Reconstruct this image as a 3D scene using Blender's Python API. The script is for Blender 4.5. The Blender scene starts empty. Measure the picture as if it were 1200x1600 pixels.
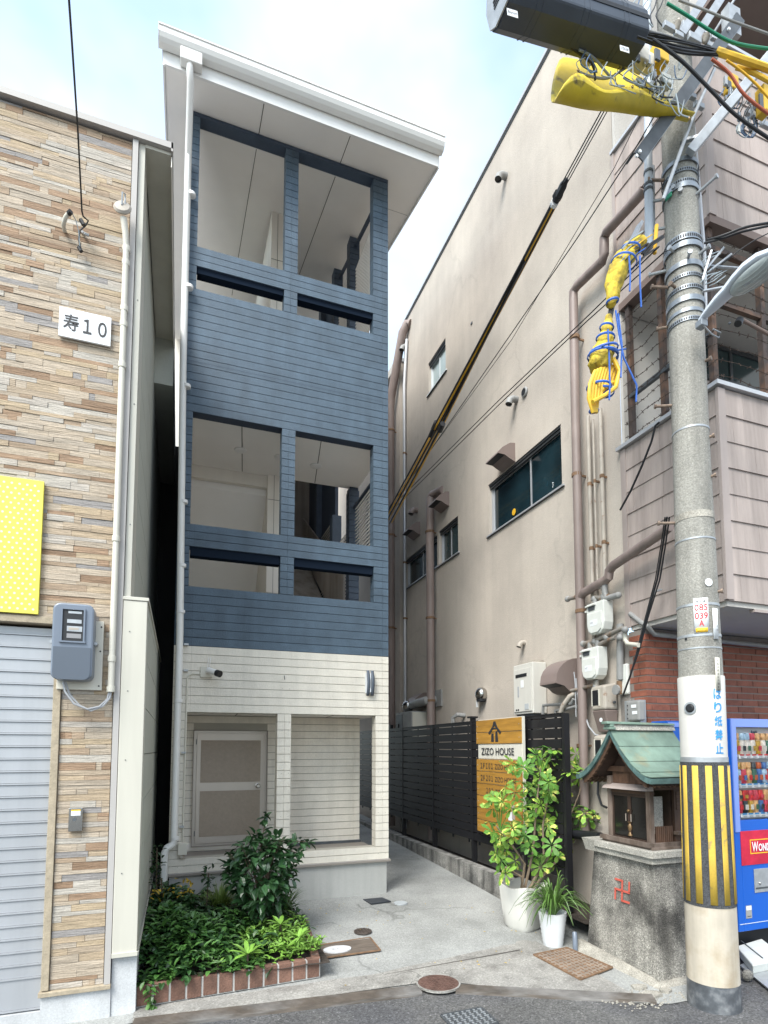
import bpy, math, random
from mathutils import Vector, Matrix, noise
rnd = random.Random(7)
R = math.radians
V = Vector
# ---------------------------------------------------------------- camera
FL, CX, CY, EYE = 908.4, 613.76, 1100.85, V((0, 0, 1.8))
yaw, pit, rol = R(20.197), R(4.3113), R(-.0853)
fw = V((math.sin(yaw)*math.cos(pit), math.cos(yaw)*math.cos(pit), math.sin(pit)))
rt = V((math.cos(yaw), -math.sin(yaw), 0)); upv = rt.cross(fw)
rt, upv = rt*math.cos(rol)+upv*math.sin(rol), -rt*math.sin(rol)+upv*math.cos(rol)
sc = bpy.context.scene
cam = bpy.data.cameras.new('camera'); co = bpy.data.objects.new('camera', cam); sc.collection.objects.link(co)
co.matrix_world = Matrix(((rt.x, upv.x, -fw.x, EYE.x), (rt.y, upv.y, -fw.y, EYE.y), (rt.z, upv.z, -fw.z, EYE.z), (0, 0, 0, 1)))
cam.sensor_fit = 'HORIZONTAL'; cam.sensor_width = 36; cam.lens = FL/1200*36
cam.shift_x = (600-CX)/1200; cam.shift_y = (CY-800)/1200
cam.clip_start = .05; cam.clip_end = 3000
sc.camera = co
sc.view_settings.view_transform = 'Standard'; sc.view_settings.look = 'None'
sc.view_settings.gamma = 1; sc.view_settings.use_curve_mapping = False; sc.view_settings.exposure = 1.32
sc.cycles.max_bounces = 8; sc.cycles.diffuse_bounces = 6
# ---------------------------------------------------------------- sky and sun
SUN_EL, SUN_AZ = R(48), R(228)      # azimuth clockwise from +Y
w = bpy.data.worlds.new('World'); sc.world = w; w.use_nodes = True
nt = w.node_tree; nt.nodes.clear(); N = nt.nodes.new; L = nt.links.new
out = N('ShaderNodeOutputWorld'); bg = N('ShaderNodeBackground'); bg.inputs[1].default_value = .12
sky = N('ShaderNodeTexSky'); sky.sky_type = 'NISHITA'; sky.sun_disc = False
sky.sun_elevation = SUN_EL; sky.sun_rotation = SUN_AZ; sky.air_density = 1; sky.dust_density = 1.5
tc = N('ShaderNodeTexCoord'); mp = N('ShaderNodeMapping'); mp.inputs['Scale'].default_value = (1, 1, 1.6); mp.inputs['Location'].default_value = (.35, .1, .2)
nz = N('ShaderNodeTexNoise'); nz.inputs['Scale'].default_value = 1.7; nz.inputs['Detail'].default_value = 5; nz.inputs['Roughness'].default_value = .5
cr = N('ShaderNodeValToRGB'); cr.color_ramp.elements[0].position = .38; cr.color_ramp.elements[0].color = (.30, .30, .30, 1)
cr.color_ramp.elements[1].position = .60; cr.color_ramp.elements[1].color = (1, 1, 1, 1)
mx = N('ShaderNodeMix'); mx.data_type = 'RGBA'; mx.inputs['B'].default_value = (4.75, 4.95, 5.05, 1)
sc_ = N('ShaderNodeMix'); sc_.data_type = 'RGBA'; sc_.blend_type = 'MULTIPLY'; sc_.inputs['Factor'].default_value = 1; sc_.inputs['B'].default_value = (1.55, 1.9, 1.95, 1)
L(tc.outputs['Generated'], mp.inputs[0]); L(mp.outputs[0], nz.inputs['Vector']); L(nz.outputs['Fac'], cr.inputs[0])
L(sky.outputs[0], sc_.inputs['A']); L(sc_.outputs['Result'], mx.inputs['A']); L(cr.outputs[0], mx.inputs['Factor']); L(mx.outputs['Result'], bg.inputs[0]); L(bg.outputs[0], out.inputs[0])
sl = bpy.data.lights.new('sun', 'SUN'); sl.energy = 2.1; sl.angle = R(30); sl.color = (1, .96, .9)
so = bpy.data.objects.new('sun', sl); sc.collection.objects.link(so)
sd = V((math.sin(SUN_AZ)*math.cos(SUN_EL), math.cos(SUN_AZ)*math.cos(SUN_EL), math.sin(SUN_EL)))
so.rotation_euler = sd.to_track_quat('Z', 'Y').to_euler()

# ---------------------------------------------------------------- helpers
def F(px, py, ax, val):
    """point of the world plane axis=val that the photo shows at (px, py)"""
    d = rt*((px-CX)/FL) - upv*((py-CY)/FL) + fw
    return EYE + d*((val-EYE[ax])/d[ax])
def gz(y):
    return 0 if y < 4.7 else (.055*(y-4.7) if y < 6.55 else .102+.035*(min(y, 16)-6.55))
OFF = {}
def off(o): return OFF.get(o.name, V((0, 0, 0))) if o else V((0, 0, 0))
def thing(name, label, cat, loc=(0, 0, 0), group=None):
    o = bpy.data.objects.new(name, None); sc.collection.objects.link(o); o.location = loc
    o.empty_display_size = .1
    OFF[o.name] = V(loc); o['label'] = label; o['category'] = cat
    if group: o['group'] = group
    return o
def tag(o, label=None, cat=None, group=None, kind=None):
    for k, v in (('label', label), ('category', cat), ('group', group), ('kind', kind)):
        if v: o[k] = v
    return o
class MB:
    def __init__(s): s.v = []; s.f = []
    def add(s, vs, fs):
        n = len(s.v); s.v += [V(p) for p in vs]; s.f += [tuple(i+n for i in f) for f in fs]; return s
    def box(s, x0, x1, y0, y1, z0, z1):
        return s.hexa([(x0, y0, z0), (x1, y0, z0), (x1, y1, z0), (x0, y1, z0), (x0, y0, z1), (x1, y0, z1), (x1, y1, z1), (x0, y1, z1)])
    def hexa(s, p):
        return s.add(p, [(3, 2, 1, 0), (4, 5, 6, 7), (0, 1, 5, 4), (1, 2, 6, 5), (2, 3, 7, 6), (3, 0, 4, 7)])
    def obox(s, c, a, b, d):          # centre and three half-axis vectors
        c, a, b, d = V(c), V(a), V(b), V(d)
        return s.hexa([c-a-b-d, c+a-b-d, c+a+b-d, c-a+b-d, c-a-b+d, c+a-b+d, c+a+b+d, c-a+b+d])
    def bar(s, p, q, w_, h_, up=(0, 0, 1)):
        p, q = V(p), V(q); d = (q-p); l = d.length/2; d.normalize(); u = V(up)
        a = d.cross(u)
        if a.length < 1e-4: a = V((1, 0, 0))
        a.normalize(); b = a.cross(d)
        return s.obox((p+q)/2, d*l, a*w_/2, b*h_/2)
    def tube(s, pts, r, n=8, cap=True):
        pts = [V(p) for p in pts]; rs = r if isinstance(r, (list, tuple)) else [r]*len(pts)
        base = len(s.v); ref = None
        for i, p in enumerate(pts):
            t = (pts[min(i+1, len(pts)-1)]-pts[max(i-1, 0)]).normalized()
            if ref is None:
                ref = V((0, 0, 1)) if abs(t.z) < .9 else V((1, 0, 0))
            a = (ref-t*ref.dot(t))
            if a.length < 1e-5: a = t.orthogonal()
            a.normalize(); ref = a; b = t.cross(a)
            for k in range(n):
                an = 2*math.pi*k/n; s.v.append(p+(a*math.cos(an)+b*math.sin(an))*rs[i])
        for i in range(len(pts)-1):
            for k in range(n):
                k2 = (k+1) % n
                s.f.append((base+i*n+k, base+i*n+k2, base+(i+1)*n+k2, base+(i+1)*n+k))
        if cap:
            s.f.append(tuple(base+k for k in range(n))[::-1]); s.f.append(tuple(base+(len(pts)-1)*n+k for k in range(n)))
        return s
    def lathe(s, c, prof, n=20, ax=(0, 0, 1), cap=True):
        c = V(c); t = V(ax).normalized(); a = t.orthogonal().normalized(); b = t.cross(a); base = len(s.v)
        for (r, h) in prof:
            for k in range(n):
                an = 2*math.pi*k/n; s.v.append(c+t*h+(a*math.cos(an)+b*math.sin(an))*r)
        for i in range(len(prof)-1):
            for k in range(n):
                k2 = (k+1) % n; s.f.append((base+i*n+k, base+i*n+k2, base+(i+1)*n+k2, base+(i+1)*n+k))
        if cap:
            s.f.append(tuple(base+k for k in range(n))[::-1]); s.f.append(tuple(base+(len(prof)-1)*n+k for k in range(n)))
        return s
    def prism(s, poly, ext):
        n = len(poly); e = V(ext); ps = [V(p) for p in poly]
        return s.add(ps+[p+e for p in ps], [tuple(range(n))[::-1], tuple(range(n, 2*n))]+[(i, (i+1) % n, n+(i+1) % n, n+i) for i in range(n)])
    def grid(s, rows):
        b = len(s.v); m = len(rows[0])
        for r_ in rows: s.v += [V(p) for p in r_]
        for i in range(len(rows)-1):
            for j in range(m-1): s.f.append((b+i*m+j, b+i*m+j+1, b+(i+1)*m+j+1, b+(i+1)*m+j))
        return s
    def ball(s, c, r, n=10, m=6, sz=(1, 1, 1)):
        return s.grid([[V(c)+V((math.sin(math.pi*i/m)*math.cos(2*math.pi*j/n)*sz[0], math.sin(math.pi*i/m)*math.sin(2*math.pi*j/n)*sz[1], math.cos(math.pi*i/m)*sz[2]))*r for j in range(n+1)] for i in range(m+1)])
    def build(s, name, m, parent=None, smooth=False, bevel=0, solid=0, origin=None):
        o_ = off(parent) if parent else (V(origin) if origin else V((0, 0, 0)))
        me = bpy.data.meshes.new(name); me.from_pydata([tuple(p-o_) for p in s.v], [], s.f); me.materials.append(m)
        import bmesh
        bm = bmesh.new(); bm.from_mesh(me); bmesh.ops.recalc_face_normals(bm, faces=bm.faces); bm.to_mesh(me); bm.free()
        if smooth:
            me.polygons.foreach_set('use_smooth', [True]*len(me.polygons))
            me.set_sharp_from_angle(angle=R(40))
        o = bpy.data.objects.new(name, me); sc.collection.objects.link(o)
        if parent: o.parent = parent; OFF[o.name] = o_
        else: o.location = o_; OFF[o.name] = o_
        if solid:
            q = o.modifiers.new('solid', 'SOLIDIFY'); q.thickness = solid; q.offset = 0
        if bevel:
            q = o.modifiers.new('bevel', 'BEVEL'); q.width = bevel; q.segments = 2; q.limit_method = 'ANGLE'; q.angle_limit = R(40)
        return o
def B(name, m, parent, x0, x1, y0, y1, z0, z1, bevel=0): return MB().box(x0, x1, y0, y1, z0, z1).build(name, m, parent, bevel=bevel)
def T(name, m, parent, pts, r, n=8): return MB().tube(pts, r, n).build(name, m, parent, smooth=True)
UNIT = {}
def unit(m, kind='box'):
    k = (m.name, kind)
    if k not in UNIT:
        b = MB()
        if kind == 'box': b.box(-.5, .5, -.5, .5, -.5, .5)
        elif kind == 'wx':   # shingle lapping on a wall that faces -X : thin at its top, proud at its foot
            b.hexa([(-.5, -.5, -.5), (.5, -.5, -.5), (.5, .5, -.5), (-.5, .5, -.5), (0, -.5, .5), (.5, -.5, .5), (.5, .5, .5), (0, .5, .5)])
        elif kind == 'wy':
            b.hexa([(-.5, -.5, -.5), (.5, -.5, -.5), (.5, .5, -.5), (-.5, .5, -.5), (-.5, 0, .5), (.5, 0, .5), (.5, .5, .5), (-.5, .5, .5)])
        me = bpy.data.meshes.new(kind+'_piece'); me.from_pydata([tuple(p) for p in b.v], [], b.f); me.materials.append(m); UNIT[k] = me
    return UNIT[k]
def piece(name, m, parent, x0, x1, y0, y1, z0, z1, kind='box'):
    o = bpy.data.objects.new(name, unit(m, kind)); sc.collection.objects.link(o); o.parent = parent
    o.location = V(((x0+x1)/2, (y0+y1)/2, (z0+z1)/2))-off(parent); o.scale = (x1-x0, y1-y0, z1-z0)
    return o
def text(s, m, parent, o, xd, ud, h, width=None, name='lettering', ext=.001, warp=None, bold=0):
    cu = bpy.data.curves.new('t', 'FONT'); cu.body = s; cu.size = 1; cu.extrude = 0; cu.offset = bold; cu.resolution_u = 3
    ob = bpy.data.objects.new('t', cu); sc.collection.objects.link(ob)
    dg = bpy.context.evaluated_depsgraph_get(); me = bpy.data.meshes.new_from_object(ob.evaluated_get(dg))
    bpy.data.objects.remove(ob); bpy.data.curves.remove(cu)
    vs = [v.co.copy() for v in me.vertices]; fs = [tuple(p.vertices) for p in me.polygons]; bpy.data.meshes.remove(me)
    if not vs: return None
    x0 = min(v.x for v in vs); x1 = max(v.x for v in vs); y0 = min(v.y for v in vs); y1 = max(v.y for v in vs)
    k = h/(y1-y0); kx = (width/(x1-x0)) if width else k
    xd, ud, o = V(xd), V(ud), V(o); b = MB(); nrm = xd.cross(ud).normalized()
    pts = [((v.x-x0)*kx, (v.y-y0)*k) for v in vs]
    b.add([warp(a, c) if warp else o+xd*a+ud*c+nrm*ext for a, c in pts], fs)
    return b.build(name, m, parent)
# ---------------------------------------------------------------- materials
def mat(name, col, rough=.7, metal=0., var=.12, vs=3., bump=0., bs=60., streak=0., rand=0., col2=None, c2s=2., c2p=(.45, .62), stretch=None, spec=.5, emit=0, palette=None, island=False, fine=0., fs=95, speck=None, crack=None):
    m = bpy.data.materials.new(name); m.use_nodes = True; nt = m.node_tree; nt.nodes.clear(); N = nt.nodes.new; L = nt.links.new
    out = N('ShaderNodeOutputMaterial'); p = N('ShaderNodeBsdfPrincipled'); L(p.outputs[0], out.inputs[0])
    p.inputs['Roughness'].default_value = rough; p.inputs['Metallic'].default_value = metal; p.inputs['Specular IOR Level'].default_value = spec
    g = N('ShaderNodeNewGeometry'); pos = g.outputs['Position']
    def nois(scale, det=4, st=None, ro=.55):
        n = N('ShaderNodeTexNoise'); n.inputs['Scale'].default_value = scale; n.inputs['Detail'].default_value = det; n.inputs['Roughness'].default_value = ro
        if st:
            q = N('ShaderNodeMapping'); q.inputs['Scale'].default_value = st; L(pos, q.inputs[0]); L(q.outputs[0], n.inputs['Vector'])
        else: L(pos, n.inputs['Vector'])
        return n.outputs['Fac']
    def mrange(v, a, b, c, d):
        q = N('ShaderNodeMapRange'); q.inputs[1].default_value = a; q.inputs[2].default_value = b; q.inputs[3].default_value = c; q.inputs[4].default_value = d; L(v, q.inputs[0]); return q.outputs[0]
    def mul(c, v):
        q = N('ShaderNodeMix'); q.data_type = 'RGBA'; q.blend_type = 'MULTIPLY'; q.inputs['Factor'].default_value = 1
        L(c, q.inputs['A']); L(v, q.inputs['B']); return q.outputs['Result']
    rv = None
    if island: rv = g.outputs['Random Per Island']
    elif rand or palette: rv = N('ShaderNodeObjectInfo').outputs['Random']
    if palette:
        r_ = N('ShaderNodeValToRGB'); r_.color_ramp.interpolation = 'CONSTANT'; e = r_.color_ramp.elements
        while len(e) < len(palette): e.new(.5)
        for i, c in enumerate(palette): e[i].position = i/len(palette); e[i].color = (*c, 1)
        L(rv, r_.inputs[0]); c = r_.outputs[0]
    else:
        q = N('ShaderNodeRGB'); q.outputs[0].default_value = (*col, 1); c = q.outputs[0]
    if col2:
        q = N('ShaderNodeMix'); q.data_type = 'RGBA'; L(mrange(nois(c2s, 6, stretch), c2p[0], c2p[1], 0, 1), q.inputs['Factor']); L(c, q.inputs['A']); q.inputs['B'].default_value = (*col2, 1); c = q.outputs['Result']
    if var: c = mul(c, mrange(nois(vs, 5, stretch), .3, .7, 1-var, 1+var))
    if fine: c = mul(c, mrange(nois(fs, 2, None, .8), .3, .7, 1-fine, 1+fine))
    if speck:      # small pale and dark aggregate grains, cell by cell
        q = N('ShaderNodeTexVoronoi'); q.inputs['Scale'].default_value = speck[0]; L(pos, q.inputs['Vector'])
        sp = N('ShaderNodeSeparateColor'); L(q.outputs['Color'], sp.inputs[0]); c = mul(c, mrange(sp.outputs[0], 0, 1, 1-speck[1], 1+speck[1]))
        c = mul(c, mrange(sp.outputs[1], .93, .97, 1, 1+speck[1]*1.6))
    if crack:
        q = N('ShaderNodeTexVoronoi'); q.feature = 'DISTANCE_TO_EDGE'; q.inputs['Scale'].default_value = crack[0]
        w_ = N('ShaderNodeTexNoise'); w_.inputs['Scale'].default_value = 3; L(pos, w_.inputs['Vector'])
        a_ = N('ShaderNodeVectorMath'); a_.operation = 'MULTIPLY_ADD'; L(w_.outputs['Color'], a_.inputs[0]); a_.inputs[1].default_value = (.6, .6, .6); L(pos, a_.inputs[2]); L(a_.outputs[0], q.inputs['Vector'])
        k_ = N('ShaderNodeMath'); k_.operation = 'MAXIMUM'; L(mrange(q.outputs['Distance'], 0, .012, 1-crack[1], 1), k_.inputs[0]); L(mrange(nois(.9, 2), .50, .56, 1, 0), k_.inputs[1]); c = mul(c, k_.outputs[0])
    if streak: c = mul(c, mrange(nois(3.2, 5, (2.2, 2.2, .16), .6), .42, .68, 1, 1-streak))
    if rand and rv: c = mul(c, mrange(rv, 0, 1, 1-rand, 1+rand))
    L(c, p.inputs['Base Color'])
    if bump:
        q = N('ShaderNodeBump'); q.inputs['Strength'].default_value = bump; q.inputs['Distance'].default_value = .01; L(nois(bs, 3, stretch), q.inputs['Height']); L(q.outputs[0], p.inputs['Normal'])
    if emit: L(c, p.inputs['Emission Color']); p.inputs['Emission Strength'].default_value = emit
    return m
M = {}
def A(k, *a, **kw): M[k] = mat(k, *a, **kw)
A('asphalt', (.085, .085, .09), .9, var=.18, vs=2, bump=.8, bs=150, fine=.3, speck=(85, .38), crack=(.8, .45), col2=(.115, .113, .11), c2s=1.3)
A('concrete', (.335, .34, .33), .9, var=.13, vs=2.2, bump=.35, bs=110, fine=.16, speck=(110, .16), crack=(.45, .35), col2=(.22, .225, .215), c2s=.9, c2p=(.45, .72))
A('apron', (.29, .28, .26), .9, var=.2, vs=4, bump=.4, bs=100, fine=.2, speck=(90, .18), crack=(1.6, .5), col2=(.20, .19, .175), c2s=5, c2p=(.5, .68))
A('kerb', (.30, .29, .27), .9, var=.25, vs=5, bump=.4, bs=90, fine=.2, speck=(120, .2), streak=.7, col2=(.12, .12, .115), c2s=4, c2p=(.5, .7))
A('foundation', (.43, .43, .41), .85, var=.07, vs=2, bump=.1, bs=90, fine=.05, streak=.12)
A('foundation_light', (.48, .49, .50), .85, var=.12, vs=3, bump=.2, bs=120, fine=.12, streak=.12)
A('strip', (.115, .095, .078), .6, var=.35, vs=7, stretch=(1, 1, 8), bump=.3, bs=60, col2=(.20, .19, .18), c2s=2)
A('stucco', (.51, .455, .395), .95, var=.07, vs=1.3, bump=.4, bs=70, fine=.08, streak=.06, crack=(.35, .09), col2=(.385, .34, .30), c2s=.6, c2p=(.42, .72))
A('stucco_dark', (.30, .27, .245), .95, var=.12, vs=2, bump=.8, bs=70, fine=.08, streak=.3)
A('stucco_in', (.50, .475, .44), .95, var=.08, vs=2, bump=.4, bs=70)
A('blue_board', (.066, .104, .146), .55, var=.16, vs=5, bump=.6, bs=90, rand=.07, fine=.14, streak=.16)
A('blue_dark', (.045, .07, .11), .7, var=.1)
A('navy', (.045, .068, .105), .55, var=.1, vs=9, bump=.4, bs=90)
A('navy_deep', (.03, .047, .08), .6, var=.05)
A('cream_board', (.73, .685, .60), .6, var=.05, vs=7, bump=.4, bs=80, rand=.03, fine=.05, streak=.10)
A('cream_core', (.40, .38, .33), .8, var=.05)
A('cream_flat', (.79, .75, .68), .6, var=.03, streak=.05)
A('cream_trim', (.54, .52, .45), .45, var=.03, vs=1, streak=.08)
A('cream_pipe', (.66, .65, .60), .35, var=.04, vs=1, streak=.08)
A('side_siding', (.42, .43, .38), .7, var=.05, bump=.3, bs=60, rand=.04)
A('white_soffit', (.85, .83, .80), .8, var=.02)
A('white_paint', (.78, .775, .76), .4, var=.02, streak=.03)
A('white_pipe', (.74, .735, .71), .35, var=.03, vs=1)
A('slot_shade', (.012, .018, .03), 1, var=0, spec=0)
A('post_brown', (.055, .04, .035), .7, var=.3, vs=9, col2=(.14, .075, .045), c2s=5)
A('wire_rust', (.07, .05, .04), .9, var=.3, vs=20)
A('gap_shade', (.03, .03, .03), .9)
A('joint_dark', (.12, .11, .10), .9, var=0)
A('door_panel', (.29, .24, .19), .55, var=.06, vs=30, bump=.1, bs=300, fine=.08, fs=160)
A('door_frame', (.46, .42, .375), .35, metal=.3, var=.04)
A('trim_grey', (.42, .40, .38), .5, var=.04)
A('ledge_brown', (.25, .225, .20), .5, var=.05)
A('galv', (.40, .42, .44), .45, metal=.5, var=.14, vs=14, bump=.1)
A('steel', (.30, .31, .32), .4, metal=.7, var=.2, vs=12)
A('steel_dark', (.10, .11, .12), .5, metal=.4, var=.2, vs=10)
A('rust', (.20, .12, .07), .9, var=.35, vs=20)
A('iron_lid', (.10, .08, .07), .65, metal=.4, var=.25, vs=12, bump=.4, bs=120)
A('iron_red', (.13, .075, .06), .7, metal=.2, var=.3, vs=18)
A('iron_tan', (.26, .21, .17), .75, metal=.1, var=.3, vs=9)
A('wood_plate', (.13, .105, .085), .75, var=.3, vs=10, stretch=(1, 4, 1))
A('lid_white', (.62, .63, .65), .6, var=.15, vs=12)
A('blue_lid', (.42, .45, .47), .7, var=.05)
A('black_lid', (.03, .035, .045), .5, var=.1)
TP = [tuple(v*.74 for v in c) for c in [(.58, .48, .37), (.46, .34, .235), (.57, .52, .45), (.53, .41, .28), (.33, .215, .135), (.55, .45, .34), (.36, .335, .32), (.50, .395, .285), (.57, .51, .44), (.52, .43, .33), (.54, .42, .28), (.42, .28, .18), (.57, .47, .36), (.50, .42, .33)]]
A('wall_tile', (.5, .4, .3), .8, palette=TP, var=.22, vs=9, stretch=(.45, 1, 4), bump=.7, bs=28, fine=.12)
A('wall_tile_fine', (.5, .4, .3), .8, palette=TP, island=True, var=.22, vs=9, stretch=(.45, 1, 4), bump=.7, bs=28, fine=.12)
A('tile_core', (.27, .23, .18), .9, var=.1)
A('trim_stone', (.37, .31, .225), .8, var=.16, vs=22, bump=.3, bs=90, fine=.1)
A('shutter', (.41, .425, .45), .4, metal=.25, var=.05, vs=1.5, streak=.10)
A('shutter_gap', (.09, .09, .10), .6)
A('meter_blue', (.155, .185, .235), .35, var=.05)
A('meter_blue_dark', (.085, .105, .135), .5, var=.05)
A('plastic_cream', (.60, .575, .50), .45, var=.03)
A('cable_grey', (.36, .37, .39), .5, var=.05)
A('black', (.012, .013, .016), .5, var=0)
A('black_cable', (.014, .015, .018), .45, var=.1)
A('blue_cable', (.07, .13, .24), .5, var=.1)
A('pale_cable', (.30, .35, .38), .5, var=.2)
A('yellow_poster', (.70, .63, .09), .5, var=.015)
A('yellow_light', (.84, .84, .55), .6, var=0)
A('navy_print', (.02, .04, .12), .5, var=0)
A('sign_white', (.76, .78, .80), .4, var=.02)
A('ink', (.025, .026, .03), .6, var=0)
A('ink_grey', (.25, .25, .26), .6, var=0)
A('red_ink', (.68, .03, .035), .5, var=0)
A('yellow_ink', (.85, .50, .02), .5, var=0)
A('blue_ink', (.03, .27, .60), .5, var=0)
A('shingle', (.40, .335, .305), .75, var=.12, vs=5, bump=.35, bs=35, stretch=(3, 3, .3), rand=.07, streak=.25)
A('shingle_core', (.055, .045, .045), .9)
A('shingle_trim', (.38, .32, .295), .6, var=.06, streak=.15)
A('brown_trim', (.17, .12, .10), .6, var=.1)
A('brick', (.25, .085, .052), .8, var=.18, vs=12, rand=.18, bump=.4, bs=90, fine=.15)
A('brick_fine', (.24, .08, .05), .8, island=True, var=.15, rand=.18, bump=.4, bs=90)
A('mortar', (.24, .21, .19), .95, var=.15, vs=8)
A('planter_brick', (.17, .092, .066), .85, var=.25, vs=12, rand=.2, bump=.6, bs=70, fine=.2)
A('planter_mortar', (.42, .41, .39), .95, var=.15, vs=8, bump=.3)
A('soil', (.045, .035, .028), 1, var=.4, vs=20, bump=1, bs=60)
A('pipe_mauve', (.275, .215, .195), .5, var=.12, vs=3, streak=.25)
A('pipe_grey', (.27, .27, .265), .55, var=.15, vs=6)
A('pipe_tan', (.40, .36, .31), .6, var=.15, vs=6, col2=(.22, .13, .08), c2s=9, c2p=(.6, .7))
A('pipe_rusty', (.25, .23, .205), .6, metal=.2, var=.2, vs=9, col2=(.26, .16, .10), c2s=7, c2p=(.5, .62))
A('window_frame', (.50, .51, .53), .4, metal=.4, var=.05)
A('window_white', (.66, .70, .72), .4, var=.03)
A('window_dark', (.07, .075, .08), .4, metal=.4, var=.05)
A('glass_teal', (.010, .026, .034), .1, var=.6, vs=1.5, spec=.6)
A('glass_pale', (.40, .49, .50), .25, var=.08, vs=3, spec=.6)
A('glass_green', (.03, .05, .052), .15, var=.2, spec=.5)
A('fence_black', (.011, .011, .013), .45, var=.08, rand=.06)
A('sign_wood', (.36, .185, .03), .6, var=.22, vs=10, stretch=(1, .35, 3), rand=.10, bump=.15, bs=40)
A('sign_panel', (.62, .60, .53), .55, var=.03)
A('heater_white', (.60, .585, .54), .45, var=.03, streak=.06)
A('gas_white', (.66, .67, .63), .45, var=.06, vs=14)
A('hood_mauve', (.20, .155, .14), .45, var=.08)
A('chrome', (.45, .44, .42), .22, metal=1., var=.15)
A('pole_concrete', (.31, .30, .27), .9, var=.14, vs=3, bump=.5, bs=80, fine=.15, speck=(120, .15), streak=.38)
A('pole_wrap', (.62, .60, .565), .6, var=.05, vs=4, bump=.08, streak=.10)
A('pole_wrap_low', (.56, .50, .41), .65, var=.12, vs=4, bump=.15, streak=.25, col2=(.36, .29, .20), c2s=4, c2p=(.5, .72))
A('pole_foot', (.10, .108, .12), .45, metal=.3, var=.5, vs=9, col2=(.20, .205, .21), c2s=9, c2p=(.5, .7))
A('guard_yellow', (.60, .40, .06), .7, var=.1, vs=9, bump=.2, bs=150, fine=.08, col2=(.30, .22, .1), c2s=14, c2p=(.62, .70))
A('guard_black', (.055, .058, .063), .8, var=.15, bump=.8, bs=160, fine=.7)
A('band_steel', (.27, .30, .335), .4, metal=.55, var=.15, vs=9)
A('bolt_rust', (.24, .18, .14), .6, metal=.4, var=.3, vs=30)
A('closure', (.05, .062, .082), .42, var=.14, vs=4)
A('insul_sheet', (.58, .44, .02), .5, var=.22, vs=4, col2=(.12, .09, .03), c2s=9, c2p=(.58, .70), bump=.3, bs=14)
A('insul_yellow', (.68, .42, .03), .5, var=.15, vs=9)
A('cloth_yellow', (.52, .38, .035), .8, var=.45, vs=18, bump=1, bs=26, col2=(.22, .16, .03), c2s=16, c2p=(.52, .66))
A('tie_blue', (.03, .11, .42), .5, var=.15, vs=30)
A('cable_green', (.0, .20, .10), .45, var=.05)
A('cable_red', (.42, .10, .05), .5, var=.1)
A('cable_yellow', (.75, .42, .02), .5, var=.1)
A('lamp_body', (.52, .57, .64), .35, var=.02)
A('lens', (.34, .38, .38), .15, var=.25, vs=5, spec=.8)
A('granite', (.30, .285, .255), .9, var=.15, vs=6, bump=.6, bs=140, fine=.25, speck=(150, .45), col2=(.08, .075, .068), c2s=2.6, c2p=(.45, .64), streak=.45)
A('granite_top', (.35, .335, .30), .9, var=.15, vs=5, bump=.4, bs=150, fine=.2, speck=(150, .3))
A('granite_pale', (.33, .31, .27), .9, var=.3, vs=9, bump=.5, bs=70, fine=.35)
A('manji_red', (.52, .10, .07), .7, var=.1)
A('copper', (.165, .24, .195), .7, var=.18, vs=7, bump=.15, col2=(.27, .24, .14), c2s=2.6, c2p=(.58, .72), rand=.08, streak=.2)
A('copper_dark', (.07, .125, .12), .6, var=.4, vs=12, rand=.2)
A('old_wood', (.085, .045, .027), .7, var=.4, vs=12, stretch=(1, 1, .35), rand=.2)
A('grey_wood', (.15, .115, .095), .8, var=.4, vs=14, stretch=(1, 1, .3), rand=.15, col2=(.07, .045, .03), c2s=5)
A('dark_wood', (.045, .025, .017), .7, var=.3, vs=12)
A('shrine_glass', (.012, .011, .010), .08, var=.3, spec=.6)
A('brass', (.22, .14, .07), .45, metal=.5, var=.4)
A('vend_blue', (.008, .10, .48), .35, var=.03)
A('vend_blue_pale', (.20, .30, .72), .35, var=.03)
A('vend_back_lit', (.62, .63, .63), .5, var=.06)  # base colour brightened in place of the lit display interior
M['vend_glass'] = bpy.data.materials.new('vend_glass'); M['vend_glass'].use_nodes = True
g_ = M['vend_glass'].node_tree.nodes['Principled BSDF']; g_.inputs['Transmission Weight'].default_value = 1; g_.inputs['Roughness'].default_value = .02; g_.inputs['IOR'].default_value = 1.05; g_.inputs['Specular IOR Level'].default_value = 1
A('vend_red', (.50, .018, .05), .3, var=.25, vs=7)
A('can', (.5, .2, .1), .35, palette=[(.50, .30, .04), (.55, .03, .03), (.04, .05, .06), (.05, .15, .10), (.70, .65, .6), (.06, .15, .38), (.62, .36, .16), (.55, .05, .08), (.35, .5, .65), (.45, .1, .03)], var=.3, vs=40)
A('price_white', (.70, .72, .74), .5, var=.02)
A('pot_white', (.66, .65, .61), .4, var=.05, vs=3, streak=.08)
A('pot_white_round', (.70, .72, .74), .45, var=.04)
A('leaf_dark', (.028, .075, .026), .32, var=.35, vs=9, rand=.35)
A('leaf_dark_fine', (.026, .07, .024), .35, island=True, var=.3, vs=9, rand=.4)
A('leaf_mid', (.055, .135, .028), .42, island=True, var=.25, vs=8, rand=.45)
A('leaf_deep', (.028, .075, .022), .35, island=True, var=.25, vs=8, rand=.45)
A('leaf_lime', (.15, .29, .045), .45, island=True, var=.25, vs=8, rand=.3)
A('leaf_yellow', (.50, .34, .03), .5, island=True, var=.2, rand=.3)
A('leaf_scheff', (.14, .26, .035), .5, island=True, var=.2, rand=.3, vs=9, spec=.3, col2=(.55, .52, .13), c2s=16, c2p=(.55, .62))
A('leaf_scheff_green', (.085, .20, .035), .5, island=True, var=.2, rand=.3, vs=9, spec=.3, col2=(.40, .42, .09), c2s=16, c2p=(.6, .67))
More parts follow.
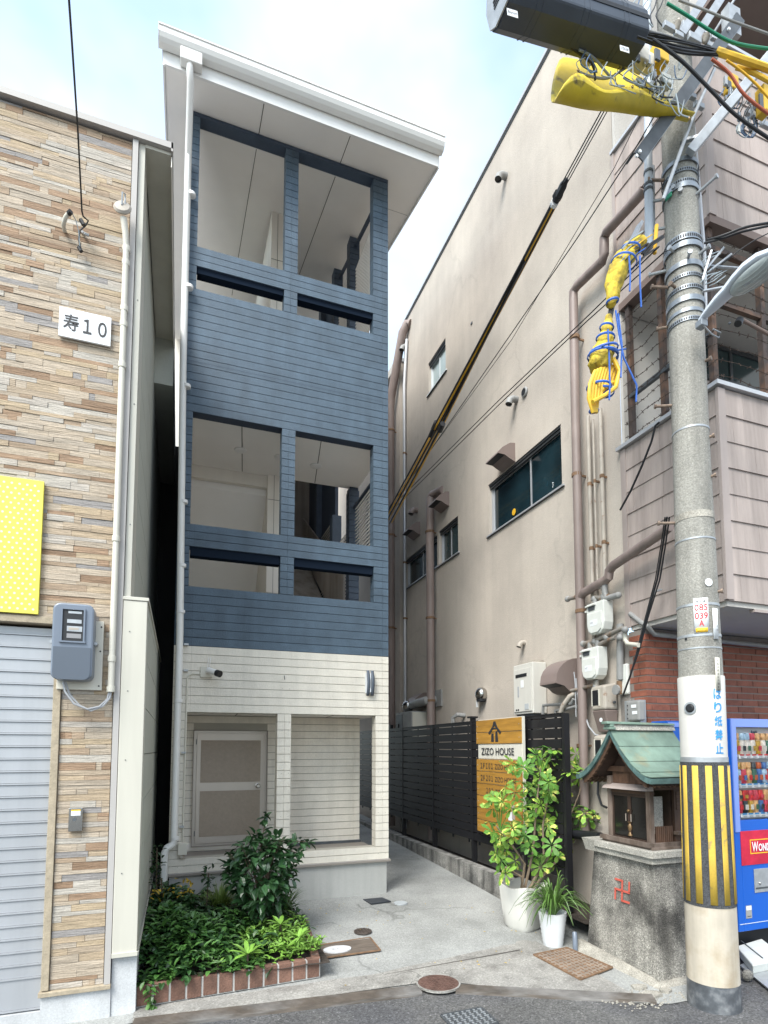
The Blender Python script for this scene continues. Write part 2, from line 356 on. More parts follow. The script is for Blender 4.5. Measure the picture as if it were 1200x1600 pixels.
A('blade', (.085, .165, .035), .45, island=True, var=.15, rand=.3)
A('blade_light', (.16, .24, .05), .5, island=True, var=.15, rand=.3)
A('bark', (.12, .085, .06), .85, var=.25, vs=30)
A('bark_pale', (.25, .19, .13), .85, var=.25, vs=30)
A('silver_vase', (.5, .42, .36), .3, metal=.7)
# ================================================================ ground
def sheet(name, m, pts, z=None, kind='structure', parent=None):
    ps = [V((p[0], p[1], (p[2] if len(p) > 2 else z))) for p in pts]
    o = MB().add(ps, [tuple(range(len(ps)))]).build(name, m, parent)
    if kind and not parent: o['kind'] = kind
    return o
sheet('road', M['asphalt'], [(-400, -400), (400, -400), (400, 400), (-400, 400)], 0)
def gp(px, py, z=0): p = F(px, py, 2, z); return (p.x, p.y)
# concrete forecourt that climbs gently into the alley
yl = lambda x: 4.30-.035*(x+.2) if x < 1.95 else max(3.3, 4.2-.72*(x-1.95))
rows = []
for i in range(25):
    x = -.9+i*.2; y0 = yl(x); r_ = []
    for j in range(40):
        y = y0+(17-y0)*(j/39)**1.6; r_.append((x, y, gz(y)+.006+noise.noise(V((x*1.3, y*1.3, 0)))*.006))
    rows.append(r_)
g0 = MB().grid(rows).build('concrete_forecourt', M['concrete'], smooth=True); g0['kind'] = 'structure'
# paler older apron band at the road edge
rows = []
for i in range(60):
    x = -.24+i*.0575; a = yl(x); b_ = (4.52 if x < 1.5 else 4.52+.11*min(1, (x-1.5)/1.3)*2)+.02*noise.noise(V((x*3, 0, 0)))
    rows.append([(x, a+(b_-a)*t, gz(a+(b_-a)*t)+.016) for t in (0, .33, .66, 1)])
MB().grid(rows).build('apron', M['apron'])['kind'] = 'structure'
# the long drain strip, two runs meeting at the round cover
def strip(p, q, wd, n):
    p, q = V((*p, 0)), V((*q, 0)); d = (q-p); nn = V((-d.y, d.x, 0)).normalized()
    a = MB(); a.hexa([p+V((0, 0, 0)), q, q+nn*wd, p+nn*wd, p+V((0, 0, .022)), q+V((0, 0, .022)), q+nn*wd+V((0, 0, .022)), p+nn*wd+V((0, 0, .022))])
    for k in range(n):
        o_ = nn*(wd*(k+.5)/n); a.obox((p+q)/2+o_+V((0, 0, .023)), d/2, nn*wd/n*.28, V((0, 0, .006)))
    return a
ds = thing('drain_cover', 'long brown ribbed drain cover edging the concrete left of the round red manhole', 'drain cover', (0, 4.2, 0), 'ribbed drain covers along the road edge')
strip(gp(205, 1612), gp(660, 1556), .135, 7).build('ribbed_strip', M['strip'], ds)
ds2 = thing('drain_cover', 'ribbed drain cover running from the round red manhole towards the shrine', 'drain cover', (2.6, 3.8, 0), 'ribbed drain covers along the road edge')
strip(gp(712, 1553), gp(1026, 1570), .115, 6).build('ribbed_strip', M['strip'], ds2)
# seam lines of the concrete
MB().bar(F(560, 1541, 2, .012)+V((0, .12, 0)), F(812, 1484, 2, .024), .008, .004).build('concrete_seam', M['joint_dark'])['kind'] = 'structure'
def lid(name, label, cat, c, a, b, m, rim, studs=0, mstud=None):
    """oval or rectangular plate given by two half axes"""
    c = V(c); t = thing(name, label, cat, c); a, b = V(a), V(b); return t, c, a, b
def round_lid(name, label, c, rx, m, rim, n=28, studs=5, ring=True, ry=None):
    ry = ry or rx; c = V(c); t = thing(name, label, 'manhole cover', c)
    ps = [c+V((rx*math.cos(2*math.pi*k/n), ry*math.sin(2*math.pi*k/n), 0)) for k in range(n)]
    MB().prism(ps, (0, 0, .012)).build('lid', m, t)
    if ring:
        b = MB()
        for k in range(n):
            p, q = ps[k]-c, ps[(k+1) % n]-c
            b.hexa([c+p, c+p*1.08, c+q*1.08, c+q, c+p+V((0, 0, .014)), c+p*1.08+V((0, 0, .014)), c+q*1.08+V((0, 0, .014)), c+q+V((0, 0, .014))])
        b.build('rim', rim, t)
    if studs:
        b = MB(); s_ = rx*1.8/studs
        for i in range(studs):
            for j in range(studs):
                x = -rx*.9+s_*(i+.5); y = (-rx*.9+s_*(j+.5))*ry/rx
                if (x/rx)**2+(y/ry)**2 < .78: b.box(c.x+x-s_*.32, c.x+x+s_*.32, c.y+y-s_*.3, c.y+y+s_*.3, c.z+.0122, c.z+.0165)
        b.build('tread_studs', rim if not ring else m, t)['kind'] = 'stuff'
    return t
def rect_lid(name, label, quad_px, z, m, ms=None, nu=0, nv=0, frame=None, cat='manhole cover'):
    q = [F(px, py, 2, z) for px, py in quad_px]; c = sum(q, V())/4; t = thing(name, label, cat, c)
    up = V((0, 0, .008)); MB().prism(q, up).build('plate', m, t)
    if frame:
        b = MB()
        for i in range(4): b.bar(q[i]+up, q[(i+1) % 4]+up, .014, .01)
        b.build('frame', frame, t)
    if nu:
        b = MB(); k = 0
        for i in range(nu):
            for j in range(nv):
                u, v_ = (i+.5)/nu, (j+.5)/nv; p = q[0]*(1-u)*(1-v_)+q[1]*u*(1-v_)+q[2]*u*v_+q[3]*(1-u)*v_
                e1 = (q[1]-q[0])/nu; e2 = (q[3]-q[0])/nv
                d = (e1 if (i+j) % 2 else e2)*.34; s_ = (e2 if (i+j) % 2 else e1)*.13
                b.obox(p+up+V((0, 0, .002)), d, s_, V((0, 0, .002)))
        b.build('tread_studs', ms or m, t)['kind'] = 'stuff'
    return t
c_ = F(685, 1538, 2, .02)
round_lid('manhole_cover', 'round reddish brown iron manhole cover where the two drain strips meet', (c_.x, c_.y, .02), .155, M['iron_red'], M['apron'], studs=9)
rect_lid('manhole_cover', 'square rusty tan chequered steel plate in front of the stone shrine base', [(834, 1493), (907, 1532), (957, 1513), (886, 1482)], .016, M['iron_tan'], M['rust'], 11, 9, M['rust'])
rect_lid('manhole_cover', 'grey chequered iron grate set in the asphalt at the bottom edge', [(689, 1588), (714, 1615), (778, 1600), (752, 1576)], .004, M['steel_dark'], M['galv'], 9, 7, M['steel_dark'])
t = rect_lid('manhole_cover', 'brown wooden plate with an oval white lid beside the brick planter', [(487, 1480), (500, 1499), (594, 1486), (578, 1466)], .03, M['wood_plate'], frame=M['rust'])
c_ = F(527, 1484, 2, .04); MB().prism([V((c_.x+.125*math.cos(a*.2244), c_.y+.085*math.sin(a*.2244), .0385)) for a in range(28)], (0, 0, .01)).build('oval_lid', M['lid_white'], t)
text('おすい', M['ink_grey'], t, (c_.x-.045, c_.y-.018, .0495), (1, 0, 0), (0, 1, 0), .03)
c_ = F(567, 1455, 2, .06); round_lid('manhole_cover', 'small round dark iron cover beyond the wooden plate', (c_.x, c_.y, gz(c_.y)+.012), .085, M['iron_lid'], M['iron_lid'], studs=5, ring=False)
c_ = F(626, 1411, 2, .09); round_lid('manhole_cover', 'faint round pale blue lid beside the black rectangular drain cover', (c_.x, c_.y, gz(c_.y)+.004), .075, M['blue_lid'], M['blue_lid'], studs=0, ring=False)
c_ = F(862, 1470, 2, .0); round_lid('manhole_cover', 'faint round concrete coloured lid beside the small white pot', (3.03, 4.72, gz(4.7)+.005), .09, M['apron'], M['apron'], studs=0, ring=False)
rect_lid('drain_cover', 'small black rectangular drain cover at the townhouse foundation corner', [(567, 1406), (580, 1413), (611, 1409), (597, 1403)], .10, M['black_lid'], cat='drain cover')

# kerb wall along the alley: cast blocks butted end to end
kb = thing('kerb_wall', 'weathered low concrete kerb wall running under the black slat fence', 'kerb', (3.5, 8, 0))
ys = [5.05, 5.75, 6.7, 7.65, 8.6, 9.55, 10.5, 11.5, 13]
for a, b_ in zip(ys, ys[1:]): piece('kerb_block', M['kerb'], kb, 3.5, 3.62, a+.004, b_-.004, .12, .333)
for a, b_ in zip(ys, ys[1:]): piece('kerb_block', M['kerb'], kb, 3.492, 3.62, a+.004, b_-.004, -.1, .115)
sheet('soil_strip', M['soil'], [(3.61, 4.6, .16), (4.1, 4.6, .16), (4.1, 13, .2), (3.61, 13, .2)])
for i, (y, s_) in enumerate(((6.1, .10), (6.75, .08), (7.5, .11), (8.3, .09), (9.3, .1))):
    q = thing('concrete_block', ['pale broken concrete lump under the fence behind the plant pots', 'small concrete lump under the fence below the wooden sign', 'grey concrete lump in the gap under the fence middle', 'dark concrete lump under the fence between the posts', 'farthest concrete lump under the black fence'][i], 'concrete block', (3.72, y, .17))
    MB().hexa([(3.66, y-s_, .15), (3.8, y-s_*.9, .15), (3.82, y+s_, .15), (3.65, y+s_*.8, .15), (3.68, y-s_*.8, .15+s_), (3.78, y-s_*.7, .14+s_), (3.8, y+s_*.8, .15+s_*.9), (3.68, y+s_*.6, .13+s_)]).build('block', M['granite_pale'], q)

# ================================================================ left shop building with mosaic tiles
YT = 4.46
sh = thing('shop_building', 'left building clad in thin brown and grey mosaic stone tiles with a roller shutter', 'building', (-1.5, YT, 0))
B('wall', M['tile_core'], sh, -3.2, -.79, YT+.016, YT+.3, 2.66, 6.34)
B('wall', M['tile_core'], sh, -.79, -.432, YT+.016, YT+.3, .225, 6.34)
B('side_wall', M['side_siding'], sh, -3.2, -.36, YT+.3, 13, 0, 6.3)
B('foundation', M['foundation_light'], sh, -.80, -.388, YT-.01, YT+.3, -.02, .195)
B('foundation', M['foundation_light'], sh, -.386, -.232, YT+.0, YT+3, -.02, .41)
B('shutter_base', M['foundation_light'], sh, -3.2, -.802, YT+.03, YT+.3, -.02, .09)
# tiles, laid in uneven courses
rects = []
z = .228
while z < 6.33:
    h = rnd.choice((.026, .034, .038, .045, .052)); h = min(h, 6.335-z)
    xs = (-.785 if z < 2.66 and z+h < 2.69 else -3.0) if z < 2.66 else -1.75
    if z < 2.66: xs = -.752
    x = -.436
    while x > xs+.01:
        l = rnd.uniform(.10, .38) if rnd.random() < .8 else rnd.uniform(.03, .08); x2 = max(xs, x-l)
        if x2-xs < .03: x2 = xs
        rects.append((x2+.0007, x-.0007, z+.0010, z+h-.0010, rnd.uniform(.0, .006))); x = x2
    z += h
vis = [r for r in rects if r[1] > -1.29 and r[1]-r[0] > .02]
vis.sort(key=lambda r: -(min(r[1], 9)-max(r[0], -1.3))*(r[3]-r[2]))
big = set(vis[:298]); st = MB()
for r in rects:
    y0 = YT-r[4]
    if r in big: piece('tile', M['wall_tile'], sh, r[0], r[1], y0, YT+.018, r[2], r[3])
    else: st.box(r[0], r[1], y0, YT+.018, r[2], r[3])
st.build('small_tiles', M['wall_tile_fine'], sh)['kind'] = 'stuff'
# stone trim, edges, flashing
B('trim', M['trim_stone'], sh, -.80, -.755, YT-.02, YT+.2, .232, 2.64, .003)
B('trim', M['trim_stone'], sh, -3.2, -.755, YT-.02, YT+.2, 2.643, 2.69, .003)
B('sill_trim', M['trim_stone'], sh, -.812, -.388, YT-.034, YT+.1, .196, .226, .003)
B('corner_trim', M['trim_grey'], sh, -.430, -.392, YT-.026, YT+.1, .228, 6.35)
B('corner_board', M['cream_trim'], sh, -.389, -.345, YT-.004, YT+.3, 2.87, 6.35, .002)
for z in (3.4, 4.3, 5.1): B('screw', M['steel_dark'], sh, -.367, -.361, YT-.008, YT, z, z+.006)
MB().box(-3.2, -.150, YT-.045, YT+.02, 6.352, 6.40).box(-.163, -.150, YT-.045, YT+2.3, 6.33, 6.402).build('roof_flashing', M['trim_grey'], sh)
B('eave_soffit', M['cream_trim'], sh, -.345, -.165, YT-.01, YT+2.15, 6.325, 6.35)
B('eave_fascia', M['cream_flat'], sh, -.163, -.156, YT, YT+2.2, 6.24, 6.325)
B('roof', M['trim_grey'], sh, -3.2, -.155, YT+.02, 13, 6.40, 6.45)
MB().hexa([(-.36, YT+2.15, 5.8), (-.155, YT+2.15, 5.8), (-.155, 13, 5.6), (-.36, 13, 5.6), (-.36, YT+2.15, 6.33), (-.155, YT+2.15, 6.33), (-.155, 13, 6.33), (-.36, 13, 6.33)]).build('eave_return', M['side_siding'], sh)
# lower cream enclosure in front of the gap
B('corner_box', M['cream_trim'], sh, -.388, -.232, YT-.03, YT+.12, .415, 2.845, .004)
B('box_cap', M['cream_trim'], sh, -.392, -.222, YT-.036, YT+3.1, 2.847, 2.872, .003)
MB().box(-.388, -.228, YT-.042, YT-.002, .398, .425).box(-.232, -.222, YT-.03, YT+3, .40, .425).build('base_flashing', M['cream_trim'], sh)
for z in (.95, 1.72, 2.2, 2.62): B('screw', M['steel_dark'], sh, -.345, -.339, YT-.034, YT-.03, z, z+.006)
z = .43
while z < 2.8:
    piece('siding_panel', M['side_siding'], sh, -.30, -.232, YT+.125, YT+3, z+.002, min(z+.33, 2.845)-.002); z += .333
z = 2.88
while z < 6.2:
    piece('siding_panel', M['side_siding'], sh, -.37, -.35, YT+.31, YT+6, z+.003, min(z+.455, 6.3)-.003); z += .455
B('gap_shade_sheet', M['gap_shade'], sh, -.349, -.075, 9.0, 9.1, 0, 6.32); B('rear_wall', M['cream_flat'], sh, -.6, -.075, 13.1, 13.3, 0, 11)  # near-black sheet closes the gap and paints its shade
# roller shutter, slat by slat
srt = thing('roller_shutter', 'grey metal roller shutter of the tiled shop, closed', 'shutter', (-1.6, YT, .1))
B('backing', M['shutter_gap'], srt, -3.1, -.802, YT+.085, YT+.11, .09, 2.63)
z = .10; k = 0
while z < 2.62:
    h = .20 if k == 0 else .083; zt = min(z+h, 2.625)
    piece('slat', M['shutter'], srt, -3.1, -.802, YT+.055, YT+.08, z+.012, zt-.002)
    piece('slat_lip', M['shutter'], srt, -3.1, -.802, YT+.047, YT+.08, z, z+.010); z = zt+.001; k += 1
    if z > 2.60: break
# sign, poster, switch box
def board_text():
    a = F(93, 478, 1, YT-.03); b_ = F(174, 497, 1, YT-.03); c = F(93, 524, 1, YT-.03)
    t = thing('number_sign', 'white rectangular plate reading 寿10 high on the tiled wall', 'sign', (a.x, YT-.02, c.z))
    B('plate', M['sign_white'], t, a.x, b_.x, YT-.03, YT-.013, c.z, a.z, .002)
    w_ = b_.x-a.x; h = a.z-c.z
    text('寿', M['ink'], t, (a.x+w_*.08, YT-.031, c.z+h*.24), (1, 0, 0), (0, 0, 1), h*.56, w_*.30, bold=.012)
    text('１０', M['ink'], t, (a.x+w_*.46, YT-.031, c.z+h*.24), (1, 0, 0), (0, 0, 1), h*.52, w_*.46, bold=.022)
board_text()
ps = thing('poster_board', 'bright yellow polka dot signboard on the tiled wall above the shutter', 'sign', (-1.4, YT, 2.9))
B('board', M['yellow_poster'], ps, -2.4, -.905, YT-.035, YT-.013, 2.70, 3.62, .002)
b = MB(); z = 2.73; r0 = 0
while z < 3.6:
    x = -.935-(.022 if r0 else 0)
    while x > -1.4:
        b.prism([V((x+.008*math.cos(k*math.pi/4), YT-.0352, z+.008*math.sin(k*math.pi/4))) for k in range(8)], (0, -.0006, 0)); x -= .045
    z += .034; r0 = 1-r0
b.build('polka_dots', M['yellow_light'], ps)['kind'] = 'stuff'
MB().box(-1.2, -1.155, YT-.0362, YT-.0355, 3.41, 3.425).box(-1.17, -1.158, YT-.0362, YT-.0355, 3.37, 3.44).build('printed_mark', M['navy_print'], ps)
# electricity meter in its blue grey box
mt = thing('meter_box', 'blue grey electricity meter box with a window, mounted beside the shutter', 'meter box', (-.66, YT, 2.3))
B('back_plate', M['plastic_cream'], mt, -.78, -.505, YT-.035, YT-.012, 2.20, 2.68, .004)
b = MB(); xc, wdt = -.675, .245
poly = []
for (cx, cz, a0) in ((xc+wdt/2-.045, 2.72, 0), (xc-wdt/2+.045, 2.72, 90), (xc-wdt/2+.045, 2.30, 180), (xc+wdt/2-.045, 2.30, 270)):
    for k in range(5): a = R(a0+k*22.5); poly.append(V((cx+.045*math.cos(a), YT-.16, cz+.045*math.sin(a))))
b.prism(poly, (0, .124, 0)); b.build('case', M['meter_blue'], mt, bevel=.012)
p2 = [V((xc+(p.x-xc)*.9, YT-.166, p.z)) for p in poly if p.z < 2.4]
zz = 2.47; p2 = [V((xc-wdt*.45, YT-.166, zz))]+sorted([p for p in p2 if p.x < xc], key=lambda p: -p.z)+sorted([p for p in p2 if p.x >= xc], key=lambda p: p.z)+[V((xc+wdt*.45, YT-.166, zz))]
MB().prism(p2, (0, .01, 0)).build('lower_cover', M['meter_blue_dark'], mt)
b = MB()
for x0, x1, z0, z1 in ((xc-.072, xc-.062, 2.51, 2.72), (xc+.062, xc+.072, 2.51, 2.72), (xc-.072, xc+.072, 2.72, 2.73), (xc-.078, xc+.078, 2.50, 2.51)): b.box(x0, x1, YT-.172, YT-.155, z0, z1)
b.build('window_frame', M['meter_blue'], mt)
B('meter_face', M['black'], mt, xc-.062, xc+.062, YT-.163, YT-.1605, 2.51, 2.72)
MB().box(xc-.035, xc+.05, YT-.166, YT-.1635, 2.63, 2.655).box(xc-.035, xc+.055, YT-.165, YT-.1635, 2.575, 2.61).box(xc-.03, xc+.05, YT-.165, YT-.1635, 2.695, 2.71).build('dial_plates', M['galv'], mt)
MB().box(xc-.035, xc+.05, YT-.165, YT-.1635, 2.53, 2.56).build('dial_lower', M['ink_grey'], mt)
B('lcd', M['pipe_tan'], mt, xc-.025, xc+.035, YT-.167, YT-.1655, 2.585, 2.60)
for x in (xc-wdt/2-.008, xc+wdt/2+.008): MB().lathe((x, YT-.08, 2.51), [(.012, -.03), (.014, 0), (.012, .03)], 10, (0, 1, 0)).build('bolt', M['galv'], mt, smooth=True)
for x, z in ((-.52, 2.64), (-.522, 2.47), (-.524, 2.23)): MB().lathe((x, YT-.0365, z), [(.006, 0), (.006, .002)], 8, (0, 1, 0)).build('hole', M['black'], mt)
T('cable', M['cable_grey'], mt, [(-.73, YT-.1, 2.25), (-.715, YT-.11, 2.18), (-.66, YT-.11, 2.1), (-.58, YT-.1, 2.065), (-.51, YT-.08, 2.085), (-.466, YT-.05, 2.14), (-.452, YT-.05, 2.22)], .007, 6)
T('cable', M['cable_grey'], mt, [(-.72, YT-.09, 2.25), (-.69, YT-.09, 2.16), (-.63, YT-.09, 2.09), (-.56, YT-.09, 2.055), (-.49, YT-.07, 2.09), (-.45, YT-.05, 2.15), (-.442, YT-.05, 2.22)], .007, 6)
# conduit up the wall with a service head
cd = thing('conduit_pipe', 'cream conduit pipe with a round grey weatherhead on the tiled wall', 'pipe', (-.45, YT, 2.2))
T('pipe', M['plastic_cream'], cd, [(-.447, YT-.05, 2.2), (-.447, YT-.05, 3.2), (-.448, YT-.05, 4.5), (-.448, YT-.055, 5.45)], .021, 12)
for z in (2.21, 2.42, 3.27, 4.55, 4.86, 4.98, 5.33, 5.44): MB().lathe((-.447, YT-.05, z), [(.026, -.02), (.027, 0), (.026, .02)], 12).build('collar', M['plastic_cream'], cd, smooth=True)
T('head_neck', M['plastic_cream'], cd, [(-.448, YT-.055, 5.45), (-.455, YT-.07, 5.55), (-.468, YT-.09, 5.64)], [.02, .022, .024], 12)
MB().lathe((-.475, YT-.11, 5.70), [(.02, -.012), (.058, -.01), (.062, .0), (.05, .014), (.01, .02)], 18, (-.1, -1, .25)).build('weatherhead', M['pipe_tan'], cd, smooth=True)
T('hook', M['galv'], cd, [(-.478, YT-.13, 5.70), (-.475, YT-.15, 5.78), (-.46, YT-.12, 5.80), (-.458, YT-.12, 5.72)], .006, 6)
wc = thing('service_bracket', 'short curved cream pipe stub with dark cables on the tiled wall', 'bracket', (-.8, YT, 5.4))
T('stub', M['plastic_cream'], wc, [F(101, 361, 1, YT-.01), F(99, 352, 1, YT-.06), F(102, 340, 1, YT-.10), F(108, 332, 1, YT-.12)], .014, 10)
T('stub_cap', M['black'], wc, [F(107, 334, 1, YT-.12), F(111, 330, 1, YT-.14)], .017, 8)
T('wall_clip', M['galv'], wc, [F(128, 362, 1, YT-.01), F(134, 366, 1, YT-.05), F(139, 368, 1, YT-.05)], .01, 6)
ow = thing('overhead_cable', 'thin black service cable dropping from the sky to the tiled wall', 'cable', F(128, 340, 1, YT-.1))
T('wire', M['black_cable'], ow, [F(105, -40, 1, YT-1.6), F(112, 60, 1, YT-1.2), F(122, 210, 1, YT-.5), F(128, 330, 1, YT-.12), F(130, 338, 1, YT-.1), F(138, 345, 1, YT-.08), F(134, 352, 1, YT-.06), F(125, 360, 1, YT-.05), F(123, 375, 1, YT-.05), F(126, 387, 1, YT-.05)], .006, 6)
T('wire_end', M['black'], ow, [F(123, 386, 1, YT-.05), F(127, 393, 1, YT-.05)], .014, 8)
T('tail', M['pale_cable'], ow, [F(112, 332, 1, YT-.12), F(119, 345, 1, YT-.1), F(123, 362, 1, YT-.08), F(125, 385, 1, YT-.06)], .003, 5)
T('clamp', M['black'], ow, [F(126, 343, 1, YT-.1), F(131, 352, 1, YT-.1)], .014, 6)
ks = thing('shutter_switch', 'small steel key switch box on the tiles right of the shutter', 'switch box', (-.63, YT, 1.3))
B('plate', M['chrome'], ks, -.676, -.592, YT-.035, YT-.01, 1.25, 1.405, .003)
B('label', M['sign_white'], ks, -.662, -.606, YT-.0365, YT-.035, 1.355, 1.385)
B('label_band', M['yellow_ink'], ks, -.662, -.606, YT-.0367, YT-.035, 1.386, 1.394)
MB().lathe((-.64, YT-.036, 1.33), [(.012, 0), (.012, .004)], 12, (0, -1, 0)).build('key_lock', M['steel_dark'], ks)
# ================================================================ narrow blue and cream townhouse
YF = 6.549; XL, XR = -.07, 2.352
ho = thing('townhouse', 'narrow three storey townhouse with navy upper boards above a cream ground floor', 'house', (1.1, YF, .1))
P_ = .0885
def seg(z):
    if z < .655: return [(XL, .105), (.105, XR)]
    if z < 2.185: return [(XL, .06), (1.033, 1.112), (1.114, 1.186), (2.19, 2.272), (2.274, XR)]
    if z < 3.55: return [(XL, .105), (.107, 2.272), (2.274, XR)]
    if z < 3.99: return [(XL, .06), (1.042, 1.12), (1.122, 1.197), (2.165, 2.272), (2.274, XR)]
    if z < 4.24: return [(XL, .105), (.107, 1.12), (1.122, 2.272), (2.274, XR)]
    if z < 5.51: return [(XL, .06), (1.042, 1.12), (1.122, 1.197), (2.16, 2.272), (2.274, XR)]
    if z < 6.95: return [(XL, 2.272), (2.274, XR)]
    if z < 7.225: return [(XL, .06), (1.045, 1.12), (1.122, 1.2), (2.155, 2.272), (2.274, XR)]
    if z < 7.46: return [(XL, 1.12), (1.122, 2.272), (2.274, XR)]
    return [(XL, .06), (1.045, 1.12), (1.122, 1.2), (2.155, 2.272), (2.274, XR)]
brk = [.508, .655, 2.188, 2.902, 3.555, 3.995, 4.246, 5.518, 6.958, 7.230, 7.466, 9.045]
for a, b_ in zip(brk, brk[1:]):
    n = max(1, round((b_-a)/P_)); h = (b_-a)/n
    for i in range(n):
        z = a+i*h; m = M['cream_board'] if z < 2.9 else M['blue_board']
        for x0, x1 in seg(z+.01):
            pier = x1-x0 < .17
            piece('siding_board', m, ho, x0, x1, YF-.004, YF+(.135 if pier and x1 < XR else .03), z+.0032, z+h-.0032)
# cores behind the boards
for a, b_ in zip(brk, brk[1:]):
    mk = M['cream_core'] if a < 2.9 else M['navy_deep']
    mb = MB(); sg = seg(a+.01); x0 = sg[0][0]; prev = sg[0][1]; runs = []
    for s0, s1 in sg[1:]:
        if s0-prev > .05: runs.append((x0, prev)); x0 = s0
        prev = s1
    runs.append((x0, prev))
    for s0, s1 in runs: B('wall_core', mk, ho, s0+.006, s1-.006, YF+.008, YF+.128, a, b_)
for z0_ in (5.52, 6.1): B('panel_joint', M['navy_deep'], ho, XL+.01, 2.27, YF-.0052, YF-.0045, z0_-.002, z0_+.001)
for x in (.02, 1.08, 1.16, 2.22, 2.31):
    for k in range(18): B('nail_head', M['steel_dark'], ho, x, x+.005, YF-.0056, YF-.004, .57+k*.475, .575+k*.475)
# slot heads in near-black that paints their shaded undersides, and the top beam
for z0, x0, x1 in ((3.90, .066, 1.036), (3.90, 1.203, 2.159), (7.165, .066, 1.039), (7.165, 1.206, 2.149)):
    B('lintel', M['slot_shade'], ho, x0, x1, YF+.02, YF+.125, z0, z0+.085+(.01 if z0 < 4 else -.02))
MB().hexa([(XL, YF-.006, 9.047), (XR, YF-.006, 9.047), (XR, YF+.13, 9.047), (XL, YF+.13, 9.047), (XL, YF-.006, 9.092), (XR, YF-.006, 9.092), (XR, YF+.13, 9.12), (XL, YF+.13, 9.12)]).build('top_beam', M['navy'], ho)
B('beam_trim', M['white_paint'], ho, .066, 2.15, YF+.132, YF+.142, 9.05, 9.072)
# left flank and right flank, foundation, ledge
B('left_wall', M['navy'], ho, XL, -.02, YF+.14, 15, 2.91, 9.0)
B('left_wall', M['cream_flat'], ho, XL, -.02, YF+.14, 15, .5, 2.90)
B('foundation', M['foundation'], ho, XL+.012, 2.332, YF+.012, 7.28, -.05, .478)
B('foundation', M['foundation'], ho, XL+.012, 2.25, 7.29, 15, -.05, .478)
B('ledge', M['ledge_brown'], ho, XL-.01, 2.372, YF-.03, YF+.05, .479, .506, .004)
B('ledge_top', M['trim_grey'], ho, XL-.01, 2.366, YF-.022, YF+.05, .499, .5085)
# porch of the ground floor
B('porch_floor', M['ledge_brown'], ho, .0, 2.26, YF+.14, 7.30, .479, .60)
B('porch_ceiling', M['white_soffit'], ho, .0, 2.34, YF+.131, 7.9, 2.20, 2.24)
for x in (.62, 1.75): MB().bar((x, YF+.15, 2.198), (x+.02, 7.29, 2.198), .006, .003).build('ceiling_joint', M['joint_dark'], ho)
z = .60
while z < 2.19:
    h = min(.0885, 2.198-z)
    for x0, x1 in (((.0, .165), (1.03, 2.145), (2.147, 2.222)) if z < 2.03 and z > .60 else ((.0, 2.145), (2.147, 2.222))):
        piece('siding_board', M['cream_board'], ho, x0, x1, 7.30, 7.325, z+.004, z+h-.004)
    z += .0885
B('porch_wall', M['cream_core'], ho, -.02, 2.215, 7.312, 7.40, .48, 2.2)
B('porch_left', M['cream_flat'], ho, -.02, .0, YF+.14, 7.31, .48, 2.2)
B('porch_skirt', M['cream_flat'], ho, .0, 1.02, 7.285, 7.30, .625, .70)
B('porch_skirt', M['steel_dark'], ho, 1.02, 2.24, 7.27, 7.30, .585, .63)
B('downlight', M['white_paint'], ho, 1.95, 2.05, 6.95, 7.05, 2.188, 2.199)
dr = B('door', M['door_frame'], ho, .17, 1.025, 7.272, 7.30, .665, 2.012)
dr['label'] = 'low brown aluminium storage door with two flat panels in the porch'
MB().box(.165, .172, 7.25, 7.3, .66, 2.02).box(1.022, 1.03, 7.25, 7.3, .66, 2.02).box(.165, 1.03, 7.25, 7.3, 2.013, 2.022).box(.165, 1.03, 7.25, 7.3, .655, .664).build('frame', M['ledge_brown'], dr)
B('leaf_frame', M['door_frame'], dr, .205, .99, 7.258, 7.273, .69, 1.985, .003)
B('panel', M['door_panel'], dr, .25, .945, 7.252, 7.257, 1.40, 1.90)
B('panel', M['door_panel'], dr, .25, .945, 7.252, 7.257, .77, 1.30)
MB().lathe((.915, 7.252, 1.35), [(.028, 0), (.028, .006), (.012, .01), (.012, .03), (.026, .035), (.028, .05), (.018, .062)], 16, (0, -1, 0)).build('knob', M['chrome'], dr, smooth=True)
for z in (.78, 1.85): B('hinge', M['steel_dark'], dr, .195, .203, 7.25, 7.262, z, z+.06)
# house body further in
B('rear_body', M['cream_flat'], ho, -.02, 2.20, 8.6, 15, .48, 2.95)
B('alley_panel', M['white_paint'], ho, 2.225, 2.30, 7.9, 8.9, .86, 2.2)
B('alley_base', M['foundation'], ho, 2.226, 2.29, 7.9, 9.2, .2, .858)
B('alley_post', M['ledge_brown'], ho, 2.245, 2.27, 7.86, 7.89, .2, 2.2)
# floors, ceilings, stair walls of the open landings
B('floor_slab', M['cream_flat'], ho, -.02, 2.34, YF+.131, 11, 2.93, 3.0)
B('floor_slab', M['white_soffit'], ho, -.02, 2.345, YF+.131, 7.88, 5.55, 5.62)
B('floor_slab', M['cream_flat'], ho, -.02, 1.06, 7.90, 15, 5.6, 5.7)
B('band_beam', M['cream_flat'], ho, -.02, 1.06, 7.885, 7.96, 5.385, 5.60)
MB().hexa([(-.02, 7.97, 5.30), (1.06, 7.97, 5.30), (1.06, 10.2, 3.1), (-.02, 10.2, 3.1), (-.02, 7.97, 5.42), (1.06, 7.97, 5.42), (1.06, 10.3, 3.2), (-.02, 10.3, 3.2)]).build('stair_underside', M['white_soffit'], ho)
B('stair_wall', M['cream_flat'], ho, 1.06, 1.235, 7.83, 11, 3.0, 5.548)
B('stair_wall', M['cream_flat'], ho, 1.06, 1.235, 7.83, 11, 5.70, 9.42)
B('stair_seam', M['joint_dark'], ho, 1.145, 1.149, 7.826, 7.83, 3.0, 9.40)
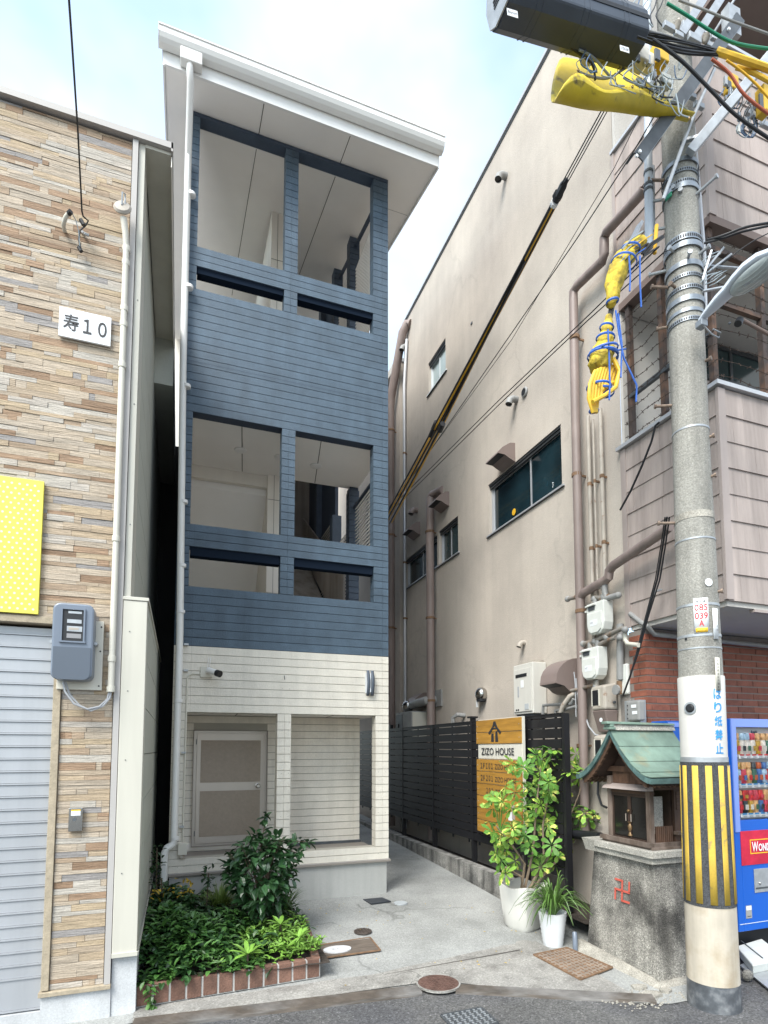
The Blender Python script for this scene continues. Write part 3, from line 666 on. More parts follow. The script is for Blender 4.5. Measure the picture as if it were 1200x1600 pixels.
for z in (3.9, 4.55, 5.2, 7.5, 8.1, 8.7): B('stair_seam', M['joint_dark'], ho, 1.062, 1.234, 7.826, 7.83, z, z+.004)
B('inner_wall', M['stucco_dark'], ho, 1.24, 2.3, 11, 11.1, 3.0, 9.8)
B('inner_wall', M['cream_flat'], ho, -.02, .0, YF+.14, 15, 3.0, 9.0)
B('inner_wall', M['cream_flat'], ho, .0, 1.06, 11, 11.1, 5.7, 9.9)
MB().hexa([(1.24, 8.0, 3.9), (1.30, 8.0, 3.9), (1.30, 11, 6.1), (1.24, 11, 6.1), (1.24, 8.0, 4.6), (1.30, 8.0, 4.6), (1.30, 11, 7.3), (1.24, 11, 7.3)]).build('stair_string', M['cream_flat'], ho)
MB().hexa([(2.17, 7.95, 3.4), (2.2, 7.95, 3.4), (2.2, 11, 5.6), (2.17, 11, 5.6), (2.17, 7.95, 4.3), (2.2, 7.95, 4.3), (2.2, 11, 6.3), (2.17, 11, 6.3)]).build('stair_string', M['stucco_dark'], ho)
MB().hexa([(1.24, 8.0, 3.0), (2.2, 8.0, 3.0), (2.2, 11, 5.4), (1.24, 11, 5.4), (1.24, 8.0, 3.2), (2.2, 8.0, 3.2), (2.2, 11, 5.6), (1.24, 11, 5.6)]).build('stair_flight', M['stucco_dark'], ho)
B('alley_wall', M['navy_deep'], ho, 2.30, 2.35, 8.95, 15, 3.0, 9.6)
for z0_, z1_ in ((3.0, 3.55), (5.63, 6.95)): B('parapet_lining', M['white_paint'], ho, .0, 2.30, YF+.130, YF+.136, z0_, z1_)
# ceiling lights and panel joints on the middle landing
for x, y in ((.64, 7.28), (1.14, 7.30), (1.62, 7.36)):
    MB().lathe((x, y, 5.55), [(.075, 0), (.075, -.012), (.05, -.022)], 24).build('ceiling_light', M['white_paint'], ho, smooth=True)
for x0, x1 in ((.58, .72), (1.52, 1.72)): MB().bar((x0+.02, YF+.14, 5.548), (x1, 7.86, 5.548), .009, .004).build('ceiling_joint', M['joint_dark'], ho)
# blue columns and louvre screens on the alley side
def colm(y, z0, z1, m='navy'):
    n = round((z1-z0)/P_)
    for i in range(n): piece('column_board', M[m], ho, 2.205, XR, y, y+.17, z0+i*P_+.004, z0+(i+1)*P_-.004)
    B('column_core', M['navy_deep'], ho, 2.215, XR-.01, y+.008, y+.162, z0, z1)
colm(7.78, 3.55, 5.54); colm(7.80, 7.0, 9.38); colm(8.74, 7.0, 9.62); B('column', M['navy'], ho, 2.205, XR, 8.75, 8.92, 3.0, 5.5); B('column', M['navy'], ho, 2.205, XR, 9.9, 10.1, 3.0, 6.5); B('column', M['navy'], ho, 2.205, XR, 9.7, 9.87, 6.9, 9.85)
def louvre(y0, y1, z0, z1):
    z = z0
    while z < z1:
        o = piece('louvre_slat', M['white_paint'], ho, 2.262, 2.30, y0, y1, z, z+.01); o.rotation_euler = (0, R(-38), 0); z += .052
    B('louvre_post', M['navy_deep'], ho, 2.30, 2.32, (y0+y1)/2-.01, (y0+y1)/2+.01, z0, z1)
louvre(6.80, 7.70, 4.3, 5.2); louvre(8.05, 8.70, 3.95, 5.0); louvre(9.0, 9.8, 4.4, 5.5)
louvre(6.75, 7.72, 7.45, 8.85); louvre(8.02, 8.68, 7.45, 9.1)
B('louvre_rail', M['navy_deep'], ho, 2.25, 2.32, 6.72, 7.75, 5.2, 5.24)
MB().bar((2.29, 6.72, 8.98), (2.29, 8.7, 9.48), .04, .04).build('louvre_rail', M['navy_deep'], ho)
# sloping roof: soffit, fascia, gutter
def zs(y): return 9.10+.258*(y-YF)
def slab(x0, x1, y0, y1, a, b_, name, m): return MB().hexa([(x0, y0, zs(y0)+a), (x1, y0, zs(y0)+a), (x1, y1, zs(y1)+a), (x0, y1, zs(y1)+a), (x0, y0, zs(y0)+b_), (x1, y0, zs(y0)+b_), (x1, y1, zs(y1)+b_), (x0, y1, zs(y1)+b_)]).build(name, m, ho)
slab(-.31, 2.83, 6.08, 13, .0, .03, 'soffit', M['white_soffit'])
rf = slab(-.34, 2.86, 6.05, 13.05, .15, .19, 'roof', M['trim_grey'])
for x in (.72, 1.72): MB().bar((x, 6.09, zs(6.09)-.001), (x, 10.5, zs(10.5)-.001), .008, .003).build('soffit_joint', M['joint_dark'], ho)
for y in (7.05,): MB().bar((2.36, y, zs(y)-.001), (2.82, y, zs(y)-.001), .004, .003).build('soffit_joint', M['ink_grey'], ho)
B('fascia', M['white_paint'], ho, -.315, 2.835, 6.052, 6.078, 8.96, 9.12)
slab(2.832, 2.85, 6.06, 13, -.02, .15, 'side_fascia', M['white_paint']); slab(-.33, -.312, 6.06, 13, -.02, .15, 'side_fascia', M['white_paint'])
gp_ = [(6.045, 9.10), (6.045, 9.24), (5.96, 9.26), (5.925, 9.235), (5.925, 9.17), (5.945, 9.13), (5.975, 9.10)]
MB().prism([(-.37, y, z) for y, z in gp_], (3.24, 0, 0)).build('gutter', M['white_pipe'], ho, bevel=.006)
B('gutter_lip', M['white_paint'], ho, -.375, 2.875, 5.915, 5.935, 9.232, 9.25, .003)
for x in (-.372, 2.868): MB().prism([(x-.004, YF+(y-YF)*1.004, z) for y, z in gp_], (.008, 0, 0)).build('gutter_cap', M['white_paint'], ho)
B('gutter_box', M['white_pipe'], ho, -.16, .06, 5.95, 6.05, 8.99, 9.13, .01)
MB().prism([(-.05, 6.045, 8.99), (-.05, 6.045, 9.02), (-.05, 5.95, 9.02)], (.1, 0, 0)).build('gutter_outlet', M['white_pipe'], ho)
# downpipe from the gutter, along the corner of the facade
dp = thing('downpipe', 'long white downpipe running down the left edge of the townhouse front', 'pipe', (0, YF-.07, .1), 'pipes')
del dp['group']
top = F(297, 95, 1, 6.0); el = F(296, 180, 1, YF-.06)
T('pipe', M['white_pipe'], dp, [(top.x, 6.0, 9.03), (top.x, 6.0, 8.93), (top.x+.01, 6.05, 8.85), (el.x, YF-.07, 8.45), (el.x+.004, YF-.07, 6), (-.015, YF-.07, 3), (-.02, YF-.07, .86), (-.03, YF-.075, .82), (-.085, YF-.09, .79), (-.105, YF-.095, .75), (-.106, YF-.095, .1)], .036, 16)
for z in (8.0, 6.9, 5.75, 4.45, 3.75, 3.25, 2.3, .88): MB().lathe((-.012, YF-.07, z), [(.038, -.018), (.043, -.016), (.043, .016), (.038, .018)], 16).build('clamp', M['white_paint'], dp, smooth=True)
for z in (2.9, 2.62, 1.75, .98): B('bracket', M['galv'], dp, .03, .075, YF-.05, YF-.005, z, z+.018)
# things on the facade
cm = thing('security_camera', 'white bullet security camera with a black lens above the porch', 'camera', F(322, 1050, 1, YF))
B('base_plate', M['plastic_cream'], cm, .20, .325, YF-.03, YF-.004, 2.565, 2.68, .004)
T('arm', M['white_paint'], cm, [(.27, YF-.03, 2.63), (.285, YF-.08, 2.625), (.30, YF-.1, 2.615)], .02, 10)
T('body', M['white_paint'], cm, [(.28, YF-.08, 2.635), (.36, YF-.16, 2.60)], .034, 14)
T('lens_hood', M['black'], cm, [(.36, YF-.16, 2.60), (.395, YF-.195, 2.585)], [.036, .037], 14)
for x in (.27, .29): T('antenna', M['white_paint'], cm, [(x, YF-.05, 2.66), (x+.012, YF-.06, 2.78)], .004, 6)
T('cable_tube', M['plastic_cream'], cm, [(.20, YF-.016, 2.60), (.12, YF-.016, 2.60), (.085, YF-.016, 2.58), (.07, YF-.016, 2.54), (.066, YF-.016, .83)], .009, 8)
B('junction_box', M['plastic_cream'], cm, .02, .11, YF-.05, YF-.006, .70, .82, .004)
B('junction_foot', M['pipe_tan'], cm, .04, .09, YF-.04, YF-.006, .665, .698)
wl = thing('wall_lamp', 'dark grey curved double strip wall lamp at the right end of the cream band', 'lamp', F(577, 1068, 1, YF))
for i, (a, b_) in enumerate(((2.062, 2.098), (2.112, 2.152))):
    MB().grid([[V((x, YF-.03-.05*math.cos((t-.5)*2.6), 2.42+.30*t)) for x in (a, b_)] for t in [k/10 for k in range(11)]]).build('shade', M['meter_blue_dark'], wl, smooth=True, solid=.006)
B('base', M['sign_white'], wl, 2.058, 2.15, YF-.03, YF-.004, 2.45, 2.69)
B('slit', M['sign_white'], wl, 2.10, 2.11, YF-.07, YF-.03, 2.46, 2.68)
hk = thing('wall_hook', 'tiny metal hook in the middle of the cream band', 'hook', (1.1, YF, 2.6)); MB().bar((1.10, YF-.02, 2.62), (1.105, YF-.02, 2.575), .008, .008).build('hook', M['steel_dark'], hk)

# ================================================================ planter, shrub and ground cover
pl = thing('brick_planter', 'low raised bed edged with upright reddish brown bricks in front of the townhouse', 'planter', (.4, 5, 0))
A_, B_ = V((-.235, 4.515, 0)), V((1.085, 4.60, 0)); C_ = V((1.20, 5.62, 0))
def wallrun(p, q, n, t, h0, h1):
    d = (q-p)/n; dn = d.normalized(); nn = V((-dn.y, dn.x, 0))
    for i in range(n):
        g = gz((p+d*i).y)+.02
        b = MB().obox(p+d*(i+.5)+nn*t/2+V((0, 0, (h0+h1)/2+rnd.uniform(-.004, .004))), dn*(d.length/2-.007), nn*t/2*rnd.uniform(.97, 1), V((0, 0, (h1-h0)/2)))
        b.build('brick', M['planter_brick'], pl, bevel=.004)
    MB().obox((p+q)/2+nn*t/2+V((0, 0, (h0+h1)/2-.006)), dn*((q-p).length/2), nn*(t/2-.006), V((0, 0, (h1-h0)/2))).build('mortar', M['planter_mortar'], pl)
wallrun(A_, B_, 12, .065, .02, .16); wallrun(B_, C_, 10, .065, .03, .165)
s_ = MB().grid([[V((-.2+1.36*u, 4.57+(YF-4.57)*v_, .13+.03*noise.noise(V((u*5, v_*5, 1)))+.02*v_)) for u in [k/14 for k in range(15)]] for v_ in [k/14 for k in range(15)]]).build('soil', M['soil'], pl)
def leaf(mb, p, d, l, wd, nrm=None, fold=.25, segs=2):
    """a pointed folded leaf from p along d"""
    d = V(d).normalized(); s_ = d.cross(V((0, 0, 1)) if not nrm else nrm)
    if s_.length < 1e-3: s_ = V((1, 0, 0))
    s_.normalize(); u = s_.cross(d).normalized(); p = V(p)
    m1 = p+d*l*.36-u*l*.02; m2 = p+d*l*.74-u*l*.06; tp = p+d*l-u*l*.16
    a, b = wd/2, wd*.42; f = u*wd*fold
    mb.add([p, m1, m2, tp, m1+s_*a+f, m2+s_*b+f*.8, m1-s_*a+f, m2-s_*b+f*.8], [(0, 4, 5, 3, 2, 1), (0, 1, 2, 3, 7, 6)])
def rdir(zmin=-.3, zmax=1):
    while 1:
        v = V((rnd.uniform(-1, 1), rnd.uniform(-1, 1), rnd.uniform(zmin, zmax)))
        if .2 < v.length < 1: return v.normalized()
# camellia shrub
cx, cy = .73, 5.50
shb = thing('camellia_shrub', 'glossy dark green camellia bush standing in the brick planter', 'shrub', (cx, cy, .15))
stems = MB(); tips = []
for k in range(44):
    a = rnd.uniform(0, 6.28); h = rnd.uniform(.25, .80); rr = (.30 if h < .85 else .2)*math.sqrt(rnd.uniform(.1, 1))*(1.0 if h > .35 else .8)
    base = V((cx+rnd.uniform(-.02, .02), cy+rnd.uniform(-.02, .02), .2+h*.3)); tip = V((cx-.02+rr*1.0*math.cos(a), cy+rr*math.sin(a)*.85, .22+h))
    mid = (base+tip)/2+V((0, 0, .05)); stems.tube([base, mid, tip], [.007, .005, .003], 5); tips.append((mid, tip))
tips.append((V((cx, cy, .9)), V((cx+.05, cy, 1.20)))); tips.append((V((cx+.15, cy, .95)), V((cx+.42, cy-.03, .93)))); tips.append((V((cx+.15, cy, .9)), V((cx+.36, cy-.05, .82)))); tips.append((V((cx-.1, cy, .7)), V((cx-.30, cy-.03, .78))))
for m_, tp in tips[-4:]: stems.tube([m_, tp], [.006, .003], 5)
stems.tube([(cx, cy, .1), (cx+.01, cy, .35), (cx, cy, .6), (cx, cy, .88)], [.028, .024, .016, .008], 8).build('trunk', M['bark'], shb, smooth=True)
LM = []
for k in range(5):
    b = MB(); leaf(b, (0, 0, 0), (1, 0, 0), .088+.006*k, .046+.003*k, fold=.12+.04*k); me_o = b.build('leaf_mesh', M['leaf_dark']); LM.append(me_o.data); bpy.data.objects.remove(me_o)
extra = MB()
allv = []
def crown():
    while 1:
        v = V((rnd.uniform(-1, 1), rnd.uniform(-1, 1), rnd.uniform(-1, 1)))
        r2 = v.length
        if .45 < r2 < 1+.16*noise.noise(v*2.2+V((3, 1, 0))) and noise.noise(v*3.1+V((7, 2, 5))) > -.22: return v
for k in range(800):
    v = crown(); p = V((cx+.01+v.x*(.30 if v.z > -.2 else .26), cy+v.y*.30, (.66+v.z*.37))); d = (V((v.x, v.y, v.z*.2))*.9+rdir(-.9, .6)*.8).normalized(); allv.append((p, d))
for m_, tp in tips[-4:]:
    for j in range(16): t_ = 1-(rnd.random()**1.5)*.75; p = m_.lerp(tp, t_)+rdir(-1)*.02; allv.append((p, (rdir(-.6, .7)+V((0, -.3, 0))).normalized()))
rnd.shuffle(allv); allv.sort(key=lambda q: q[0].y+.15*q[0].x)
for i, (p, d) in enumerate(allv):
    if i < 298:
        o = bpy.data.objects.new('leaf', rnd.choice(LM)); sc.collection.objects.link(o); o.parent = shb; o.location = p-off(shb)
        q = d.to_track_quat('X', 'Z').to_euler(); o.rotation_euler = (q.x+rnd.uniform(-.5, .5), q.y, q.z); s_ = rnd.uniform(.8, 1.2); o.scale = (s_, s_, s_)
    else: leaf(extra, p, d, rnd.uniform(.08, .11), rnd.uniform(.044, .054))
extra.build('small_leaves', M['leaf_dark_fine'], shb)['kind'] = 'stuff'
# ground cover: broad glossy leaves, lime clumps, grass, yellow shrub
def hcov(x, y): return .15+.10*min(1, max(0, (y-4.53)*5))+.13*noise.noise(V((x*3.2, y*2.4, 3)))+.20*max(0, 1-abs(x+.02)*1.9)*min(1, max(.1, (y-4.55)*2.2))
gc = MB()
for k in range(2900):
    x = rnd.uniform(-.22, .72); y = rnd.uniform(4.54, 6.35)
    if x > .42 and rnd.random() < .45: continue
    if noise.noise(V((x*5, y*4, 9))) < -.18 and x > .2: continue
    h = max(.15, hcov(x, y)-rnd.random()**2*.10); q_ = rnd.uniform(.05, .12)
    leaf(gc, (x, y, h), rdir(-.25, .35), q_, q_*rnd.uniform(.42, .58))
for k in range(500):
    x = rnd.uniform(.6, 1.15); y = rnd.uniform(5.2, 6.4); leaf(gc, (x, y, .17+rnd.random()*.08), rdir(-.2, .6), .06, .028)
gc.build('ground_cover', M['leaf_deep'])['kind'] = 'stuff'
gc = MB()
for k in range(1100):
    x = rnd.uniform(-.2, .62); y = rnd.uniform(4.53, 5.5)
    h = max(.17, hcov(x, y)+rnd.uniform(-.02, .03))
    leaf(gc, (x, y, h), rdir(-.1, .5), rnd.uniform(.05, .085), rnd.uniform(.028, .042))
for k in range(26):   # trailing shoot over the bricks
    t_ = k/25; leaf(gc, (-.17+.05*t_+rnd.uniform(-.02, .02), 4.50-.02*t_, .20-.20*t_), rdir(-1, .2), .06, .032)
gc.build('ground_cover', M['leaf_mid'])['kind'] = 'stuff'
def rosette(name, label, c, n, l, wd, m, zup=(.05, .9), cat='plant', group=None):
    t = thing(name, label, cat, c, group); b = MB()
    for k in range(n):
        a = 6.28*k/n+rnd.uniform(-.3, .3); e = rnd.uniform(*zup); leaf(b, V(c)+V((0, 0, .02)), (math.cos(a), math.sin(a), e), l*rnd.uniform(.8, 1.1), wd*rnd.uniform(.8, 1.1), fold=.1)
    b.build('leaves', m, t); MB().tube([V(c)-V((0, 0, .13)), V(c)+V((0, 0, .02))], .008, 5).build('stem', M['bark'], t); return t
lime = [((565-0)/1, 0)]
lab = ['lime green rosette plant with long pointed leaves hanging over the front bricks', 'lime green rosette with pink tinged tips near the planter corner', 'bright green leafy plant at the right end of the planter', 'lime plant right below the camellia bush', 'small lime seedling between the dark leaves at the front bricks']
for i, (px, py, z, l) in enumerate(((387, 1495, 4.63, .15), (447, 1486, 4.74, .14), (466, 1470, 4.86, .13), (438, 1448, 5.15, .13), (340, 1512, 4.60, .07))):
    rosette('leafy_plant', lab[i], F(px, py, 1, z), 10, l, l*.28, M['leaf_lime'], group='lime green rosette plants in the planter')
gc = MB()
for k in range(1100):
    x = rnd.uniform(.52, 1.12); y = rnd.uniform(4.64, 5.5); h = .17+.09*noise.noise(V((x*6, y*5, 2)))+rnd.uniform(0, .07)
    leaf(gc, (x, y, h), rdir(-.1, .6), rnd.uniform(.04, .075), rnd.uniform(.018, .03))
gc.build('lime_ground_cover', M['leaf_lime'])['kind'] = 'stuff'
def tuft(name, label, c, n, h, spread, m, cat='grass clump', droop=.5, wd=.006, group=None):
    t = thing(name, label, cat, c, group); b = MB(); c = V(c)
    for k in range(n):
        a = rnd.uniform(0, 6.28); hh = h*rnd.uniform(.6, 1.1); s_ = spread*rnd.uniform(.2, 1); dx, dy = math.cos(a), math.sin(a)
        p0 = c+V((dx*.03*rnd.random(), dy*.03*rnd.random(), 0)); w0 = V((-dy, dx, 0))*wd; pts = []
        for i in range(6):
            u = i/5; pts.append(p0+V((dx*s_*u**1.4, dy*s_*u**1.4, hh*(u-droop*s_/max(spread, .01)*u**2.6))))
        b.grid([[p-w0*(1-(i/5)**2*.95), p+w0*(1-(i/5)**2*.95)] for i, p in enumerate(pts)])
    b.build('blades', m, t); return t
tuft('grass_clump', 'fine light green grass tuft left of the camellia against the foundation', (.42, 6.0, .15), 260, .42, .3, M['blade_light'], group=None)
tuft('grass_clump', 'darker fine grass tuft right behind the camellia', (1.02, 5.9, .15), 160, .36, .3, M['blade'])
tuft('grass_clump', 'thin grassy sprigs beside the yellow leaved twig in the planter', (.12, 6.0, .15), 90, .35, .2, M['blade_light'])
yt = thing('yellow_twig', 'small shrub with yellow autumn leaves at the back left of the planter', 'shrub', (-.1, 6.1, .15)); b = MB()
for k in range(70):
    c0 = rnd.choice((V((-.13, 5.9, .42)), V((.06, 5.95, .50)), V((-.1, 6.1, .38)))); leaf(b, c0+rdir(-1)*.09, rdir(-.8, .3), .055, .026)
b.build('leaves', M['leaf_yellow'], yt); T('stem', M['bark'], yt, [(-.1, 6.0, .12), (-.11, 5.95, .4), (-.12, 5.9, .6)], .006, 5)
sp = thing('green_sprig', 'dark leafy sprig rising in the gap beside the downpipe foot', 'plant', (-.16, 6.2, .15)); b = MB()
for k in range(70): leaf(b, V((-.17, 6.1, .45+rnd.random()*.42))+rdir(-1)*.05, rdir(-.5, .6), .05, .028)
b.build('leaves', M['leaf_deep'], sp); T('stem', M['bark'], sp, [(-.16, 6.1, .12), (-.17, 6.1, .85)], .006, 5)
sp = thing('green_sprig', 'small dark sprig standing above the grass in front of the foundation', 'plant', (.28, 5.9, .15)); b = MB()
for k in range(34): leaf(b, V((.30, 5.9, .48+rnd.random()*.17))+rdir(-1)*.045, rdir(-.3, .8), .06, .03)
b.build('leaves', M['leaf_dark_fine'], sp); T('stem', M['bark'], sp, [(.28, 5.9, .12), (.30, 5.9, .62)], .005, 5)
# PART3
# ================================================================ beige stucco building on the right
XW = 4.1; YE = 4.48; ZT = 10.42
ap = thing('stucco_building', 'tall beige stucco building with a pinkish shingled bay and brick ground floor', 'building', (XW, 7, 0))
def wrect(pr_top, pr_bot_left, xw=XW):
    """window hole on the side wall: its top right and bottom left corners in the photo"""
    a = F(*pr_top, 0, xw); b_ = F(*pr_bot_left, 0, xw); return [a.y, b_.y, b_.z, a.z]
wins = [wrect((876, 662), (764, 837)), wrect((715.5, 805.5), (686, 884)), wrect((664+19, 835), (633.5, 920)), wrect((696, 527.5), (669.5, 617)), wrect((600, 700), (590, 760))]
wins[4] = [10.7, 11.3, 7.6, 8.4]
def holed(y0, y1, z0, z1, holes, x, name, m, parent, depth=.14):
    ys_ = sorted({y0, y1, *[h[0] for h in holes], *[h[1] for h in holes]}); zs_ = sorted({z0, z1, *[h[2] for h in holes], *[h[3] for h in holes]})
    b = MB()
    for a, c in zip(ys_, ys_[1:]):
        for e, f in zip(zs_, zs_[1:]):
            my, mz = (a+c)/2, (e+f)/2
            if not any(h[0] < my < h[1] and h[2] < mz < h[3] for h in holes): b.add([(x, a, e), (x, c, e), (x, c, f), (x, a, f)], [(0, 1, 2, 3)])
    for h in holes:
        p = [(h[0], h[2]), (h[1], h[2]), (h[1], h[3]), (h[0], h[3])]
        for (a, e), (c, f) in zip(p, p[1:]+p[:1]): b.add([(x, a, e), (x, c, f), (x+depth, c, f), (x+depth, a, e)], [(0, 1, 2, 3)])
    # back and ends so the wall is a body with thickness
    X2 = x+4
    b.add([(x, y0, z1), (x, y1, z1), (X2, y1, z1), (X2, y0, z1)], [(0, 1, 2, 3)]); b.add([(x, y1, z0), (x, y1, z1), (X2, y1, z1), (X2, y1, z0)], [(0, 1, 2, 3)])
    return b.build(name, m, parent)
holed(YE, 10.45, -.1, ZT, wins[:4], XW, 'wall', M['stucco'], ap)
B('front_wall', M['stucco_in'], ap, XW+.002, 8.1, YE-.04, YE-.002, 2.98, ZT)
B('coping', M['window_frame'], ap, XW-.03, XW+.1, 3.2, 10.5, ZT+.002, ZT+.05)
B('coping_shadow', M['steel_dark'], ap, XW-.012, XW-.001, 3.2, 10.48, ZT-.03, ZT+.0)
B('rear_wing', M['stucco'], ap, XW-.04, 8, 10.62, 16, -.1, 9.72)
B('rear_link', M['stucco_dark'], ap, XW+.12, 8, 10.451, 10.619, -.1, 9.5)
B('rear_coping', M['window_frame'], ap, XW-.1, XW+.2, 10.6, 16, 9.722, 9.80)
B('rear_eave', M['stucco_in'], ap, XW-.15, XW-.041, 10.6, 16, 9.55, 9.71)
def window(h, tint, fr, split=.5, head=True, x=XW, label=None):
    y0, y1, z0, z1 = h
    w_ = MB().box(x+.05, x+.09, y0+.002, y0+.03, z0+.002, z1-.002).box(x+.05, x+.09, y1-.03, y1-.002, z0+.002, z1-.002).box(x+.05, x+.09, y0+.031, y1-.031, z1-.035, z1-.002).box(x+.05, x+.09, y0+.031, y1-.031, z0+.002, z0+.04).build('window', M[fr], ap)
    if label: w_['label'] = label
    ym = y0+(y1-y0)*split
    B('pane', M[tint], w_, x+.066, x+.070, y0+.03, ym-.012, z0+.04, z1-.05)
    B('pane', M[tint], w_, x+.080, x+.084, ym+.012, y1-.03, z0+.04, z1-.05)
    f = MB()
    for a, c, xx in ((y0+.03, ym+.014, x+.058), (ym-.014, y1-.03, x+.072)):
        f.box(xx, xx+.016, a, a+.022, z0+.041, z1-.04).box(xx, xx+.016, c-.022, c, z0+.041, z1-.04).box(xx, xx+.016, a+.022, c-.022, z1-.062, z1-.04).box(xx, xx+.016, a+.022, c-.022, z0+.041, z0+.06)
    f.build('sash', M[fr], w_)
    if head: MB().box(x+.012, x+.05, y0+.004, y1-.004, z1-.03, z1-.003).box(x+.025, x+.05, y0+.004, y1-.004, z1-.065, z1-.034).build('head_track', M['window_dark'], w_)
    B('sill', M[fr], w_, x-.022, x+.06, y0-.05, y1+.04, z0-.022, z0+.0, .003)
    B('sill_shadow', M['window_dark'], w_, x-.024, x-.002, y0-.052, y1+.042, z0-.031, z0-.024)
window(wins[0], 'glass_teal', 'window_frame', .42)
window(wins[1], 'glass_green', 'window_frame', .5)
window(wins[2], 'glass_green', 'window_frame', .5)
window(wins[3], 'glass_pale', 'window_white', .5)
b = MB()
for k in range(5): b.ball(V((XW+.062, wins[0][0]+.22+rnd.random()*.05, wins[0][2]+.10+rnd.random()*.06)), .007, 6, 4)
b.build('stickers', M['sign_white'], ap)['kind'] = 'stuff'
MB().lathe((XW+.064, wins[0][1]-.56, wins[0][2]+.14), [(.045, 0), (.045, .003)], 12, (1, 0, 0)).build('sticker', M['cable_yellow'], ap)
# vents and hoods on the wall
def stubvent(px, py, r, name='pipe_vent', m='pipe_grey', l=.13, drop=.10):
    p = F(px, py, 0, XW); o = MB().tube([p+V((.02, 0, .03)), p+V((-l*.5, 0, .03)), p+V((-l*.85, 0, .0)), p+V((-l, 0, -drop*.6))], r, 12, cap=False).build(name, M[m], ap, smooth=True)
    MB().lathe(p+V((-l, 0, -drop*.5)), [(r*.92, 0), (r*.92, .004)], 12).build('vent_mouth', M['black'], o); return o
stubvent(791, 279, .05); stubvent(637, 545, .05); stubvent(808, 628, .045); stubvent(652, 800, .055, m='hood_mauve'); stubvent(820, 1008, .032, m='pipe_tan', l=.09, drop=.05)
p = F(821, 613, 0, XW); MB().lathe(p, [(.06, 0), (.065, .02), (.055, .03)], 16, (-1, 0, 0)).build('round_vent', M['pipe_grey'], ap, smooth=True); MB().lathe(p+V((-.031, 0, 0)), [(.045, 0), (.045, .003)], 14, (-1, 0, 0)).build('vent_mouth', M['black'], ap)
MB().box(XW-.012, XW-.002, 7.55, 7.60, 8.34, 8.37).build('wall_plug', M['steel_dark'], ap)
def hood(ptop, w_, h, d, back=True):
    """square exhaust hood, open below; ptop = its top near corner on the wall"""
    p = F(*ptop, 0, XW); y0, y1, z1, z0 = p.y, p.y+w_, p.z, p.z-h; b = MB()
    pr = [(XW-.002, z1), (XW-d*.3, z1-.01), (XW-d*.75, z1-h*.35), (XW-d, z1-h*.62), (XW-d*1.02, z1-h*.7), (XW-d*.62, z1-h*.72), (XW-d*.35, z1-h*.86), (XW-.002, z0)]
    o = MB().prism([(x, y0, z) for x, z in pr], (0, w_, 0)).build('exhaust_hood', M['hood_mauve'], ap)
    MB().hexa([(XW-d*1.0, y0+.01, z1-h*.71), (XW-d*.62, y0+.01, z1-h*.73), (XW-d*.62, y1-.01, z1-h*.73), (XW-d*1.0, y1-.01, z1-h*.71), (XW-d, y0+.01, z1-h*.708), (XW-d*.63, y0+.01, z1-h*.722), (XW-d*.63, y1-.01, z1-h*.722), (XW-d, y1-.01, z1-h*.708)]).build('hood_mouth', M['black'], o)
    return o
hood((805, 692), .33, .26, .26); hood((702, 768), .32, .25, .24); hood((657, 815), .32, .25, .24)
# round steel vent cap
p = F(757, 1086, 0, XW); cv = MB().ball(p+V((-.05, 0, .01)), .10, 16, 10, (.9, 1, 1)).build('ball_vent', M['chrome'], ap, smooth=True)
MB().lathe(p+V((-.05, 0, -.05)), [(.07, -.045), (.075, -.01)], 16).build('vent_mouth', M['black'], cv); MB().lathe(p, [(.11, -.001), (.11, -.012)], 18, (-1, 0, 0)).build('vent_flange', M['galv'], cv)
B('tag', M['sign_white'], cv, p.x-.08, p.x-.07, p.y+.06, p.y+.11, p.z-.17, p.z-.07)
# big curved hood
p = F(890, 1037, 0, XW); b = MB(); rows = []
y0, y1, zt = 5.20, 5.50, 2.78
pr = [(XW-.002, zt)]+[(XW-.02-.30*math.sin(a), zt-.25+.25*math.cos(a)) for a in [R(15*k) for k in range(1, 7)]]+[(XW-.325, zt-.26), (XW-.325, zt-.285), (XW-.22, zt-.31), (XW-.16, zt-.36), (XW-.1, zt-.38), (XW-.002, zt-.38)]
bh = MB().prism([(x, y0, z) for x, z in pr], (0, y1-y0, 0)).build('curved_hood', M['hood_mauve'], ap, smooth=True)
MB().hexa([(XW-.32, y0+.01, zt-.2865), (XW-.22, y0+.01, zt-.3115), (XW-.22, y1-.01, zt-.3115), (XW-.32, y1-.01, zt-.2865), (XW-.32, y0+.01, zt-.2885), (XW-.22, y0+.01, zt-.3135), (XW-.22, y1-.01, zt-.3135), (XW-.32, y1-.01, zt-.2885)]).build('hood_mouth', M['black'], bh)
# downpipes of the building
def pipe(name, pts, r, m, clamps=(), parent=ap, n=12, rust=True):
    o = MB().tube(pts, r, n).build(name, M[m], parent, smooth=True)
    for c in clamps:
        q = MB().lathe(c, [(r*1.04, -.02), (r*1.12, -.018), (r*1.12, .018), (r*1.04, .02)], n).build('clamp', M['rust' if rust else m], o if parent is ap else parent, smooth=True)
        if parent is ap: MB().bar(V(c)+V((r*.9, 0, 0)), V((XW, c[1]-.0, c[2])), .015, .02).build('clamp_arm', M['rust'], o)
    return o
q = lambda px, py, x=3.98: F(px, py, 0, x)
y9 = q(905, 900).y; 
pipe('downpipe', [q(1006, 296, 3.9), q(1004, 300, 3.9), q(948, 362, 3.95), q(944, 372, 3.97), q(944, 398, 3.97), q(941, 408, 3.97), q(902, 446, 3.98), q(896, 456), q(896, 470), q(899, 640), q(903, 800), q(908, 1000), q(914, 1300)], .048, 'pipe_mauve', [q(898, 528), q(901, 742), q(907, 955), q(909, 1165)])
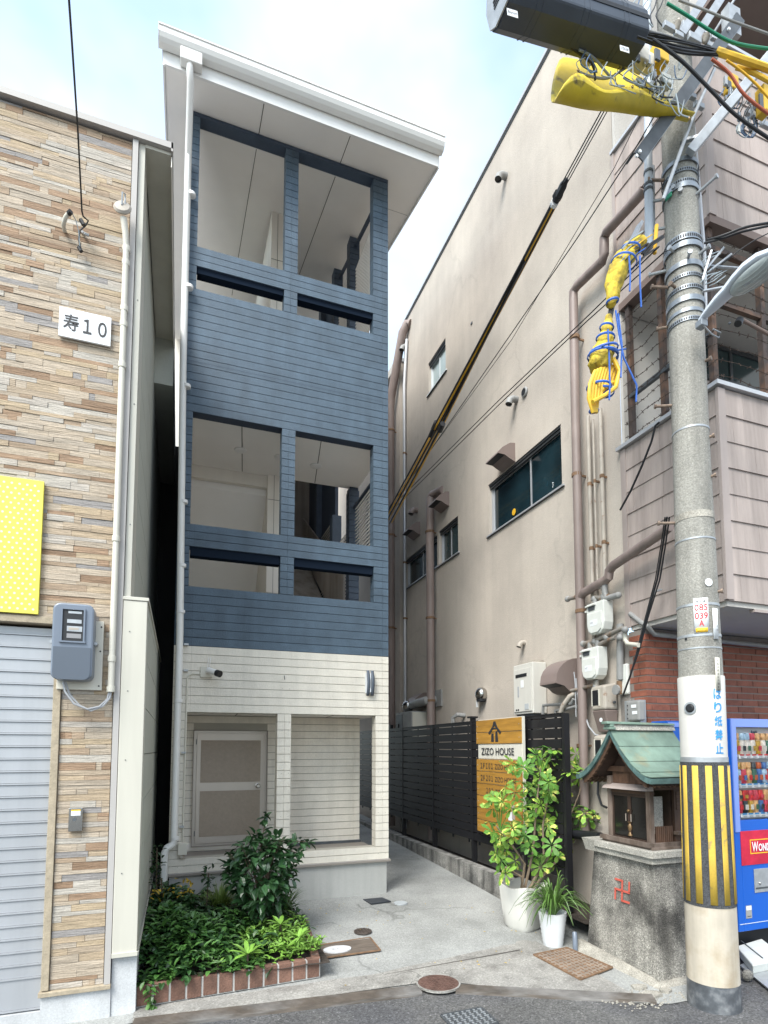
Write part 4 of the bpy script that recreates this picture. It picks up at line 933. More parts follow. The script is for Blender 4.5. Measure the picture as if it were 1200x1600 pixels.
pipe('downpipe', [q(1046, 822, 3.9), q(1040, 828, 3.92), q(958, 884, 3.94), q(952, 892, 3.95), q(951, 902, 3.95), q(944, 908, 3.96), q(912, 926, 3.98), q(905, 936)], .046, 'pipe_mauve')
yp = q(672, 900).y
pipe('downpipe', [V((XW, q(682, 764).y, q(682, 764).z)), V((XW-.07, yp+.02, q(682, 764).z+.03)), V((3.99, yp, q(672, 778).z)), V((3.98, yp, 5.4)), V((3.98, yp, .3))], .072, 'pipe_mauve', [V((3.98, yp, q(672, 831).z)), V((3.98, yp, q(672, 966).z)), V((3.98, yp, q(672, 1095).z))])
yp = 10.32; zt = q(633, 514, 4.05).z
pipe('downpipe', [V((XW, 10.1, zt)), V((XW-.05, 10.15, zt+.03)), V((3.99, 10.25, zt-.1)), V((3.93, 10.75, zt-1.15)), V((3.93, 10.8, zt-1.35)), V((3.93, 10.8, .3))], .085, 'pipe_mauve', [V((3.93, 10.8, z)) for z in (8.3, 6.1, 4.2)])
pipe('conduit', [V((4.06, 10.2, 9.9)), V((4.04, 10.3, 9.0)), V((4.04, 10.3, .3))], .03, 'window_frame', [V((4.04, 10.3, z)) for z in (7.6, 5.4, 4.3)])
for i, (x1, x2, zt_) in enumerate(((919, 923, 650), (927, 931, 655), (936, 945, 640))):
    a = q(x1, zt_, 4.04); c = q(x2+2, 905, 4.04); pipe('conduit', [V((4.04, (a.y+c.y)/2, a.z)), V((4.04, (a.y+c.y)/2, 2.9))], .022 if i != 1 else .012, 'pipe_tan', [V((4.04, (a.y+c.y)/2, z)) for z in (3.9, 4.6)])
# right half: lumpy pipework, elbows, ducts low on the wall
pipe('duct_pipe', [V((XW, 9.0, 2.62)), V((3.9, 8.98, 2.60)), V((3.87, 9.25, 2.58)), V((3.86, 9.5, 2.56))], .075, 'pipe_grey'); MB().ball((3.86, 9.7, 2.55), .11, 12, 8).build('duct_cap', M['chrome'], ap, smooth=True)
B('duct_flange', M['pipe_grey'], ap, XW-.03, XW-.002, 8.75, 9.1, 2.5, 2.78)
hood((667, 1082), .4, .25, .25)
pipe('blue_pipe', [V((XW, 7.95, 2.30)), V((3.98, 7.97, 2.31)), V((3.95, 8.05, 2.27)), V((3.95, 8.08, 1.9))], .035, 'pipe_grey', rust=False)
# ---- shingled bay
XB, YB = XW, 3.38
def shingles(z0, z1, side=True, front=True, x1=6.2, y1=YE):
    n = max(1, round((z1-z0)/.236)); h = (z1-z0)/n
    for i in range(n):
        z = z0+i*h
        if side:
            y = YB; j = 0
            while y < y1-.03:
                l = (.37 if (i+j) % 3 else .24); y2 = min(y1, y+(l if j else .12+.11*(i % 3)))
                if y1-y2 < .07: y2 = y1
                piece('shingle', M['shingle'], ap, XB-.020-.002*(i % 2), XB-.001, y+.0012, y2-.0012, z-.008, z+h-.001, 'wx'); y = y2; j += 1
        if front:
            x = XB; j = 0
            while x < x1:
                l = .44 if (i+j) % 2 else .36; x2 = min(x1, x+(l if j else .14+.12*(i % 3)))
                piece('shingle', M['shingle'], ap, x+.0012, x2-.0012, YB-.020-.002*(i % 2), YB-.001, z-.008, z+h-.001, 'wy'); x = x2; j += 1
    MB().box(XB, x1, YB, YB+.08, z0, z1).build('bay_core', M['shingle_core'], ap)
    if side: MB().box(XB, XB+.08, YB+.081, y1, z0, z1).build('bay_core', M['shingle_core'], ap)
ZS = 2.985
shingles(ZS, 4.76); shingles(6.29, 7.95)
B('corner_trim', M['shingle_trim'], ap, XB-.028, XB+.05, YB-.028, YB+.0, ZS, 4.75); B('corner_trim', M['shingle_trim'], ap, XB-.028, XB+.05, YB-.028, YB, 6.28, 7.95)
B('wall_trim', M['shingle_trim'], ap, XB-.026, XB, YE-.065, YE+.0, ZS-.02, 4.76); B('wall_trim', M['shingle_trim'], ap, XB-.026, XB, YE-.04, YE, 6.2, 7.95)
B('bay_floor', M['stucco_in'], ap, XB+.001, 6.2, YB+.001, YE-.045, ZS-.05, ZS-.003)
B('bay_soffit_trim', M['shingle_trim'], ap, XB+.3, 6.2, YB-.005, YB+.04, ZS-.075, ZS-.052)
MB().box(XB-.055, XB+.09, YB-.05, YE+.03, 4.765, 4.80).box(XB+.091, 6.2, YB-.05, YB+.09, 4.765, 4.80).build('parapet_cap', M['window_frame'], ap)
MB().box(XB-.04, XB+.09, YB-.03, YE, 7.955, 7.985).box(XB+.091, 6.2, YB-.03, YB+.09, 7.955, 7.985).build('parapet_cap', M['window_frame'], ap)
MB().box(XB+.001, 6.2, YB+.0, YE-.045, 6.215, 6.285).build('bay_lintel', M['brown_trim'], ap)
MB().box(XB-.02, XB, YB-.02, YE, 6.21, 6.282).box(XB+.0, 6.2, YB-.02, YB-.001, 6.21, 6.282).build('lintel_trim', M['brown_trim'], ap)
B('bay_ceiling', M['stucco_in'], ap, XB+.09, 6.2, YB+.09, YE-.05, 6.19, 6.212)
# balcony wall of the bay (pale inner wall) and upper eave
MB().box(4.4, 6.4, YB-.10, YE-.045, 8.62, 8.70).build('upper_eave', M['brown_trim'], ap)
for i in range(6):
    for j in range(5): piece('shingle', M['shingle'], ap, 4.42+.4*j+(.2 if i % 2 else 0), 4.415+.4*(j+1)+(.2 if i % 2 else 0), YB-.12, YB-.09, 8.71+i*.236, 8.70+(i+1)*.236, 'wy')
B('bay_core', M['shingle_core'], ap, 4.43, 6.4, YB-.085, YB+.0, 8.71, 10.1)
# window inside the bay
w_ = MB().box(5.0, 6.15, YE-.075, YE-.045, 5.74, 5.79).box(5.0, 6.15, YE-.075, YE-.045, 6.12, 6.17).box(5.0, 5.04, YE-.075, YE-.045, 5.791, 6.119).box(5.55, 5.59, YE-.075, YE-.045, 5.791, 6.119).box(6.11, 6.15, YE-.075, YE-.045, 5.791, 6.119).build('window', M['window_dark'], ap)
B('pane', M['glass_green'], w_, 5.04, 5.55, YE-.06, YE-.055, 5.79, 6.12); B('pane', M['glass_green'], w_, 5.59, 6.11, YE-.06, YE-.055, 5.79, 6.12)
B('inner_sill', M['shingle_trim'], ap, 4.95, 6.2, YE-.09, YE-.042, 5.62, 5.70)
# posts, rails
for x, y in ((4.13, 4.36), (4.13, 3.95), (4.13, 3.43), (4.72, 3.43), (5.15, 3.43)): B('bay_post', M['post_brown'], ap, x-.025, x+.025, y-.025, y+.025, 4.802, 6.21)
B('bay_rail', M['steel_dark'], ap, 4.10, 4.14, 3.43, 4.36, 5.25, 5.29); B('bay_rail', M['post_brown'], ap, 4.15, 6.2, 3.41, 3.45, 5.55, 5.59)
B('bay_rail', M['post_brown'], ap, 4.15, 6.2, 3.41, 3.45, 6.02, 6.07)
# barbed wire across the openings
bw = thing('barbed_wire', 'rusty barbed wire strung in rows across the opening of the shingled bay', 'wire', (4.1, 3.4, 4.9)); b = MB()
for k in range(10):
    z = 4.86+k*.135; pts = [(4.09, 4.42, z+.01)]; 
    for j in range(1, 8): pts.append((4.085+rnd.uniform(-.012, .012), 4.42-j*.14, z+rnd.uniform(-.02, .02)))
    pts.append((4.09, 3.36, z))
    for j in range(1, 10): pts.append((4.09+j*.2, 3.355+rnd.uniform(-.01, .01), z+rnd.uniform(-.02, .02)))
    b.tube(pts, .0035, 4)
    for a, c in zip(pts, pts[1:]):
        for t_ in (.25, .75):
            m_ = V(a).lerp(V(c), t_)
            for s_ in (rdir(-1), rdir(-1)): b.bar(m_-s_*.018, m_+s_*.018, .004, .004)
b.build('strands', M['wire_rust'], bw)['kind'] = 'stuff'
# ---- brick ground floor of the right building
YK = 4.26
B('brick_core', M['mortar'], ap, XW+.004, 8, YK+.006, YE-.004, -.05, 2.925)
z = 1.62; i = 0
while z < 2.86:
    if i % 2: piece('brick', M['brick'], ap, XW-.002, XW+.06, YK+.075, YE-.06, z+.004, z+.058)
    else: piece('brick', M['brick'], ap, XW-.002, XW+.06, YK+.10, YE-.012, z+.004, z+.058)
    piece('brick', M['brick'], ap, XW-.002, XW+(.11 if i % 2 else .05), YK, YK+(.068 if i % 2 else .094), z+.004, z+.058)
    x = XW+(.118 if i % 2 else .058)
    while x < 6.05:
        piece('brick', M['brick'], ap, x, x+.212, YK, YK+.05, z+.004, z+.058); x += .22
    z += .0665; i += 1
b = MB(); z = .0; i = 0
while z < 1.6:
    x = XW-.002
    while x < 6: b.box(x, x+.212-(.1 if x < XW and i % 2 else 0), YK, YK+.05, z+.004, z+.058); x += .22-(.1 if x < XW and i % 2 else 0)
    z += .0665; i += 1
b.build('hidden_bricks', M['brick_fine'], ap)['kind'] = 'stuff'
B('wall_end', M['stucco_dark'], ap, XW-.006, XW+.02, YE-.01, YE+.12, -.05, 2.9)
pipe('drain_pipe', [(4.08, 4.42, 3.1), (4.08, 4.30, 3.0), (4.08, 4.2, 2.93), (4.15, 4.2, 2.86), (6, 4.2, 2.83)], .022, 'pipe_grey')
# ---- meters, boxes and pipework on the wall
def gasmeter(c, lab):
    t = thing('gas_meter', lab, 'gas meter', c, 'white gas meters on the stucco wall'); x, y, z = c
    poly = [(y-.13, z+.16), (y+.13, z+.16), (y+.13, z-.06), (y+.11, z-.13), (y+.06, z-.165), (y-.06, z-.165), (y-.11, z-.13), (y-.13, z-.06)]
    MB().prism([(x-.09, a, b_) for a, b_ in poly], (.12, 0, 0)).build('case', M['gas_white'], t, bevel=.01)
    poly2 = [(y+(a-y)*.8, z-.02+(b_-z)*.8) for a, b_ in poly]; MB().prism([(x-.105, a, min(b_, z+.05)) for a, b_ in poly2], (.02, 0, 0)).build('front_cover', M['gas_white'], t, bevel=.004)
    B('index_window', M['steel_dark'], t, x-.098, x-.088, y+.0, y+.09, z+.085, z+.125); B('index_hood', M['gas_white'], t, x-.115, x-.09, y-.02, y+.12, z+.128, z+.14)
    B('bracket', M['gas_white'], t, x-.07, x+.02, y+.13, y+.18, z+.09, z+.11)
    B('printed_plate', M['sign_white'], t, x-.1065, x-.105, y-.05, y+.06, z-.08, z-.02); text('MT', M['ink_grey'], t, (x-.1075, y+.05, z-.06), (0, -1, 0), (0, 0, 1), .02)
    for s_ in (-.06, .06): T('union', M['pipe_grey'], t, [(x-.03, y+s_, z+.16), (x-.03, y+s_, z+.23)], .026, 10)
gasmeter((4.0, 4.72, 3.11), 'upper white gas meter on the stucco wall left of the shingled bay')
gasmeter((4.0, 4.82, 2.66), 'lower white gas meter under the horizontal pipes on the stucco wall')
pw = thing('gas_pipework', 'grey and rusty gas pipes with elbows looping around the two white meters', 'pipes', (4.0, 4.8, 3.0))
qq = lambda px, py, x=3.97: F(px, py, 0, x)
for nm, pts, r in (('pipe', [qq(887, 936), qq(897, 934), qq(925, 919), qq(940, 917), qq(945, 924)], .022), ('pipe', [qq(945, 905), qq(945, 925), qq(948, 935), qq(966, 930)], .03), ('pipe', [qq(928, 940), qq(930, 933), qq(945, 935), qq(952, 930)], .02),
                   ('pipe', [qq(911, 1006), qq(925, 1003), qq(950, 992), qq(972, 982), qq(977, 984)], .024), ('pipe', [qq(922, 1006), qq(926, 1014), qq(938, 1006), qq(950, 1000), qq(962, 996)], .02),
                   ('pipe', [qq(893, 1079), qq(905, 1077), qq(928, 1070), qq(931, 1062)], .02), ('pipe', [qq(969, 975, 4.05), qq(969, 1062, 4.05)], .034), ('pipe', [qq(932, 1063), qq(932, 1075)], .026)):
    T(nm, M['pipe_rusty' if r < .03 else 'pipe_grey'], pw, pts, r, 10)
for p in (qq(945, 905), qq(945, 934), qq(966, 930), qq(929, 936), qq(977, 984), qq(930, 1002), qq(948, 996), qq(969, 996), qq(931, 1073), qq(911, 1006), qq(887, 936)): MB().ball(p, .034, 10, 6).build('elbow', M['pipe_grey'], pw, smooth=True)
T('valve_pipe', M['plastic_cream'], pw, [qq(977, 986, 4.0), qq(977, 1000, 4.0), qq(981, 1006, 4.0), qq(998, 1008, 3.95)], .022, 10)
B('pipe_cover', M['gas_white'], pw, 4.06, 4.1, 4.46, 4.60, 2.32, 2.62, .015)
T('valve', M['rust'], pw, [qq(968, 1064, 4.05), qq(968, 1085, 4.05)], .028, 8); MB().lathe(qq(964, 1078, 3.98), [(.05, 0), (.05, .02)], 12, (-1, 0, 0)).build('valve_disc', M['pipe_grey'], pw)
def tanmeter(y, z, lab):
    t = thing('electric_meter', lab, 'meter box', (4.0, y, z), 'tan electricity meter boxes on the stucco wall'); x = 3.93
    MB().hexa([(x, y-.10, z-.02), (4.08, y-.12, z-.02), (4.08, y+.12, z-.02), (x, y+.10, z-.02), (x, y-.10, z+.22), (4.08, y-.12, z+.25), (4.08, y+.12, z+.25), (x, y+.10, z+.22)]).build('case', M['pipe_tan'], t, bevel=.02)
    MB().hexa([(x+.06, y-.08, z-.24), (4.08, y-.1, z-.22), (4.08, y+.1, z-.22), (x+.06, y+.08, z-.24), (x+.004, y-.095, z-.022), (4.08, y-.118, z-.022), (4.08, y+.118, z-.022), (x+.004, y+.095, z-.022)]).build('lower_cover', M['hood_mauve'], t, bevel=.012)
    B('dial_window', M['black'], t, x-.006, x+.01, y-.02, y+.07, z+.03, z+.18); MB().box(x-.009, x+.008, y-.032, y-.021, z+.02, z+.19).box(x-.009, x+.008, y+.071, y+.082, z+.02, z+.19).build('window_rim', M['plastic_cream'], t)
    MB().lathe((x+.02, y-.02, z-.12), [(.022, 0), (.022, .004)], 12, (-1, 0, 0)).build('badge', M['sign_white'], t); MB().lathe((4.02, y-.125, z+.05), [(.014, 0), (.014, .02)], 8, (0, -1, 0)).build('bolt', M['steel_dark'], t)
tanmeter(4.74, 2.20, 'upper tan electricity meter box below the lower gas meter'); tanmeter(4.72, 1.70, 'lower tan electricity meter box half hidden behind the shrine roof')
sw = thing('breaker_box', 'clear fronted grey breaker box above the ridge of the copper shrine roof', 'meter box', (4.05, 4.4, 2.15))
B('back_box', M['galv'], sw, 4.02, 4.095, 4.27, 4.47, 2.02, 2.25, .004); B('clear_cover', M['pipe_grey'], sw, 3.94, 4.018, 4.20, 4.36, 2.05, 2.235, .015)
B('label', M['sign_white'], sw, 3.936, 3.939, 4.23, 4.29, 2.17, 2.20); B('label', M['sign_white'], sw, 3.936, 3.939, 4.22, 4.28, 2.11, 2.14)
for z in (2.07, 2.11, 2.15, 2.19): B('terminal', M['ink'], sw, 3.936, 3.939, 4.335, 4.345, z, z+.012)
hc = thing('service_cables', 'bundle of black cables hanging from the pole down to the breaker box', 'cable', qq(975, 1090))
for dx, r in ((0, .009), (4, .007), (-3, .005)):
    T('cable', M['black_cable'], hc, [F(1042+dx, 808, 0, 3.75), qq(1036+dx, 850, 3.85), qq(1027+dx, 905, 3.93), qq(1010+dx*.6, 965, 3.96), qq(997+dx*.5, 1015, 3.97), qq(985, 1055, 3.98), qq(973, 1088, 3.99)], r, 6)
T('cable', M['black_cable'], hc, [qq(969, 797), qq(985, 768), qq(1003, 728), qq(1018, 690), qq(1024, 665), qq(1030, 660)], .010, 6); T('cable', M['cable_grey'], hc, [qq(1034, 921, 4.0), qq(1024, 924, 3.95), qq(1018, 935, 3.95)], .009, 6)
cg = thing('flex_conduit', 'thick pale conduit curving down the stucco wall beside the mauve downpipe', 'pipe', qq(880, 1200))
T('conduit', M['pipe_tan'], cg, [qq(900, 1082, 4.0), qq(890, 1088, 3.95), qq(880, 1102, 3.92), qq(873, 1122, 3.92), qq(872, 1150, 3.93), qq(877, 1240, 3.95), qq(880, 1330, 3.95)], .026, 10)
for p0, p1 in (((897, 1050), (900, 1120)), ((900, 1060), (908, 1140))): T('wire', M['cable_grey'], cg, [qq(*p0), qq(p0[0]+2, p0[1]+20), qq(*p1)], .007, 6)
T('wire', M['cable_grey'], cg, [qq(915, 1120, 4.0), qq(920, 1135, 4.0), qq(930, 1148, 4.0), qq(940, 1150, 4.0)], .009, 6); T('wire', M['black_cable'], cg, [qq(935, 1218, 4.05), qq(934, 1240, 4.05), qq(940, 1258, 4.05), qq(948, 1262, 4.05)], .013, 6)
bp = thing('blue_grey_pipe', 'blue grey water pipe running level under the water heater', 'pipe', qq(870, 1105))
T('pipe', M['pipe_grey'], bp, [qq(848, 1118), qq(849, 1102), qq(868, 1101), qq(893, 1099), qq(896, 1092)], .018, 8); T('pipe', M['pipe_grey'], bp, [qq(867, 1140), qq(868, 1110), qq(885, 1108), qq(900, 1104)], .018, 8)
T('pipe', M['pipe_grey'], bp, [qq(868, 1120), qq(870, 1310)], .014, 8)
B('recess_strip', M['shingle_trim'], ap, XW-.012, XW-.002, 5.12, 5.24, .9, 2.12)
bkp = thing('black_pipe', 'fat black pipe running level behind the plants towards the shrine', 'pipe', qq(910, 1300, 3.8))
T('pipe', M['black'], bkp, [F(868, 1303, 0, 3.78), F(905, 1304, 0, 3.78), F(938, 1308, 0, 3.7)], .045, 12)
# water heater
hx = thing('water_heater', 'white wall mounted gas water heater above the slat fence', 'water heater', (3.95, 6, 2.5))
B('case', M['heater_white'], hx, 3.90, 4.09, 5.82, 6.24, 2.21, 2.82, .008); B('front_panel', M['heater_white'], hx, 3.888, 3.899, 5.84, 6.22, 2.24, 2.76, .003)
B('exhaust_grille', M['black'], hx, 3.882, 3.889, 5.93, 6.17, 2.66, 2.70, .01); B('top_flange', M['pipe_tan'], hx, 4.0, 4.095, 5.88, 6.18, 2.822, 2.86)
B('sticker', M['sign_white'], hx, 3.884, 3.8875, 6.0, 6.06, 2.53, 2.62); B('sticker', M['cable_grey'], hx, 3.884, 3.8875, 6.10, 6.13, 2.42, 2.55); B('panel_label', M['blue_lid'], hx, 3.884, 3.8875, 5.90, 5.98, 2.26, 2.33)
for y in (6.15, 6.11): B('slot', M['black'], hx, 3.884, 3.8875, y, y+.025, 2.255, 2.275)
B('underside', M['steel_dark'], hx, 3.92, 4.08, 5.85, 6.21, 2.17, 2.209); MB().lathe((3.98, 6.26, 2.5), [(.02, 0), (.02, .02)], 8, (0, 1, 0)).build('bolt', M['steel_dark'], hx)
au = thing('condenser_box', 'pale grey machine box standing above the far end of the fence', 'machine box', (3.85, 10, 2.1))
B('case', M['pipe_grey'], au, 3.72, 4.02, 9.2, 9.95, 1.9, 2.44, .01); B('dark_panel', M['steel_dark'], au, 3.714, 3.719, 9.62, 9.93, 1.95, 2.40); B('side_panel', M['plastic_cream'], au, 3.74, 4.0, 9.19, 9.199, 1.93, 2.42)
# ================================================================ black slat fence
XF = 3.66
fe = thing('slat_fence', 'black horizontal slat privacy fence between the alley and the stucco wall', 'fence', (XF, 8, .4))
panels = [(4.98, 5.66), (5.70, 6.90), (6.94, 8.16), (8.20, 9.45), (9.49, 10.7), (10.74, 12.0)]
for i, (a, b_) in enumerate(panels):
    z = .60 if i else .5; k = 0
    while z < 2.13:
        piece('slat', M['fence_black'], fe, XF, XF+.02, a, b_, z, min(z+.098, 2.15)); z += .108; k += 1
    for y in (a+.12, b_-.12, (a+b_)/2): B('batten', M['fence_black'], fe, XF+.021, XF+.035, y-.015, y+.015, .55, 2.13)
for i, y in enumerate((4.94, 5.68, 6.92, 8.18, 9.47, 10.72)): B('post', M['fence_black'], fe, XF-.006, XF+.06, y-.022, y+.022, .18, 2.155 if i != 2 else 2.20)
B('post_cap', M['fence_black'], fe, XF-.03, XF+.08, 6.88, 6.98, 2.201, 2.225); B('top_rail', M['fence_black'], fe, XF-.004, XF+.03, 4.95, 12, 2.152, 2.162)
for y in (9.85, 10.25): B('post_cap', M['fence_black'], fe, XF+.04, XF+.1, y-.05, y+.05, 2.10, 2.24)
# house sign
XS = 3.56
sg = thing('house_sign', 'tall wooden board sign reading ZIZO HOUSE fixed to the black fence', 'sign', (XS, 6.1, .8))
q0 = F(744, 1128, 0, XS); q1 = F(813, 1120, 0, XS); ya, yb = q0.y, q1.y   # far edge, near edge
zt, zb = 2.15, .765
B('backing', M['sign_panel'], sg, XS+.018, XS+.05, yb-.012, ya-.02, zb+.01, zt+.006)
lv = [1-(v-1128)/(1298-1128) for v in (1128, 1149, 1166)]
H_ = zt-zb
def zz_(v): return zt-(v-1128)/170*H_
bds = [(1128.5, 1146.5), (1147.5, 1164)]+[(1188+18.4*i, 1188+18.4*(i+1)-1.0) for i in range(6)]
for i, (a, b_) in enumerate(bds): piece('sign_board', M['sign_wood'], sg, XS, XS+.017, yb, ya, zz_(b_), zz_(a))
B('name_panel', M['sign_panel'], sg, XS+.008, XS+.0175, yb-.004, ya-.035, zz_(1186.5), zz_(1165.5))
sx = (0, -1, 0); W_ = ya-yb
text('ZIZO HOUSE', M['ink'], sg, (XS+.0035, ya-W_*.12, zz_(1181)), sx, (0, 0, 1), zz_(1170.5)-zz_(1181), W_*.74, ext=.004, bold=.012)
for i, (a, b_) in enumerate((('１F', '１０１'), ('２F', '２０１'), ('', '２０２'))):
    v = 1188+18.4*i+14; h_ = zz_(v-9)-zz_(v)
    if a: text(a, M['ink'], sg, (XS-.001, ya-W_*.10, zz_(v)), sx, (0, 0, 1), h_, W_*.10, bold=.03)
    text(b_, M['ink'], sg, (XS-.001, ya-W_*.235, zz_(v)), sx, (0, 0, 1), h_, W_*.16, bold=.03)
    text('ZIZO HOUSE', M['ink'], sg, (XS-.001, ya-W_*.44, zz_(v)), sx, (0, 0, 1), h_*.85, W_*.46, bold=.008)
def sp_(u, v): return V((XS-.001, ya-W_*u, zz_(v)))
lg = MB()
for poly in ([(.43, 1131.5), (.47, 1131.5), (.505, 1139), (.60, 1148), (.57, 1151), (.45, 1138), (.34, 1151), (.30, 1148.5), (.40, 1139)], [(.415, 1141), (.485, 1141), (.495, 1143), (.405, 1143)],
             [(.375, 1149), (.425, 1149), (.43, 1161.5), (.37, 1161.5)], [(.47, 1147), (.51, 1145.5), (.53, 1161.5), (.465, 1161.5)]):
    lg.prism([sp_(u, v) for u, v in poly], (-.003, 0, 0))
lg.build('house_emblem', M['ink'], sg)
for y in (yb+.03, ya-.03):
    for a, b_ in bds: MB().lathe((XS, y, (zz_(a)+zz_(b_))/2), [(.006, 0), (.006, .003)], 6, (-1, 0, 0)).build('screw', M['galv'], sg)
B('pinned_notice', M['sign_white'], sg, XS-.004, XS-.001, yb+.19, yb+.28, .98, 1.08); B('pinned_notice', M['shingle_trim'], sg, XS-.006, XS-.001, yb+.14, yb+.20, 1.0, 1.16)
# ================================================================ stone shrine base and small copper roofed shrine
sb = thing('shrine_plinth', 'speckled stone plinth carved with a red manji, at the corner of the forecourt', 'stone plinth', (3.75, 3.95, 0))
MB().hexa([(3.45, 3.57, -.02), (4.04, 3.60, -.02), (4.04, 4.24, -.02), (3.47, 4.42, -.02), (3.51, 3.635, .895), (4.04, 3.64, .895), (4.04, 4.24, .895), (3.51, 4.34, .895)]).build('body', M['granite'], sb, bevel=.006)
B('ledge_lower', M['granite_top'], sb, 3.462, 4.05, 3.60, 4.25, .896, .945, .004); B('ledge_upper', M['granite_top'], sb, 3.438, 4.05, 3.575, 4.25, .946, .998, .004)
MB().hexa([(3.462, 4.252, .896), (4.0, 4.252, .896), (4.0, 4.40, .896), (3.462, 4.39, .896), (3.438, 4.252, .998), (4.0, 4.252, .998), (4.0, 4.42, .998), (3.438, 4.41, .998)]).build('ledge_end', M['granite_top'], sb)
MB().hexa([(3.40, 3.50, -.02), (4.0, 3.50, -.02), (4.0, 3.60, -.02), (3.42, 4.5, -.02), (3.43, 3.54, .035), (4.0, 3.53, .035), (4.0, 3.60, .035), (3.452, 4.45, .05)]).build('mortar_skirt', M['granite_pale'], sb)
MB().hexa([(3.36, 4.5, -.02), (3.47, 4.5, -.02), (3.45, 3.6, -.02), (3.36, 3.5, -.02), (3.44, 4.5, .075), (3.48, 4.5, .075), (3.45, 3.6, .05), (3.42, 3.52, .03)]).build('mortar_skirt', M['granite_pale'], sb)
# manji bars, painted in shallow grooves of the sloping face
def face(y, z): return V((3.45+(3.51-3.45)*(z/.9)-.0015, y, z))
pc = [F(960, 1372, 0, 3.49), F(985, 1412, 0, 3.49)]; yc = (pc[0].y+pc[1].y)/2; zc = (pc[0].z+pc[1].z)/2; s_ = .088; w_ = .0085
mj = MB()
for (a, b_, c, d) in ((-s_, -w_, s_, w_), (-w_, -s_, w_, s_), (-s_, -s_, 0, -s_+2*w_), (0, s_-2*w_, s_, s_), (-s_, 0, -s_+2*w_, s_), (s_-2*w_, -s_, s_, 0)):
    u0, u1, v0, v1 = a, c, b_, d
    q4 = [face(yc+u0, zc+v0), face(yc+u1, zc+v0), face(yc+u1, zc+v1), face(yc+u0, zc+v1)]; mj.hexa(q4+[p+V((-.003, 0, 0)) for p in q4])
mj.build('manji', M['manji_red'], sb)
hs = thing('small_shrine', 'small wooden shrine with a curved green copper roof standing on the stone plinth', 'shrine', (3.75, 3.93, 1.0))
X0, X1, Y0, Y1, Z0 = 3.565, 4.0, 3.715, 4.16, 1.0
b = MB().box(3.50, 4.03, Y0-.09, Y1+.05, Z0, Z0+.02).build('floor_board', M['grey_wood'], hs)
MB().bar((3.50, Y0-.07, Z0+.035), (3.50, Y1+.06, Z0+.035), .035, .035).build('base_beam', M['grey_wood'], hs); MB().bar((3.52, Y0-.06, Z0+.035), (4.03, Y0-.06, Z0+.035), .03, .03).build('base_beam', M['grey_wood'], hs)
for x, y in ((X0, Y0), (X0, Y1), (X1, Y0), (X1, Y1)): B('post', M['grey_wood'], hs, x-.022, x+.022, y-.022, y+.022, Z0+.02, 1.56, .004)
B('inner_box', M['dark_wood'], hs, X0+.24, X1-.03, Y0+.03, Y1-.03, Z0+.03, 1.5)
MB().box(X0-.01, X0+.01, Y0+.025, Y1-.025, Z0+.025, Z0+.055).box(X0-.01, X0+.01, Y0+.025, Y1-.025, 1.395, 1.42).build('door_rail', M['dark_wood'], hs)
ym = (Y0+Y1)/2
for a, c in ((Y0+.024, ym-.002), (ym+.002, Y1-.024)):
    d_ = MB().box(X0-.008, X0+.006, a, a+.014, Z0+.056, 1.394).box(X0-.008, X0+.006, c-.014, c, Z0+.056, 1.394).build('door', M['dark_wood'], hs)
    B('pane', M['shrine_glass'], d_, X0-.001, X0+.002, a+.014, c-.014, Z0+.056, 1.394)
for y in (ym-.03, ym+.03): T('door_handle', M['silver_vase'], hs, [(X0-.018, y, 1.19), (X0-.018, y, 1.25)], .005, 6)
MB().lathe((X0-.002, ym, Z0+.07), [(.02, 0), (.018, .012), (.009, .03), (.018, .055), (.02, .08), (.01, .10), (.022, .115)], 12).build('door_ornament', M['brass'], hs, smooth=True)
MB().ball((X0-.016, ym, 1.275), .014, 8, 6).build('door_ornament', M['brass'], hs, smooth=True)
# lintel, weather board and gable of the entrance side
B('lintel', M['old_wood'], hs, X0-.015, X0+.02, Y0-.03, Y1+.03, 1.422, 1.446)
MB().hexa([(X0-.07, Y0-.035, 1.455), (X0+.01, Y0-.035, 1.455), (X0+.01, Y1+.035, 1.455), (X0-.07, Y1+.035, 1.455), (X0-.055, Y0-.03, 1.475), (X0+.01, Y0-.03, 1.50), (X0+.01, Y1+.03, 1.50), (X0-.055, Y1+.03, 1.475)]).build('weather_board', M['shingle_trim'], hs)
for k in range(10): piece('gable_plank', M['old_wood'], hs, X0, X0+.012, Y0+.02+k*.04, Y0+.058+k*.04, 1.50, 1.60)
B('gable_beam', M['old_wood'], hs, X0-.02, X0+.02, Y0-.02, Y1+.02, 1.60, 1.645)
def prof(t):      # t 0..1 from ridge to eave: concave slope
    return (t*.445, 1.955-.40*(1-(1-t)**1.75)*.98-.0*t)
for s in (-1, 1): pass
B('king_post', M['old_wood'], hs, X0-.015, X0+.015, ym-.02, ym+.02, 1.65, 1.80)
MB().prism([(X0+.01, ym-.22, 1.646), (X0+.01, ym+.22, 1.646), (X0+.01, ym, 1.90)], (.01, 0, 0)).build('gable_board', M['dark_wood'], hs)
